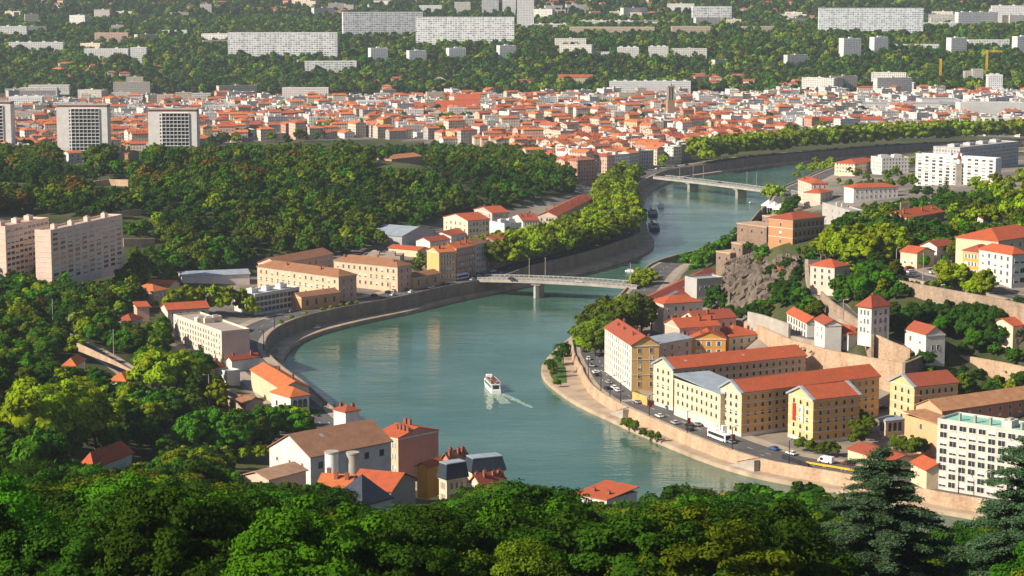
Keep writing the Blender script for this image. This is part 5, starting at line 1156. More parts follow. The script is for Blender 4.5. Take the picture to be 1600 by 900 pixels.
for x, y, c, rz, l in ((1070, 279, 'blue', 0, 'blue car on the far bridge, left'), (1125, 286, 'black', 0, 'black car in the middle of the far bridge'), (1200, 296, 'blue', 0, 'blue car on the far bridge near its right end'), (800, 437, 'black', 0, 'black car on the left end of the near bridge'), (905, 441, 'silver', 0, 'silver car midway on the near bridge')):
    q = P(x, y, 10); bb = BR1 if y > 400 else BR2; car((q[0], q[1], 9.95 if y > 400 else 9.6), bb[3], c, l)
_row = []
for i0_, i1_, off, pl, n, w, dn in (((545, 508), (800, 452), 16.4, LW, LN, lwL, .62), ((620, 495), (800, 452), 6.0, LW, LN, lwL, .45), ((446, 578), (560, 508), 16.3, LW, LN, lwL, .5), ((950, 658), (1500, 806), 16.4, RW, RN, lwR, .45), ((1060, 281), (1500, 237), 16, LW, LN, lwL, .3)):
    a_, b_ = sorted((near_idx(pl, *i0_), near_idx(pl, *i1_))); q = pl + n * (w + off)[:, None]; acc = 0
    for i in range(a_, b_):
        acc += np.linalg.norm(q[i + 1] - q[i])
        if acc > 6.2:
            acc = 0
            if rnd.random() < dn and all(math.hypot(o.location[0] - q[i][0], o.location[1] - q[i][1]) > 6.5 for o in bpy.data.objects if o.get('category') in ('car', 'van', 'bus')):
                cz = (7.95 if pl is LW else lvR[i] + .05); cc = rnd.choice(('white', 'silver', 'grey', 'black', 'black', 'white', 'blue', 'red')); p_ = proj(q[i][0], q[i][1], cz)
                if -10 < p_[0] < 1610: car((q[i][0], q[i][1], cz), math.atan2(*(q[i + 1] - q[i])[::-1]), cc, 'x'); _row.append((('%s car parked along the quay' % cc), float(p_[0]), float(p_[1]), [o for o in bpy.data.objects if o.get('label') == 'x' and o.get('category') == 'car'][-1]))
CLAND = [('salmon pavilion', 545, 478), ('low brown lodge', 665, 448), ('ochre quay house', 690, 440), ('near bridge left end', 790, 436), ('orange lodge', 500, 490), ('white office', 430, 500), ('arched barracks gate', 1090, 655), ('pavilion with banners', 1250, 700), ('grey slab', 1500, 770), ('far bridge', 1060, 270), ('far plane row', 1250, 245), ('towpath bend', 415, 545)]
def ordn(k): return ['nearest', 'second nearest', 'third nearest', 'fourth nearest', 'fifth nearest', 'sixth nearest', 'seventh nearest', 'eighth nearest', 'ninth nearest'][k] if k < 9 else '%dth nearest' % (k + 1)
_bk = {}
for lk, x_, y_, o_ in _row:
    l_ = min(CLAND, key=lambda q: math.hypot(q[1] - x_, q[2] - y_)); sd_ = 'left of' if x_ < l_[1] else 'right of'; _bk.setdefault((lk, l_[0], sd_), []).append((math.hypot(l_[1] - x_, l_[2] - y_), o_))
for (lk, l_, sd_), v_ in _bk.items():
    v_.sort(key=lambda q: q[0])
    for k_, (_, o_) in enumerate(v_): o_['label'] = '%s, %s %s the %s' % (lk, ordn(k_), sd_, l_)
# road works
for i, (x, y) in enumerate(((1268, 737), (1280, 741), (1292, 745), (1500, 800))):
    p, a = bank_frame(RW, RN, lwR, x, y, 8); r = empty('barrier', p, a, ('yellow road works barrier, %s in the row behind the cedar' % ('first', 'second', 'third')[i]) if i < 3 else 'yellow road works barrier between the two cedars', 'barrier', 'yellow barriers on the quay road')
    b = MB(); b.box(-4.2, 4.2, -.15, .15, .35, 1.0); b.build('board', [M['yellow']], r)
    for s in (-3.2, 3.2): b = MB(); b.box(s - .15, s + .15, -.45, .45, 0, .345); b.build('foot', [M['concrete']], r)
p, a = bank_frame(RW, RN, lwR, 1293, 724, 14); r = van(p, a, 'white site van behind the yellow barriers')

# ------------------------------------------------------------------ boats
def tour_boat():
    q = P(768, 608, 0); r = empty('tour_boat', (q[0], q[1], 0), math.radians(101), 'white two deck tour boat with passengers on its open roof', 'boat')
    L_, w = 22.0, 4.4; b = MB(); st = [(-L_ / 2, .92), (-L_ * .2, 1), (L_ * .2, 1), (L_ * .38, .75), (L_ * .46, .4), (L_ / 2, .05)]
    for i in range(len(st) - 1):
        (x0, a), (x1, c) = st[i], st[i + 1]
        for s in (-1, 1):
            p = [(x0, s * a * w / 2 * .85, -.4), (x1, s * c * w / 2 * .8, -.4), (x1, s * c * w / 2, 1.5), (x0, s * a * w / 2, 1.5)]; b.face(p[::s])
        b.face([(x0, -a * w / 2, 1.5), (x1, -c * w / 2, 1.5), (x1, c * w / 2, 1.5), (x0, a * w / 2, 1.5)])
    b.face([(-L_ / 2, w * .46, -.4), (-L_ / 2, -w * .46, -.4), (-L_ / 2, -w * .46, 1.5), (-L_ / 2, w * .46, 1.5)]); b.build('hull', [M['white']], r)
    b = MB(); b.box(-L_ * .46, L_ * .30, -w * .44, w * .44, 1.51, 3.7); ca = b.build('cabin', [M['white']], r)
    b = MB()
    for s in (-1, 1):
        for i in range(8): x = -L_ * .43 + i * L_ * .088; b.box(x, x + L_ * .07, s * w * .441 - (.03 if s < 0 else 0), s * w * .441 + (.03 if s > 0 else 0), 2.1, 3.3)
    b.box(-L_ * .463, -L_ * .461, -w * .3, w * .3, 1.9, 3.4); b.box(L_ * .301, L_ * .303, -w * .4, w * .4, 2.2, 3.4); b.build('cabin_windows', [M['glass']], ca)
    b = MB(); b.box(-L_ * .47, L_ * .2, -w * .46, w * .46, 3.71, 3.85); b.build('roof_deck', [M['white']], r)
    b = MB()
    for s in (-1, 1):
        b.tube((-L_ * .46, s * w * .45, 4.8), (L_ * .19, s * w * .45, 4.8), .06, .06, 4)
        for i in range(10): x = -L_ * .46 + i * L_ * .0722; b.tube((x, s * w * .45, 3.85), (x, s * w * .45, 4.8), .04, .04, 4)
    b.build('railing', [M['white']], r)
    b = MB()
    for i in range(7):
        for s in (-1.1, 1.1): x = -L_ * .40 + i * 2.3; b.box(x, x + .5, s - .8, s + .8, 3.86, 4.35); b.box(x - .12, x, s - .8, s + .8, 4.36, 4.8)
    b.build('benches', [M['rust']], r)['kind'] = 'stuff'
    b = MB(); b.box(L_ * .205, L_ * .30, -w * .28, w * .28, 3.71, 5.4); b.build('wheelhouse', [M['white']], r)
    # foam spreading behind
    for s, n_ in ((-1, 'starboard'), (1, 'port')):
        b = MB(); pts = []
        N_ = 26
        for i in range(N_ + 1):
            d = i / N_ * 34; w0 = s * (2.1 + d * .2); ww = (1.2 + d * .07) * (1 - i / N_ * .75) * rnd.uniform(.6, 1.3); pts.append((-L_ / 2 + 2 - d, w0 - ww, w0 + ww))
        for i in range(N_): a_, c_ = pts[i], pts[i + 1]; b.face([(a_[0], a_[1], .035), (a_[0], a_[2], .035), (c_[0], c_[2], .035), (c_[0], c_[1], .035)][::-1])
        o = b.build('wake_foam', [FOAM]); o.location = r.location; o.rotation_euler = r.rotation_euler; tag(o, 'white foam streak of the boat wake', None, None, 'stuff')
    b = MB()
    for i in range(16):
        d = i / 16 * 22; b.face([(-L_ / 2 + .5 - d, -1.9 - .02 * d, .03), (-L_ / 2 + .5 - d, 1.9 + .02 * d, .03), (-L_ / 2 - .9 - d, 1.9 + .02 * d, .03), (-L_ / 2 - .9 - d, -1.9 - .02 * d, .03)][::-1])
    o = b.build('wake_foam', [FOAM]); o.location = r.location; o.rotation_euler = r.rotation_euler; tag(o, 'churned pale water right behind the boat', None, None, 'stuff')
    return r
def foam_mat():
    m, N, L, b = mat('wake_foam', .8); ob = nd(N, 'ShaderNodeTexCoord').outputs['Object']
    b.inputs['Base Color'].default_value = (.55, .66, .56, 1)
    L.new(math_(N, L, 'MULTIPLY', ramp(N, L, noise(N, L, .9, 4, ob, .7), .36, .66), .8), b.inputs['Alpha']); return m
FOAM = foam_mat()
TB = tour_boat()
def person(parent_loc, rz, x, y, z, m, label):
    # small seated passenger, one continuous surface grown from a joint skeleton
    me = bpy.data.meshes.new('person')
    V = [(0, 0, .45), (0, 0, .8), (-.02, 0, 1.0), (0, 0, 1.12), (.03, 0, 1.25), (.4, .1, .48), (.45, .1, .05), (.4, -.1, .48), (.45, -.1, .05), (.02, .2, .95), (.12, .25, .68), (.3, .2, .6), (.02, -.2, .95), (.12, -.25, .68), (.3, -.2, .6)]
    E = [(0, 1), (1, 2), (2, 3), (3, 4), (0, 5), (5, 6), (0, 7), (7, 8), (2, 9), (9, 10), (10, 11), (2, 12), (12, 13), (13, 14)]
    R_ = [.17, .17, .16, .06, .12, .09, .055, .09, .055, .07, .05, .04, .07, .05, .04]
    me.from_pydata(V, E, []); o = link('person', me); o.modifiers.new('skin', 'SKIN')
    for i, s in enumerate(me.skin_vertices[0].data): s.radius = (R_[i], R_[i]); s.use_root = (i == 0)
    o.modifiers.new('sub', 'SUBSURF').render_levels = 1; me.materials.append(m)
    ca, sa = math.cos(rz), math.sin(rz); o.location = (parent_loc[0] + x * ca - y * sa, parent_loc[1] + x * sa + y * ca, z); o.rotation_euler = (0, 0, rz)
    tag(o, label, 'person', 'passengers on the roof of the tour boat'); return o
cl = [PAINT['blue'], PAINT['red'], PAINT['white'], PAINT['black'], M['rust']]
nm = ['blue', 'red', 'white', 'black', 'brown']; od = ['stern', 'second', 'third', 'fourth', 'front']
for i in range(5):
    for j, s in enumerate((-1.1, 1.1)):
        k = (i * 2 + j) % 5
        person(TB.location, TB.rotation_euler[2], -27 * .40 + i * 2.3 + .25 - .0, s + rnd.uniform(-.3, .3), 3.9, cl[k], '%s clothed passenger seated on the %s roof bench, %s side' % (nm[k], od[i], ('right', 'left')[j]))
def barge(px, py, L_, w, label, glass=True, rz=None):
    q = P(px, py, 0); i = near_idx(LW, px, py); t = LW[min(i + 3, len(LW) - 1)] - LW[max(i - 3, 0)]; rz = math.atan2(t[1], t[0]) if rz is None else rz
    r = empty('moored_barge', (q[0], q[1], 0), rz, label, 'boat'); b = MB(); st = [(-L_ / 2, .7), (-L_ * .42, 1), (L_ * .42, 1), (L_ / 2, .5)]
    for i in range(3):
        (x0, a), (x1, c) = st[i], st[i + 1]
        for s in (-1, 1): b.face([(x0, s * a * w / 2, -.5), (x1, s * c * w / 2, -.5), (x1, s * c * w / 2, 1.6), (x0, s * a * w / 2, 1.6)][::s])
        b.face([(x0, -a * w / 2, 1.6), (x1, -c * w / 2, 1.6), (x1, c * w / 2, 1.6), (x0, a * w / 2, 1.6)])
    for x, a, s in ((-L_ / 2, .7, 1), (L_ / 2, .5, -1)): b.face([(x, a * w / 2, -.5), (x, -a * w / 2, -.5), (x, -a * w / 2, 1.6), (x, a * w / 2, 1.6)][::s])
    b.build('hull', [M['dark'] if glass else M['white']], r)
    b = MB(); b.box(-L_ * .38, L_ * .30, -w * .36, w * .36, 1.61, 3.4); c = b.build('cabin', [M['white'] if not glass else M['zinc']], r)
    b = MB()
    for i in range(6):
        x = -L_ * .36 + i * L_ * .11
        for s in (-1, 1): b.box(x, x + L_ * .08, s * w * .361 - .02, s * w * .361 + .02, 2.2, 3.0)
    b.build('cabin_windows', [M['glass']], c)
    if glass:
        b = MB(); n = 8
        for i in range(n): a0, a1 = math.pi * i / n, math.pi * (i + 1) / n; b.face([(-L_ * .3, w * .3 * math.cos(a0), 3.41 + 1.5 * math.sin(a0)), (-L_ * .3, w * .3 * math.cos(a1), 3.41 + 1.5 * math.sin(a1)), (L_ * .2, w * .3 * math.cos(a1), 3.41 + 1.5 * math.sin(a1)), (L_ * .2, w * .3 * math.cos(a0), 3.41 + 1.5 * math.sin(a0))])
        b.build('glazed_vault', [M['glass']], r)
barge(1022, 356, 40, 7.5, 'dark restaurant barge moored at the plane tree quay, nearer one'); barge(1020, 335, 34, 7, 'dark restaurant barge moored at the plane tree quay, farther one'); barge(1033, 323, 14, 4.5, 'small white motor boat moored outside the barges', False)
barge(984, 424, 7, 2.4, 'tiny white launch crossing just beyond the near bridge', False, 3.0)
for o in C.objects:
    if o.get('label', '').startswith('tiny white launch'): o.scale = (.8, .7, .4)
# market umbrellas on the square by the far bridge, and awnings
for i, (x, y) in enumerate(((1201, 330), (1210, 333), (1219, 336))):
    g = P(x, y, 8); r = empty('market_tent', (g[0], g[1], 8), .5, 'cream peaked tent on the far right quay, %s from the water' % ('first', 'second', 'third')[i], 'tent', 'cream tents on the quay')
    b = MB(); b.cyl(0, 0, 6.5, .3, 4.2, 8.5, 6); b.build('canopy', [M['shade']], r)
    for a in range(6): b = MB(); b.tube((5.9 * math.cos(a * 1.047), 5.9 * math.sin(a * 1.047), 0), (5.9 * math.cos(a * 1.047), 5.9 * math.sin(a * 1.047), 4.5), .08, .08, 5); b.build('post', [M['white']], r)
# zebra crossings on the right quay road
for x, y in ((905, 579), (957, 628)):
    p, a = bank_frame(RW, RN, lwR, x, y, 10.8); b = MB()
    for i in range(10): y0 = -6.2 + i * 1.25; b.box(-1.8, 1.8, y0, y0 + .55, 0, .006)
    o = b.build('zebra_crossing', [M['mark']]); o.location = (p[0], p[1], p[2] - .018); o.rotation_euler = (0, 0, a); tag(o, 'zebra crossing on the right quay road', None, None, 'structure')
b = MB(); gp = [P(x, y, 1.5) for x, y in ((858, 583), (874, 560), (884, 575), (886, 598), (868, 600))]; b.prism([tuple(q) for q in gp], 1.4, 1.56)
tag(b.build('lawn', [M['grass']]), 'small lawn at the quay corner', None, None, 'structure')

# glazed strips and small roof lights
def skylight(bl, spots, W, D, h, rh):
    ro = [c for c in bl.children if c.name.startswith('roof')][0]
    for u0, u1, v0, v1 in spots:
        b = MB(); z = lambda v: h + .35 + rh * v / .5
        p = [(W * u0, D * v0, z(v0)), (W * u1, D * v0, z(v0)), (W * u1, D * v1, z(v1)), (W * u0, D * v1, z(v1))]
        b.slabpoly(p, .3, 0); b.build('skylight', [M['zinc']], ro)
def dims(bl):
    w = [c for c in bl.children if c.name.startswith('wall')][0].data; xs = [v.co.x for v in w.vertices]; ys = [v.co.y for v in w.vertices]; return max(xs), max(ys)
W_, D_ = dims(hall); skylight(hall, [(.08, .32, .18, .30), (.42, .68, .18, .30), (.76, .95, .18, .30)], W_, D_, 9, 4.5)
for o in list(C.objects):
    l_ = o.get('label', '')
    if l_.startswith('long orange barracks wing'): W_, D_ = dims(o); skylight(o, [(.12, .14, .2, .3), (.55, .57, .2, .3), (.85, .87, .15, .25)], W_, D_, 16.5, 3.4)
    if l_.startswith('yellow gabled'): W_, D_ = dims(o); skylight(o, [(.75, .82, .1, .2)], W_, D_, 15, 3.6)
    if l_.startswith('white walled building with brown'): W_, D_ = dims(o); skylight(o, [(.30, .34, .32, .39)], W_, D_, 11, 5.4)
# ------------------------------------------------------------------ trees
def leaf_mesh(name, cen, nrm, size, mats, rng, asp=1.0, core=None):
    n = len(cen); nrm = nrm / (np.linalg.norm(nrm, axis=1)[:, None] + 1e-9)
    a = np.cross(nrm, rng.normal(0, 1, (n, 3))); a /= np.linalg.norm(a, axis=1)[:, None] + 1e-9; b = np.cross(nrm, a)
    s = size * rng.uniform(.6, 1.35, n)[:, None]
    v = np.stack([cen - a * s * asp, cen - b * s * .6 + nrm * s * .15, cen + a * s * asp, cen + b * s * .6 + nrm * s * .15], 1).reshape(-1, 3)
    nv = len(v); loops = np.arange(nv, dtype=np.int32); ls = np.arange(0, nv, 4, dtype=np.int32)
    if core is not None:
        cv, cf = core; v = np.vstack([v, cv]); loops = np.concatenate([loops, (cf + nv).ravel().astype(np.int32)]); ls = np.concatenate([ls, nv + np.arange(0, len(cf) * 4, 4, dtype=np.int32)])
    me = bpy.data.meshes.new(name); me.vertices.add(len(v)); me.vertices.foreach_set('co', v.astype(np.float32).ravel())
    me.loops.add(len(loops)); me.loops.foreach_set('vertex_index', loops); me.polygons.add(len(ls)); me.polygons.foreach_set('loop_start', ls)
    me.update(calc_edges=True)
    for m in mats: me.materials.append(m)
    return me
def ball(c, r, n=6, m=8):
    V = []; Fc = []
    for i in range(n + 1):
        for j in range(m): t, p = math.pi * i / n, 2 * math.pi * j / m; V.append((c[0] + r[0] * math.sin(t) * math.cos(p), c[1] + r[1] * math.sin(t) * math.sin(p), c[2] + r[2] * math.cos(t)))
    for i in range(n):
        for j in range(m): Fc.append((i * m + j, i * m + (j + 1) % m, (i + 1) * m + (j + 1) % m, (i + 1) * m + j))
    return np.array(V), np.array(Fc)
def crown(seed, R, Hc, nclump, nleaf, leaf, z0, flat=1.0):
    # unit tree crown: many leaf clumps on the ends of boughs, with gaps between them
    r = np.random.default_rng(seed); cen = []; nr_ = []
    lobes = []
    for i in range(max(4, nclump // 9)):
        a = r.uniform(0, 2 * math.pi); u = r.uniform(-.55, .95); rad = R * .50 * math.sqrt(max(0, 1 - u * u * .8)) * r.uniform(.7, 1.1)
        lobes.append((rad * math.cos(a), rad * math.sin(a), z0 + Hc * (.38 + .30 * u)))
    lobes.append((0, 0, z0 + Hc * .68)); lobes = np.array(lobes)
    for i in range(nclump):
        L_ = lobes[i % len(lobes)]; d = r.normal(0, 1, 3); d[2] = abs(d[2]) * .9 - .25; d /= np.linalg.norm(d)
        c = L_ + d * np.array((R * .44, R * .44, Hc * .27)) * r.uniform(.75, 1.08); cr = R * (r.uniform(.10, .21) if nleaf > 200 else r.uniform(.15, .27))
        q = r.normal(0, 1, (nleaf, 3)); q /= np.linalg.norm(q, axis=1)[:, None]; q[:, 2] = q[:, 2] * .8 + .12
        rr_ = cr * r.uniform(.55, 1.05, nleaf)[:, None]; cen.append(c + q * rr_ * np.array((1, 1, flat * .8)))
        nr_.append(q + d * .5 + r.normal(0, .45, (nleaf, 3)))
    cv, cf = ball((0, 0, z0 + Hc * .46), (R * .38, R * .38, Hc * .24)); cv += r.normal(0, R * .035, cv.shape)  # solid core unseen inside the leaves, added to stop light passing through
    return np.vstack(cen), np.vstack(nr_), (cv, cf)
def trunk_mesh(seed, h, R, z0):
    r = np.random.default_rng(seed); b = MB(); p = [(0, 0, -1.5), (r.uniform(-.2, .2), r.uniform(-.2, .2), z0 * .5), (r.uniform(-.4, .4), r.uniform(-.4, .4), z0 + h * .1), (0, 0, z0 + h * .35)]
    rad = [.42, .34, .26, .12]
    for i in range(3): b.tube(p[i], p[i + 1], rad[i], rad[i + 1], 8)
    for i in range(6):
        a = i * 1.05 + r.uniform(-.3, .3); z = z0 + h * .02 * i; b.tube((p[1][0] * .5, p[1][1] * .5, z * .85), (R * .55 * math.cos(a), R * .55 * math.sin(a), z0 + h * r.uniform(.3, .55)), .16, .05, 5)
    return b.mesh('trunk', [M['bark']])
# unit sizes: crown radius 6 m, total height 13 m
LOD = {}
def lod(name, nvar, ncl, nlf, leaf):
    LOD[name] = []
    for i in range(nvar):
        c, n, core = crown(100 + i * 7 + len(name) * 31, 6.0 * (1 + .1 * math.sin(i * 2.1)), 11.2, ncl, nlf, leaf, 1.6)
        LOD[name].append((leaf_mesh('crown', c, n, leaf, [M['leaf olive']], np.random.default_rng(i), 1.0, core), trunk_mesh(i, 10, 6, 3.2)))
lod('near', 5, 240, 360, .14); lod('mid', 5, 60, 90, .52); lod('far', 4, 34, 34, .85); lod('vfar', 3, 24, 16, 1.35)
def conifer(seed, h, R, nl, leaf, droop=.5, open_=.5, name='crown', z0=1.0):
    r = np.random.default_rng(seed); C_ = []; N_ = []
    tiers = int(h / 1.1)
    for t in range(tiers):
        z = z0 + (h - z0) * t / tiers; rad = R * (1 - (t / tiers) ** 1.2) + .25; nb = max(4, int(rad * 3.2))
        for k in range(nb):
            a = 2 * math.pi * k / nb + r.uniform(0, 1); L_ = rad * r.uniform(.7, 1.1); m = max(3, int(nl * L_ / R))
            u = r.uniform(.15, 1, m); w = r.normal(0, 1, m) * .16 * L_ * (1.15 - u)
            C_.append(np.column_stack([L_ * u * math.cos(a) - w * math.sin(a), L_ * u * math.sin(a) + w * math.cos(a), z - droop * L_ * u * u * .5 + r.normal(0, .08, m)])); N_.append(np.column_stack([np.full(m, .3 * math.cos(a)), np.full(m, .3 * math.sin(a)), np.ones(m)]) + r.normal(0, .35, (m, 3)))
    return leaf_mesh(name, np.vstack(C_), np.vstack(N_), leaf, [M['leaf dark green']], r, 1.5)
def straight_trunk(h, r0):
    b = MB(); b.tube((0, 0, -1.5), (0, 0, h * .5), r0, r0 * .65, 8); b.tube((0, 0, h * .5), (0, 0, h * .96), r0 * .65, .05, 8); return b.mesh('trunk', [M['bark']])
def slot(o, m): o.material_slots[0].link = 'OBJECT'; o.material_slots[0].material = m
def cedar(x, y, z, h, R, seed, label):
    # cedar: level storeys of wide boughs carrying flat sprays
    r = np.random.default_rng(seed); root = empty('cedar', (x, y, z), 0, label, 'cedar tree'); C_ = []; N_ = []; tb = MB()
    tb.tube((0, 0, -2), (0, 0, h * .55), .62, .42, 10); tb.tube((0, 0, h * .55), (.3, .2, h * .97), .42, .08, 8); tb.build('trunk', [M['bark']], root)
    bb = MB(); z0 = h * .10; tiers = 19
    for t in range(tiers):
        f = t / (tiers - 1); zt = z0 + (h * .97 - z0) * f; rad = R * (1 - f) ** .52 * (1 if t % 2 else .86) + 1.3; nb = 9 if f < .7 else 6
        for k in range(nb):
            a = 2 * math.pi * k / nb + r.uniform(-.35, .35) + t; L_ = rad * r.uniform(.65, 1.15); zz = zt + r.uniform(-.5, .5); rise = L_ * .13
            e = (L_ * math.cos(a), L_ * math.sin(a), zz + rise * .4); mid_ = (L_ * .5 * math.cos(a), L_ * .5 * math.sin(a), zz + rise)
            bb.tube((0, 0, zz - .3), mid_, .13, .08, 5); bb.tube(mid_, e, .08, .03, 4)
            ns = int(10 * L_)
            for q in range(ns):
                u = r.uniform(.22, 1.03); wd = L_ * .26 * (1.12 - u * .8) * r.uniform(-1, 1); cx, cy = L_ * u * math.cos(a) - wd * math.sin(a), L_ * u * math.sin(a) + wd * math.cos(a)
                cz = zz + rise * (1.6 * u if u < .5 else 1.0 - (u - .5) * 1.3) - abs(wd) * .12; m = 20; st = r.uniform(.30, .55)
                C_.append(np.column_stack([cx + r.normal(0, st, m), cy + r.normal(0, st, m), cz + r.normal(0, .10, m)])); N_.append(np.column_stack([np.zeros(m), np.zeros(m), np.ones(m)]) + r.normal(0, .35, (m, 3)))
    bb.build('boughs', [M['bark']], root)['kind'] = 'stuff'
    me = leaf_mesh('foliage', np.vstack(C_), np.vstack(N_), .17, [M['leaf blue-green']], r, 1.5); link('foliage', me, root)
cx, cy = P(1375, 920, 88); 
def at_dist(px, D): return ((px - 800) / F * (D / CT) * 1.0, D)
for px_, D, zt_py, R, lab, sd in ((1375, 268, 706, 11.0, 'big blue green cedar with level boughs before the quay', 5), (1612, 262, 690, 11.5, 'second cedar cut by the right edge of the photo', 9)):
    x = (px_ - 800) / F * (D * 1.02); zt = H - (zt_py + 20) * D / F; zg = float(hz(x, D)[0]); cedar(x, D, zg, zt - zg, R, sd, lab)

# --- candidate positions
LAND = [('white mill with silos', 520, 715), ('slate pyramid roof', 575, 765), ('slate mansards', 740, 745), ('red terraces house', 915, 775), ('pink blank gable', 650, 700), ('hipped red roof in the trees', 170, 705), ('arched white villa', 462, 632),
        ('pale pink long block', 330, 520), ('hillside slab', 110, 380), ('climbing road', 150, 550), ('curved lane', 350, 625), ('white office', 430, 470), ('salmon courtyard building', 520, 430), ('first cedar', 1375, 790), ('second cedar', 1590, 790),
        ('bottom left corner', 0, 900), ('bottom edge below the mill', 500, 900), ('bottom edge below the tour boat', 770, 900), ('bottom edge left of the cedar', 1150, 900), ('fort bastion', 1175, 365), ('brown fort barracks', 1245, 360), ('steep street', 1290, 460),
        ('stepped gable villa', 1455, 545), ('villa with steep red roof', 1365, 500), ('terrace road', 1470, 435), ('white three storey house', 1560, 420), ('nine storey block', 1495, 270), ('pavilion with banners', 1290, 650), ('quay corner lawn', 868, 585),
        ('pink mansion', 1065, 485), ('near bridge', 880, 440), ('far bridge', 1150, 290), ('barges', 1020, 345), ('brick bell tower', 1047, 165), ('church spire', 1497, 260), ('mansard barracks', 1440, 340), ('left edge', 0, 620), ('bottom edge left', 250, 900),
        ('yellow gabled building', 1445, 625), ('pink five storey block', 1270, 300), ('bottom edge under the red terraces', 940, 900), ('quay houses', 730, 410), ('cream hill foot building', 730, 350)]
ORD = ['nearest', 'second nearest', 'third nearest', 'fourth nearest', 'fifth nearest', 'sixth nearest', 'seventh nearest', 'eighth nearest', 'ninth nearest', 'tenth nearest', 'eleventh nearest', 'twelfth nearest'] + ['%dth nearest' % i for i in range(13, 60)]
def auto_labels(items, land=LAND):
    # items: (look, px, py) -> a label each, unique by look, landmark, side and rank of distance
    b = {}
    for i, (look, x, y) in enumerate(items):
        l = min(land, key=lambda q: math.hypot(q[1] - x, (q[2] - y) * 1.3)); dx, dy = x - l[1], y - l[2]
        side = ('right of' if dx > 0 else 'left of') if abs(dx) > abs(dy) else ('below' if dy > 0 else 'above'); b.setdefault((look, l[0], side), []).append((math.hypot(dx, dy), i))
    out = [''] * len(items)
    for (look, l, side), v in b.items():
        v.sort(); art = '' if l.startswith(('bottom', 'left')) else ''
        for k, (_, i) in enumerate(v):
            out[i] = ('%s, %s the %s' % (look, side, l)) if len(v) == 1 else ('%s, %s %s the %s' % (look, ORD[k], side, l))
    return out
SKY = [(-200, 700), (0, 712), (30, 722), (120, 716), (200, 738), (300, 716), (400, 738), (470, 748), (520, 768), (560, 790), (620, 808), (680, 778), (760, 757), (830, 752), (880, 770), (960, 790), (1000, 794), (1040, 764), (1200, 756), (1262, 762), (1330, 800), (1420, 840), (1500, 830), (1600, 800), (1800, 790)]
KEEP = [(98, 553, 135, 577), (168, 577, 218, 602), (125, 687, 232, 732), (271, 489, 392, 552), (184, 486, 236, 505), (209, 470, 234, 495), (236, 440, 264, 470), (104, 524, 206, 592), (325, 608, 384, 664), (0, 332, 110, 398), (110, 332, 193, 412), (118, 425, 150, 440), (384, 664, 612, 765), (385, 575, 486, 640),
        (500, 725, 650, 800), (640, 640, 795, 768), (878, 745, 980, 795), (588, 640, 690, 735), (530, 622, 556, 665), (150, 276, 202, 292), (190, 326, 226, 345), (192, 370, 243, 385), (270, 440, 395, 455), (588, 238, 662, 262), (318, 560, 420, 590), (380, 600, 412, 632), (255, 480, 330, 495),
        (1228, 478, 1338, 542), (1340, 460, 1395, 530), (1427, 505, 1480, 562), (1575, 500, 1610, 545), (1404, 436, 1640, 488), (1500, 350, 1640, 455), (1425, 375, 1495, 440), (1213, 408, 1256, 450), (1292, 405, 1330, 450), (1200, 325, 1292, 384), (1380, 575, 1500, 650),
        (1170, 522, 1445, 580), (1272, 425, 1292, 462), (1292, 468, 1330, 500), (1330, 500, 1372, 530), (1368, 528, 1428, 556), (1135, 390, 1200, 470),
        (15, 580, 172, 672), (205, 545, 318, 612), (275, 640, 390, 705), (98, 236, 132, 256), (183, 234, 220, 250), (1408, 320, 1480, 350), (1430, 235, 1566, 290), (1518, 332, 1570, 348), (1284, 300, 1352, 330), (1475, 545, 1640, 580)]
def gridpts(x0, x1, y0, y1, s, jit=.42):
    gx, gy = np.meshgrid(np.arange(x0, x1, s), np.arange(y0, y1, s * .92)); gx = gx + (np.arange(gx.shape[0]) % 2)[:, None] * s / 2
    return (gx + nr.uniform(-jit, jit, gx.shape) * s).ravel(), (gy + nr.uniform(-jit, jit, gy.shape) * s).ravel()
def clear(X, Y, river=30, foot=True):
    k = ~inside(RIV, X, Y) & (np.minimum(dist_line(LW, X, Y), dist_line(RW, X, Y)) > river)
    for pl, w in ROADS: k &= dist_line(pl, X, Y) > w + 3.2
    if foot:
        for f in FOOT: k &= ~inside(f, X, Y)
    return k
T_ = []      # x, y, z, scale, kind, zone
def add(X, Y, sc, kinds, zone, zs=None):
    Z = hz(X, Y)
    for i in range(len(X)): T_.append([X[i], Y[i], Z[i], sc[i], kinds[i], zone])
def pick(n, table):
    k = list(table); p = np.array([table[q] for q in k], float); return [k[i] for i in nr.choice(len(k), n, p=p / p.sum())]
# foreground slope
X, Y = gridpts(-190, 190, 190, 575, 10.5); k = (np.abs(X) < Y * .27 + 40); X, Y = X[k], Y[k]; Z = hz(X, Y)
px, py = proj(X, Y, Z); k = clear(X, Y, 8) & ~((px > 1180) & (Y < 330) & (px < 1640)); X, Y, Z, px = X[k], Y[k], Z[k], px[k]
kinds = pick(len(X), {'dark green': 6, 'bright green': 1.5, 'olive': 1.8, 'rusty brown': .25}); sc = nr.uniform(1.0, 1.9, len(X))
for i in range(len(X)):
    top = np.interp(px[i], [s[0] for s in SKY], [s[1] for s in SKY]) + nr.uniform(-4, 26)
    lim = H - (top + 20) * Y[i] / F - Z[i]                      # tallest crown that stays under the skyline
    s = min(sc[i], lim / 13.4)
    if s > .38 and Y[i] < 300: s = max(s, .8) if lim > 8 else s
    if s > .38: T_.append([X[i], Y[i], Z[i], s, kinds[i], 'fore'])

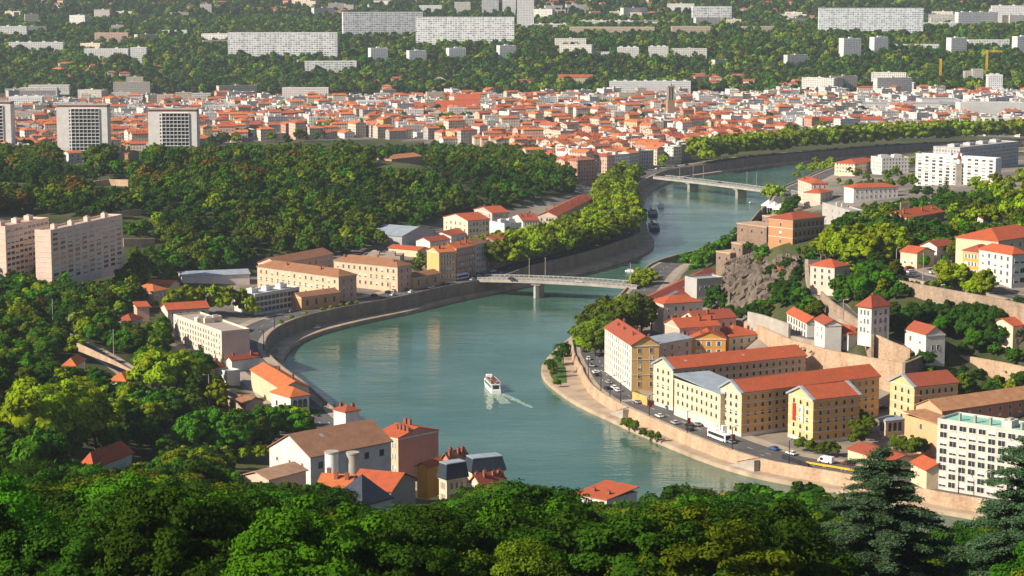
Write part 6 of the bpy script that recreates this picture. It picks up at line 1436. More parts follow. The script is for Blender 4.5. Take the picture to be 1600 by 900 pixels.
X, Y = gridpts(-150, 150, 135, 480, 5.2); k = (np.abs(X) < Y * .27 + 30); X, Y = X[k], Y[k]; px, py = proj(X, Y, hz(X, Y)); k = clear(X, Y, 8); X, Y = X[k], Y[k]
add(X, Y, nr.uniform(.22, .40, len(X)), pick(len(X), {'dark green': 4, 'olive': 2, 'bright green': 1}), 'fore')
# right slope
X, Y = gridpts(60, 440, 720, 1320, 6.2); Z = hz(X, Y); px, py = proj(X, Y, Z); k = inside(RIGHTW, px, py) & clear(X, Y, 30) & (px < 2250) & (Z > 9.5); X, Y = X[k], Y[k]
add(X, Y, nr.uniform(.3, .85, len(X)), pick(len(X), {'dark green': 5, 'bright green': 3, 'yellow-green': 1.2, 'olive': 2}), 'right')
# left slope woods and gardens
X, Y = gridpts(-420, 0, 560, 1130, 8.3); Z = hz(X, Y); px, py = proj(X, Y, Z); k = inside(LEFTW, px, py) & clear(X, Y, 26) & (px > -420); X, Y, Z, px, py = X[k], Y[k], Z[k], px[k], py[k]
add(X, Y, nr.uniform(.55, 1.0, len(X)), pick(len(X), {'dark green': 4, 'bright green': 2.6, 'yellow-green': 2.0, 'olive': 2.4, 'rusty brown': .35}), 'left')
# wooded hill
X, Y = gridpts(-560, 90, 1010, 2060, 9.2); Z = hz(X, Y); px, py = proj(X, Y, Z); k = inside(HILL, px, py) & clear(X, Y, 34) & (px > -330) & (px < 920); X, Y, px = X[k], Y[k], px[k]
fld = np.sin(X * .031 + 2) * np.sin(Y * .023) + .6 * np.sin(X * .08 + Y * .05) + nr.normal(0, .45, len(X)); left_ = np.clip((500 - px) / 500, 0, 1)
kk = [('rusty brown' if nr.random() < .35 * left_[i] else 'olive') if fld[i] > .75 else 'bright green' if fld[i] > .35 else ('yellow-green' if nr.random() < .28 + .15 * left_[i] else 'olive') if fld[i] > -.1 and nr.random() < .6 else 'dark green' for i in range(len(X))]
add(X, Y, np.clip(.80 + .22 * fld + nr.normal(0, .16, len(X)), .4, 1.25), kk, 'hill')
# manual trees: px, py of the foot, height, kind
MAN = []
def man(kind, *pts): MAN.extend([(x, y, h, kind) for x, y, h in pts])
man('yellow-green', (272, 492, 14), (292, 490, 15), (314, 488, 14), (335, 490, 15), (356, 492, 15), (378, 492, 14), (392, 496, 11), (1008, 466, 17), (992, 470, 14), (1002, 460, 16), (1016, 456, 14), (988, 462, 13), (930, 545, 17), (950, 532, 18), (975, 524, 18), (918, 560, 13))          # planes behind the pink block
man('yellow-green', (250, 612, 17), (278, 618, 18), (235, 600, 14), (300, 610, 14), (55, 700, 22), (95, 705, 23), (135, 695, 21), (25, 690, 18), (160, 680, 17), (75, 715, 22), (115, 712, 21), (40, 712, 20), (150, 702, 17), (262, 622, 19), (240, 618, 17), (290, 622, 17), (225, 612, 15))
man('bright green', (300, 712, 15), (330, 712, 17), (362, 716, 16), (315, 705, 15), (345, 715, 16), (380, 705, 12), (420, 682, 11), (455, 678, 11), (485, 676, 10), (395, 690, 11), (408, 684, 11), (432, 676, 10), (442, 684, 11), (468, 682, 10), (498, 682, 9), (360, 700, 13), (372, 690, 12), (330, 694, 13), (410, 668, 9), (440, 664, 8), (145, 505, 9), (290, 650, 9), (60, 780, 18))
man('olive', (917, 556, 17), (930, 562, 18), (940, 556, 19), (952, 540, 20), (968, 535, 20), (985, 528, 20), (1002, 524, 19), (1018, 516, 17), (912, 538, 15), (934, 535, 18), (925, 522, 16), (955, 524, 19), (945, 512, 17), (975, 512, 18), (995, 508, 17))
man('dark green', (1040, 517, 8), (1108, 492, 10), (1118, 480, 12), (1162, 478, 9), (1175, 482, 9), (1188, 478, 10), (1200, 470, 10), (1212, 464, 9), (1225, 466, 9), (1240, 462, 8), (1252, 478, 7), (1262, 486, 7), (1245, 486, 8), (1222, 482, 8), (1258, 505, 6), (1205, 440, 9), (1218, 436, 9), (1232, 430, 9), (1246, 440, 8), (1210, 452, 9), (1225, 448, 9), (1240, 455, 8), (1140, 500, 8), (1155, 505, 8), (1170, 500, 8), (1130, 488, 10), (1190, 500, 7), (1145, 480, 7), (1480, 520, 12), (1500, 528, 13), (1520, 535, 13), (1545, 540, 12), (1562, 546, 10), (1530, 515, 12), (1556, 522, 12), (1352, 535, 5), (1366, 540, 5), (1345, 528, 5), (1460, 560, 5), (1475, 566, 4))
man('bright green', (1088, 428, 10), (1096, 424, 12), (1105, 420, 13), (1115, 416, 14), (1125, 410, 14), (1134, 402, 13), (1142, 394, 11), (1150, 372, 8), (1168, 395, 6), (1180, 397, 5))
man('yellow-green', (1290, 412, 17), (1312, 416, 18), (1335, 420, 18), (1358, 418, 18), (1380, 414, 18), (1402, 410, 17), (1300, 398, 15), (1345, 398, 16), (1390, 396, 16), (1325, 402, 16), (1370, 402, 16))
man('bright green', (1312, 462, 10), (1330, 470, 11), (1350, 470, 12), (1370, 462, 11), (1340, 455, 11), (1360, 448, 11), (1322, 448, 10), (1310, 476, 7), (1445, 422, 7), (1385, 452, 9))
man('dark green', (1400, 525, 10), (1415, 520, 10), (1430, 515, 10), (1385, 520, 8), (1445, 508, 9), (1460, 505, 9), (1470, 512, 9), (1495, 520, 12), (1510, 518, 13), (1525, 522, 13), (1540, 530, 12), (1550, 520, 11), (1480, 500, 9), (1400, 505, 9), (1378, 508, 9), (1575, 500, 9), (1592, 495, 9), (1560, 540, 6), (1590, 535, 6), (1450, 575, 7), (1440, 570, 6), (1450, 492, 7), (1425, 500, 8),
    (1455, 585, 4), (1470, 590, 3), (1490, 590, 3), (1510, 600, 3.5), (1530, 595, 3), (1550, 605, 3.5), (1580, 590, 3), (1505, 580, 3), (1600, 600, 4), (1430, 410, 9), (1410, 395, 9), (1440, 396, 10), (1466, 390, 12), (1480, 388, 12), (1415, 378, 11), (1440, 372, 11), (1460, 376, 12))
man('yellow-green', (1480, 462, 16), (1500, 460, 14), (1540, 466, 13), (1522, 470, 10), (1487, 384, 12), (1500, 372, 13), (1520, 362, 13), (1545, 360, 14), (1570, 352, 14), (1595, 345, 15), (1505, 395, 10), (1580, 335, 15), (1560, 325, 15), (1540, 318, 15), (1525, 305, 14), (1600, 318, 15), (1490, 345, 10), (1575, 305, 14), (1595, 290, 14), (1555, 298, 14))
man('olive', (1510, 352, 11), (1350, 338, 9), (1425, 368, 10), (1408, 355, 9), (1515, 330, 10), (1530, 345, 12), (1480, 325, 10), (1500, 335, 11), (1390, 300, 11), (1375, 302, 11), (1360, 300, 11), (1345, 302, 10), (1410, 298, 12), (1425, 296, 13), (1385, 285, 11), (1400, 280, 12), (1355, 284, 10), (1340, 280, 10))
man('yellow-green', (1252, 272, 11), (1268, 274, 12), (1285, 272, 12), (1300, 274, 12), (1275, 262, 11), (1298, 264, 12), (1245, 282, 9), (1202, 318, 17), (1212, 322, 18), (1221, 318, 15), (1268, 318, 6), (1280, 314, 6), (1420, 262, 11), (1405, 262, 10), (1390, 258, 10), (1435, 252, 10), (1310, 290, 7), (1324, 295, 7))
man('dark green', (1450, 312, 10), (1432, 310, 10), (1468, 316, 11), (1328, 292, 7), (1485, 318, 9), (1328, 275, 9), (1340, 268, 8))
man('olive', (1340, 700, 11), (1352, 690, 10), (1345, 680, 10), (1250, 706, 6), (1268, 710, 6), (1287, 713, 6), (1302, 714, 6), (1410, 715, 8), (1425, 718, 9), (1438, 716, 8), (1400, 708, 7), (983, 672, 5), (975, 668, 4), (992, 676, 5), (1005, 684, 4), (1018, 688, 4), (1028, 690, 4))
man('olive', (655, 430, 9), (668, 425, 9), (642, 428, 8), (655, 415, 9), (700, 395, 7), (480, 455, 3.5), (462, 452, 4), (620, 428, 6), (410, 450, 4), (870, 605, 4), (866, 590, 5))
man('dark green', (862, 582, 6), (858, 577, 5), (872, 570, 7), (880, 562, 7), (885, 556, 7))
SHR = ((523, 488, 2), (538, 484, 2), (550, 482, 2), (558, 480, 2), (566, 479, 2), (494, 494, 1.8), (475, 500, 1.8), (457, 507, 1.6))
for x, y, h, kd in MAN:
    if 850 < x < 900 and 565 < y < 610: q = P(x, y, 1.5); z = 1.5
    elif 970 < x < 1040 and 660 < y < 700: q = P(x, y, 1.5); z = 1.5
    else: q = G(x, y); z = q[2]
    T_.append([q[0], q[1], z, h / 13.0, kd, 'man'])
# plane tree rows on the left quay
def plane_row(keys, off, step, h, zone):
    i0, i1 = sorted((near_idx(LW, *keys[0]), near_idx(LW, *keys[1]))); pl = LW + LN * (lwL + off)[:, None]; acc = 0
    for i in range(i0, i1):
        acc += np.linalg.norm(pl[i + 1] - pl[i])
        if acc > step: acc = 0; T_.append([pl[i][0] + rnd.uniform(-.6, .6), pl[i][1] + rnd.uniform(-.6, .6), 8.0, (h + rnd.uniform(-1, 1)) / 13, 'yellow-green' if rnd.random() < .75 else 'olive', zone])
plane_row(((822, 448), (1006, 322)), 4, 8.5, 17.5, 'planes'); plane_row(((815, 450), (1006, 322)), 14, 9, 19, 'planes'); plane_row(((810, 451), (1006, 322)), 24, 9, 19, 'planes'); plane_row(((806, 452), (1000, 370)), 33, 10, 18, 'planes'); plane_row(((1007, 318), (1020, 296)), 6, 9, 16, 'planes'); plane_row(((1007, 318), (1022, 294)), 20, 9, 17, 'planes')
plane_row(((1112, 273), (1690, 231)), 4, 9, 24, 'planes far'); plane_row(((1120, 272), (1690, 231)), 20, 9, 25, 'planes far'); plane_row(((1060, 281), (1075, 279)), 10, 9, 14, 'planes far')
i0, i1 = sorted((near_idx(RW, 1020, 430), near_idx(RW, 1190, 336)))
for off in (9, 16, 23):
    acc = 0
    for i in range(i0, i1):
        acc += np.linalg.norm(RW[i + 1] - RW[i])
        if acc > 6.5: acc = 0; q = RW[i] + RN[i] * (lwR[i] + off) + nr.normal(0, 1, 2); T_.append([q[0], q[1], float(hz(q[0], q[1])[0]), rnd.uniform(.5, .95), rnd.choice(['bright green', 'olive', 'yellow-green', 'dark green']), 'rb'])
# trees scattered in the town and on the station side
X, Y = gridpts(-900, 900, 1780, 3180, 38); Z = hz(X, Y); px, py = proj(X, Y, Z); k = clear(X, Y, 40) & (px > -60) & (px < 1660) & (inside(TOWN, px, py) | inside(IND, px, py)) & (nr.random(len(X)) < .55)
add(X[k], Y[k], nr.uniform(.7, 1.35, k.sum()), pick(int(k.sum()), {'olive': 3, 'yellow-green': 2, 'dark green': 3}), 'town')
GRN = [((300, 225), 90, 30), ((455, 222), 45, 7), ((190, 215), 22, 14), ((700, 195), 12, 8), ((130, 150), 60, 10), ((1105, 205), 35, 12), ((880, 172), 70, 8)]
for (cx_, cy_), sx_, n_ in GRN:
    for _ in range(n_):
        q = G(cx_ + rnd.uniform(-sx_, sx_), cy_ + rnd.uniform(-7, 7))
        T_.append([q[0], q[1], q[2], rnd.uniform(.8, 1.15), rnd.choice(['yellow-green', 'olive', 'dark green']), 'town'])
# far plateau and the hills behind it
X, Y = gridpts(-1250, 1250, 3150, 4300, 13); k = (np.abs(X) < Y * .30); X, Y = X[k], Y[k]; k = clear(X, Y, 0); X, Y = X[k], Y[k]; Z = hz(X, Y); px, py = proj(X, Y, Z)
k = nr.random(len(X)) < np.where(Y < 3560, .97, .72); X, Y = X[k], Y[k]
add(X, Y, nr.uniform(.8, 1.6, len(X)), pick(len(X), {'dark green': 4, 'olive': 2.6, 'yellow-green': 1.4, 'bright green': 2.4}), 'far')
X, Y = gridpts(-1900, 1900, 4300, 6600, 26); k = (np.abs(X) < Y * .30) & (nr.random(len(X)) < .8); X, Y = X[k], Y[k]
add(X, Y, nr.uniform(1.1, 1.9, len(X)), pick(len(X), {'dark green': 6, 'olive': 2.4, 'yellow-green': .7}), 'far')
# thin out what would stand in front of houses the photo shows
def hidden_by(t):
    x, y, z, s = t[:4]; p0 = proj(x, y, z); p1 = proj(x, y, z + 13 * s); r = 5.6 * s * F / y
    if t[5] in ('left', 'fore', 'right', 'hill'):
        for a, b_, c, d in KEEP:
            if p0[0] + r > a + 3 and p0[0] - r < c - 3 and p1[1] < d - 3 and p0[1] > b_ + .6 * (d - b_): return (a, b_, c, d)
    return None
TT = []
for t in T_:
    h_ = hidden_by(t)
    if h_ is not None:
        # lower the tree until its top clears what stands behind it
        lim = (H - (h_[3] - 2 + 20) * t[1] / F) - t[2]; s = lim / 13.0
        if s < .2: continue
        t[3] = min(t[3], s)
        if t[5] in ('left', 'right') and hidden_by(t) not in (None, h_): continue
    TT.append(t)
T_ = TT
# ranking by size in the photo
def vis_px(t): 
    px_, py_ = proj(t[0], t[1], t[2] + 8 * t[3]); return t[3] * F / t[1] * (1 if -30 < px_ < 1630 and py_ < 925 else .02)
T_ = [t for t in T_ if not (t[5] == 'fore' and not (-500 < proj(t[0], t[1], t[2])[0] < 2100))]
rank = sorted(range(len(T_)), key=lambda i: -vis_px(T_[i]) * (3 if T_[i][5] in ('man',) and T_[i][1] < 1250 else 1))
NIND = 290
ind = set(rank[:NIND]); rest = [T_[i] for i in rank[NIND:]]
lodof = lambda y: 'near' if y < 480 else 'mid' if y < 1000 else 'far' if y < 2600 else 'vfar'
items = []; objs = []
size_w = lambda s: 'small' if s < .55 else 'tall' if s > 1.15 else 'medium sized'
for i in sorted(ind):
    x, y, z, s, kd, zone = T_[i]; v = LOD[lodof(y)]; cm, tm = v[rnd.randrange(len(v))]
    nm = 'plane_tree' if zone.startswith('planes') else ('shrub' if s < .33 else 'broadleaf_tree'); e = empty(nm, (x, y, z), rnd.uniform(0, 6.28)); wd_ = 1.15 if zone in ('fore', 'planes far') else 1.0; e.scale = (s * wd_ * rnd.uniform(.9, 1.15), s * wd_ * rnd.uniform(.9, 1.15), s)
    c = link('crown', cm, e); slot(c, M['leaf ' + kd]); link('trunk', tm, e)
    p = proj(x, y, z + 8 * s); items.append(('%s %s %s' % (size_w(s), kd, {'plane_tree': 'plane tree', 'shrub': 'shrub', 'broadleaf_tree': 'tree'}[nm]), float(p[0]), float(p[1]))); objs.append(e)
for e, l in zip(objs, auto_labels(items)): tag(e, l, 'tree' if 'shrub' not in l.split(',')[0] else 'shrub', 'broad leaved trees of the hillsides' if 'plane' not in l.split(',')[0] else 'plane trees along the left quay')
def gn_scatter(name, pts, label, srcs):
    # one woodland object: points that carry a tree each
    me = bpy.data.meshes.new(name); me.from_pydata([(t[0], t[1], t[2]) for t in pts], [], [])
    at = me.attributes.new('idx', 'INT', 'POINT'); at.data.foreach_set('value', np.array([srcs.index((lodof(t[1]), t[4])) * 3 + rnd.randrange(3) for t in pts], np.int32))
    a2 = me.attributes.new('scl', 'FLOAT_VECTOR', 'POINT'); a2.data.foreach_set('vector', np.array([(t[3] * rnd.uniform(.9, 1.15), t[3] * rnd.uniform(.9, 1.15), t[3]) for t in pts], np.float32).ravel())
    a3 = me.attributes.new('rot', 'FLOAT_VECTOR', 'POINT'); a3.data.foreach_set('vector', np.array([(0, 0, rnd.uniform(0, 6.28)) for t in pts], np.float32).ravel())
    o = link(name, me); ng = bpy.data.node_groups.new(name, 'GeometryNodeTree')
    ng.interface.new_socket('Geometry', in_out='INPUT', socket_type='NodeSocketGeometry'); ng.interface.new_socket('Geometry', in_out='OUTPUT', socket_type='NodeSocketGeometry')
    N, L = ng.nodes, ng.links; gi = N.new('NodeGroupInput'); go = N.new('NodeGroupOutput'); ci = N.new('GeometryNodeCollectionInfo'); ci.inputs['Collection'].default_value = SRC
    ci.inputs['Separate Children'].default_value = True; ci.inputs['Reset Children'].default_value = True
    ip = N.new('GeometryNodeInstanceOnPoints'); ip.inputs['Pick Instance'].default_value = True
    def na(n, t): q = N.new('GeometryNodeInputNamedAttribute'); q.data_type = t; q.inputs['Name'].default_value = n; return [s for s in q.outputs if s.enabled and s.name == 'Attribute'][0]
    er = N.new('FunctionNodeEulerToRotation'); L.new(na('rot', 'FLOAT_VECTOR'), er.inputs[0])
    L.new(gi.outputs[0], ip.inputs['Points']); L.new(ci.outputs[0], ip.inputs['Instance']); L.new(na('idx', 'INT'), ip.inputs['Instance Index']); L.new(na('scl', 'FLOAT_VECTOR'), ip.inputs['Scale']); L.new(er.outputs[0], ip.inputs['Rotation'])
    L.new(ip.outputs[0], go.inputs[0]); md = o.modifiers.new('scatter', 'NODES'); md.node_group = ng
    tag(o, label, None, None, 'stuff')
SRC = bpy.data.collections.new('tree_sources'); SRCN = []
for ln in ('near', 'mid', 'far', 'vfar'):
    for kd in LEAF:
        SRCN.append((ln, kd))
        for q in range(3):
            cm, tm = LOD[ln][q % len(LOD[ln])]; m2 = cm.copy(); m2.materials.clear(); m2.materials.append(M['leaf ' + kd])
            o = bpy.data.objects.new('a%03d' % (len(SRCN) * 3 + q), m2); SRC.objects.link(o)
near_r = [t for t in rest if t[1] < 1000]; hill_r = [t for t in rest if 1000 <= t[1] < 1800]; town_r = [t for t in rest if 1800 <= t[1] < 3150]; far_r = [t for t in rest if t[1] >= 3150]
gn_scatter('woodland', near_r, 'mixed trees and shrubs filling the near slopes', SRCN); gn_scatter('woodland', hill_r, 'dark woods covering the left hill', SRCN)
gn_scatter('woodland', town_r, 'green trees between the town houses', SRCN); gn_scatter('woodland', far_r, 'far woods on the plateau slope', SRCN)
print('TREES', len(T_), len(near_r), len(hill_r), len(town_r), len(far_r))
# conifers and cypresses
FIR = conifer(3, 17, 4.6, 60, .30, .8); FIRT = straight_trunk(17, .35); CYP = conifer(8, 11, 1.2, 26, .22, -1.5); CYPT = straight_trunk(11, .18)
for x, y, s, kd, nm, lab in ((12, 592, .75, 'blue-green', 'fir', 'silvery blue fir at the left edge of the photo'), (248, 548, .8, 'dark green', 'fir', 'dark spreading fir beside the pale pink block'), (232, 545, .75, 'dark green', 'fir', 'dark fir just left of the spreading one'), (316, 562, .45, 'dark green', 'fir', 'narrow olive conifer before the pale pink block'),
                          (348, 580, .5, 'blue-green', 'fir', 'small blue fir at the corner of the pale pink block'), (523, 668, .62, 'dark green', 'fir', 'dark conifer at the water left of the chimney house'), (505, 668, 1.05, 'dark green', 'cypress', 'dark cypress beside the water conifer'), (38, 580, .9, 'dark green', 'cypress', 'lone cypress in the left gardens'),
                          (660, 262, 1.1, 'dark green', 'cypress', 'cypress beside the brown hall on the ridge, left'), (665, 264, 1.15, 'dark green', 'cypress', 'cypress beside the brown hall on the ridge, right'), (1477, 318, 1.15, 'dark green', 'fir', 'tall dark fir before the nine storey block'),
                          (1192, 232, 1.3, 'dark green', 'cypress', 'dark poplar at the far plane row'), (74, 205, 1.2, 'dark green', 'fir', 'dark conifer left of the middle white tower'), (540, 395, .8, 'blue-green', 'fir', 'rounded fir at the foot of the hill woods'), (1374, 268, 1.0, 'dark green', 'cypress', 'dark poplar beside the far red hipped house')):
    g = G(x, y); e = empty(nm, (g[0], g[1], g[2]), rnd.uniform(0, 6), lab, 'conifer' if nm == 'fir' else 'cypress tree'); e.scale = (s, s, s)
    c = link('foliage', FIR if nm == 'fir' else CYP, e); slot(c, M['leaf ' + kd]); link('trunk', FIRT if nm == 'fir' else CYPT, e)
for k, (x, y, h) in enumerate(SHR):
    p, a = bank_frame(LW, LN, lwL, x, y, 3.0, 8.0); e = empty('shrub', p, rnd.uniform(0, 6), 'clipped green bush on the left quay pavement, number %s from the salmon pavilion' % ('five', 'four', 'three', 'two', 'one', 'six', 'seven', 'eight')[k], 'bush', 'clipped bushes on the left quay'); e.scale = (.30, .30, .2)
    c = link('foliage', LOD['far'][k % 4][0], e); slot(c, M['leaf yellow-green'])
# palm like trees on the quay corner
def palm(px_, py_, h, lab):
    q = P(px_, py_, 1.5); r = empty('palm_tree', (q[0], q[1], 1.5), 0, lab, 'palm tree'); b = MB(); b.tube((0, 0, -.3), (.2, .1, h), .22, .15, 8); b.build('trunk', [M['bark']], r); g = np.random.default_rng(int(px_)); C_ = []; N_ = []
    for k in range(22):
        a = g.uniform(0, 6.28); u = np.linspace(.1, 1, 16); L_ = 2.6; el = g.uniform(-.1, .9)
        C_.append(np.column_stack([L_ * u * math.cos(a), L_ * u * math.sin(a), h + L_ * (el * u - 1.0 * u * u)])); N_.append(np.column_stack([np.zeros(16), np.zeros(16), np.ones(16)]) + g.normal(0, .4, (16, 3)))
    link('fronds', leaf_mesh('fronds', np.vstack(C_), np.vstack(N_), .32, [M['leaf bright green']], g, 1.2), r)
for x, y, h, l in ((862, 590, 7.5, 'palm on the quay corner lawn, left'), (871, 583, 7, 'palm on the quay corner lawn, middle'), (880, 572, 7.5, 'palm on the quay corner lawn, beside the lamp'), (872, 562, 7, 'palm on the quay corner, farthest')): palm(x, y, h, l)

# ------------------------------------------------------------------ the town
WC = {'cream': (.74, .64, .50), 'white': (.80, .78, .75), 'pink': (.74, .50, .40), 'ochre': (.68, .46, .24), 'grey': (.52, .49, .46), 'salmon': (.64, .34, .24)}
RC = {'orange': (.66, .19, .06), 'red': (.50, .10, .04), 'brown red': (.38, .14, .08)}
def town():
    L_ = []
    X, Y = gridpts(-1000, 1000, 1640, 3160, 21, .16); px, py = proj(X, Y, np.full(X.shape, 8.0))
    Z = hz(X, Y); px, py = proj(X, Y, Z); d = np.minimum(dist_line(LW, X, Y), dist_line(RW, X, Y))
    k = (inside(TOWN, px, py) | inside(IND, px, py)) & ~inside(RIV, X, Y) & (d > 46) & (px > -40) & (px < 1640) & (Z < 16)
    for f in FOOT: k &= ~inside(f, X, Y)
    blk = (np.floor((X * .94 + Y * .34) / 84) + np.floor((-X * .34 + Y * .94) / 63)).astype(int)
    st = (np.mod(X * .94 + Y * .34, 84) > 13) | (nr.random(len(X)) < .25)
    k &= st & (nr.random(len(X)) < .90)
    for i in np.where(k)[0]:
        x, y, a, b_ = X[i], Y[i], px[i], py[i]
        ind_ = bool(inside(IND, np.array([a]), np.array([b_]))[0]); mod = nr.random() < np.interp(b_, [165, 195, 225], [.55, .34, .10]) or (ind_ and nr.random() < .5)
        if a < 380 and b_ < 200: mod = nr.random() < .6
        ang = .35 + .5 * math.sin(blk[i] * 1.7) * .4 + (math.pi / 2 if nr.random() < .35 else 0) + (.5 if a > 850 and b_ > 215 else 0)
        w, dd, h = nr.uniform(13, 21), nr.uniform(9.5, 13), nr.choice([6, 9, 12, 12, 15, 18], p=[.14, .22, .24, .18, .14, .08])
        if mod: w *= 1.25; dd *= 1.15
        if a > 880 and b_ > 230: h = max(h, 15)
        wc = nr.choice(list(WC), p=[.34, .26, .16, .09, .09, .06]) if not mod else nr.choice(['white', 'grey', 'cream'], p=[.66, .2, .14])
        rc = nr.choice(list(RC), p=[.6, .3, .1]); rt = 'flat' if mod else nr.choice(['gable', 'hip'], p=[.65, .35])
        L_.append((float(x), float(y), float(Z[i]), float(ang), float(w), float(dd), float(h), str(rt), str(wc), str(rc), float(a), float(b_)))
    return L_
TL = town()
def house_meshes(w, d, h, rt, wc, rc, bw=None, br=None, tf=None):
    wall = bw or MB(); roof = br or MB(); v0, r0 = len(wall.v), len(roof.v); x0, y0 = -w / 2, -d / 2; c = tuple(np.clip(np.array(WC[wc]) * rnd.uniform(.85, 1.05), 0, .85)); u = rnd.random() * 2 + .2
    cs = [(x0, y0), (-x0, y0), (-x0, -y0), (x0, -y0)]
    for q in range(4): wall.wall(cs[q], cs[(q + 1) % 4], -3 if q < 0 else 0, h, 0, c, u)
    for q in range(4): wall.wall(cs[q], cs[(q + 1) % 4], -4, -.001, 0, c, -500)
    if rt == 'gable':
        rh = d * .19; wall.face([(x0, -y0, h), (x0, y0, h), (x0, 0, h + rh)], 0, c); wall.face([(-x0, y0, h), (-x0, -y0, h), (-x0, 0, h + rh)], 0, c)
    if rt == 'flat':
        roof.box(x0 + .3, -x0 - .3, y0 + .3, -y0 - .3, h - .2, h + .1, 0, (.42, .40, .38)); roof.box(-2.2, 1.6, -1.6, 1.6, h + .11, h + 2.6, 0, (.6, .58, .55)); 
        for a in ((x0, -x0, y0, y0 + .3), (x0, -x0, -y0 - .3, -y0), (x0, x0 + .3, y0 + .3, -y0 - .3), (-x0 - .3, -x0, y0 + .3, -y0 - .3)): roof.box(*a, h + .002, h + .7, 0, c)
    else:
        rm = roof_mesh(w, d, h, rt, d * (.19 if rt == 'gable' else .2), .5, 'x', tuple(np.clip(np.array(RC[rc]) * rnd.uniform(.8, 1.25), 0, .8)))
        o = len(roof.v); roof.v += [(p[0] + x0, p[1] + y0, p[2]) for p in rm.v]; roof.f += [tuple(i + o for i in f) for f in rm.f]; roof.m += [1] * len(rm.m); roof.uv += rm.uv; roof.c += rm.c
        for q in range(rnd.randrange(1, 4)): xx = rnd.uniform(x0 * .8, -x0 * .8); s_ = rnd.choice((-1, 1)); roof.box(xx - .5, xx + .5, s_ * d * .14 - .35, s_ * d * .14 + .35, h + .5, h + d * .2 + 1.3, 0, (.34, .12, .07))
    if tf:
        x, y, z, a = tf; ca, sa = math.cos(a), math.sin(a)
        for B_, s_ in ((wall, v0), (roof, r0)): B_.v[s_:] = [(x + p[0] * ca - p[1] * sa, y + p[0] * sa + p[1] * ca, z + p[2]) for p in B_.v[s_:]]
    return wall, roof
TL.sort(key=lambda t: t[1] / (8 + t[6]) if True else 0)
NH = 285; items = []; hs = []
for t in TL[:NH]:
    x, y, z, a, w, d, h, rt, wc, rc, px_, py_ = t; wl2, rf = house_meshes(w, d, h, rt, wc, rc)
    e = empty('town_house' if rt != 'flat' else 'town_block', (x, y, z), a); wl2.build('wall', [M['facade']], e); rf.build('roof', [M['wall'], M['roof']], e)
    items.append(('%s %s %s' % ('low' if h < 10 else 'tall' if h > 14 else 'mid height', wc, 'flat roofed block' if rt == 'flat' else 'house with %s %s roof' % (rc, 'hipped' if rt == 'hip' else 'gabled')), px_, py_ - 8)); hs.append(e)
TLAND = [('brick bell tower', 1047, 165), ('far bridge', 1080, 275), ('rightmost white tower', 268, 210), ('middle white tower', 128, 205), ('brown ridge hall', 625, 250), ('far plane row', 1250, 215), ('steep red roofed building', 730, 165), ('short white slab', 477, 152), ('comb shaped flats', 1015, 140),
         ('ridge woods', 480, 225), ('hill woods end', 880, 275), ('near plane row', 1000, 265), ('church spire', 1497, 265), ('crane', 1541, 105), ('left edge', 0, 210), ('ridge woods edge', 760, 235)]
for e, l in zip(hs, auto_labels(items, TLAND)): tag(e, l, 'house' if e.name.startswith('town_house') else 'flat block', 'houses of the town across the river')
if len(TL) > NH:
    bw, br = MB(), MB()
    for t in TL[NH:]: house_meshes(*t[4:7], t[7], t[8], t[9], bw, br, (t[0], t[1], t[2], t[3]))
    e = bw; o = len(bw.v); bw.v += br.v; bw.f += [tuple(i + o for i in f) for f in br.f]; bw.m += [i + 1 for i in br.m]; bw.uv += br.uv; bw.c += br.c
    tag(bw.build('distant_houses', [M['facade'], M['wall'], M['roof']]), 'farther red roofed houses of the town reading as one mass', None, None, 'stuff')
print('HOUSES', len(TL))
# small villas in the far hills
items = []; hs = []
def villas(n, xr, yr, orange=.6):
    for _ in range(n):
        x, y, z = G(rnd.uniform(*xr), rnd.uniform(*yr)); t = rnd.random() < .6; wc = rnd.choice(['cream', 'white', 'pink', 'salmon']); rc = rnd.choice(['orange', 'red', 'brown red']); w, d, h = rnd.uniform(13, 22), rnd.uniform(10, 14), rnd.choice((6, 9, 12)); rt = 'hip' if t else 'gable'
        a, b_ = house_meshes(w, d, h, rt, wc, rc); e = empty('villa', (x, y, z + 4), rnd.uniform(-.5, .5)); a.build('wall', [M['facade']], e); b_.build('roof', [M['wall'], M['roof']], e)
        p = proj(x, y, z); items.append(('%s villa with %s roof' % (wc, rc), float(p[0]), float(p[1]))); hs.append(e)
villas(26, (60, 520), (8, 24)); villas(24, (820, 1130), (8, 34)); villas(12, (1130, 1290), (6, 40)); villas(10, (80, 260), (110, 135)); villas(8, (1380, 1580), (4, 14)); villas(12, (400, 540), (18, 30)); villas(9, (550, 700), (132, 152)); villas(9, (1180, 1400), (136, 152)); villas(9, (1090, 1180), (128, 146))
def flats(n, xr, yr):
    for _ in range(n):
        x, y, z = G(rnd.uniform(*xr), rnd.uniform(*yr)); wc = rnd.choice(['white', 'white', 'cream', 'grey']); w, d, h = rnd.uniform(22, 60), rnd.uniform(11, 15), rnd.choice((9, 12, 15, 21))
        a, b_ = house_meshes(w, d, h, 'flat', wc, 'red'); e = empty('flat_block', (x, y, z + 7), rnd.uniform(-.6, .6)); a.build('wall', [M['facade']], e); b_.build('roof', [M['wall'], M['roof']], e)
        p = proj(x, y, z); items.append(('%s %s flat roofed block' % ('high' if h > 14 else 'low', wc), float(p[0]), float(p[1]))); hs.append(e)
flats(14, (0, 350), (20, 100)); flats(16, (840, 1260), (22, 48)); flats(7, (400, 660), (8, 30)); flats(10, (1440, 1600), (25, 60)); flats(10, (0, 420), (150, 168)); flats(6, (1190, 1460), (138, 154)); flats(5, (850, 1250), (80, 110))
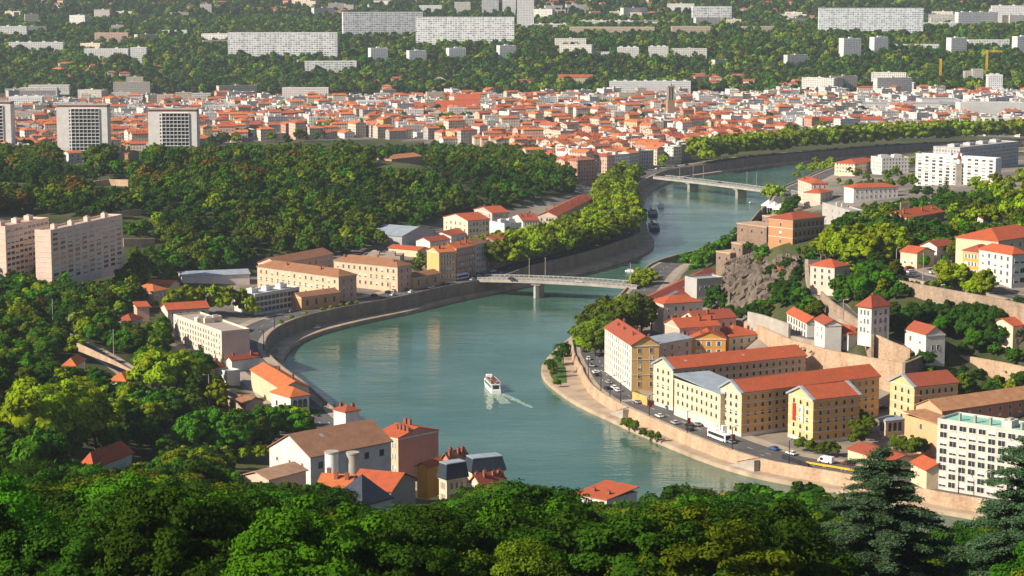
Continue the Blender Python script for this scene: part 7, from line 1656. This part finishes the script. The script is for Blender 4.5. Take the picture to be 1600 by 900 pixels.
VLAND = [('widest low white slab', 440, 72), ('tall slab pair', 620, 45), ('skyscraper', 820, 15), ('bluish slab', 1112, 25), ('lone wide slab', 1360, 35), ('terraced slab', 1560, 30), ('hospital range', 955, 52), ('middle white tower', 128, 160), ('rightmost white tower', 268, 165), ('hazy flats', 60, 76), ('brick school', 172, 62), ('steep red roofed building', 730, 165), ('comb shaped flats', 1015, 140), ('green mound', 1390, 140), ('small flats', 215, 85)]
for e, l in zip(hs, auto_labels(items, VLAND)): tag(e, l, 'villa' if e.name.startswith('villa') else 'flat block', 'villas and flats scattered in the far woods')
# station sheds and warehouses
def shed(x0, x1, py_, z, h, depth, col, label, roof='flat', ang=0.0):
    q = P((x0 + x1) / 2, py_, z); W = (x1 - x0) * q[1] / F
    make('warehouse', 'building', label, (q[0] - W / 2 * math.cos(ang), q[1] - W / 2 * math.sin(ang), z), ang, W, depth, h, roof=roof, rh=3, wall=(.62, .62, .62), roofc=col, wm='wall', corn=False, rmat=None if roof == 'flat' else M['zinc'], bury=6)
shed(810, 965, 178, 8, 11, 60, (.62, .63, .64), 'long white roofed station hall left of the bell tower'); shed(1056, 1345, 180, 8, 12, 60, (.60, .58, .55), 'longest grey station roof right of the bell tower'); shed(1345, 1480, 182, 8, 15, 50, (.30, .32, .36), 'dark grey station roof with pale edge'); shed(1085, 1190, 190, 8, 12, 40, (.30, .32, .35), 'row of grey workshops behind the bell tower')
shed(1200, 1275, 198, 8, 12, 40, (.36, .38, .42), 'grey warehouse beside the long red roofs'); shed(1500, 1600, 190, 8, 22, 30, (.55, .56, .58), 'long grey office block at the right edge'); shed(1540, 1640, 205, 8, 14, 40, (.7, .72, .72), 'white low hall at the right edge'); shed(300, 400, 178, 8, 12, 40, (.5, .5, .5), 'grey hall right of the rightmost white tower')
shed(560, 620, 176, 8, 14, 40, (.62, .62, .62), 'white offices below the wood edge', ang=.15); shed(470, 540, 186, 8, 11, 50, (.7, .7, .7), 'bright white warehouse in the middle of the town'); shed(860, 940, 228, 8, 10, 40, (.55, .57, .6), 'big grey flat roof in front of the cream town houses'); shed(1440, 1500, 178, 8, 18, 40, (.2, .22, .25), 'dark glass block near the crane masts')
shed(1280, 1380, 205, 8, 13, 24, RT, 'long red roofed block behind the far plane row', 'gable')
for o in list(bpy.data.objects):
    if o.name.startswith('warehouse') and 'red roofed' in o.get('label', ''):
        for c in o.children:
            if c.name.startswith('roof'): c.data.materials[0] = M['roof']
# elevated pale blue footbridge at the right
q = P(1500, 172, 16); r = empty('footbridge', (q[0], q[1], 0), 0, 'pale blue cable footbridge sloping down at the right edge', 'bridge'); b = MB(); b.tube((-28, 0, 26), (110, -10, 14), 2.6, 2.6, 4); b.build('deck', [M['zinc']], r)
for u in (-10, 30, 70): b = MB(); b.tube((u, 0, 0), (u, 0, 34), .9, .7, 6); b.build('pylon', [M['zinc']], r)

# ------------------------------------------------------------------ haze over the distance
b = MB(); b.box(-2600, 2600, -60, 9200, -8, 420); hzo = b.build('haze', []); tag(hzo, 'thin bluish air over the distance', None, None, 'stuff')
hm = bpy.data.materials.new('haze'); hm.use_nodes = True; N = hm.node_tree.nodes; N.clear(); out = N.new('ShaderNodeOutputMaterial'); pv = N.new('ShaderNodeVolumePrincipled')
pv.inputs['Color'].default_value = (.78, .86, 1.0, 1); pv.inputs['Density'].default_value = 0.000055; pv.inputs['Anisotropy'].default_value = .3; hm.node_tree.links.new(pv.outputs[0], out.inputs['Volume'])
hzo.data.materials.clear(); hzo.data.materials.append(hm)
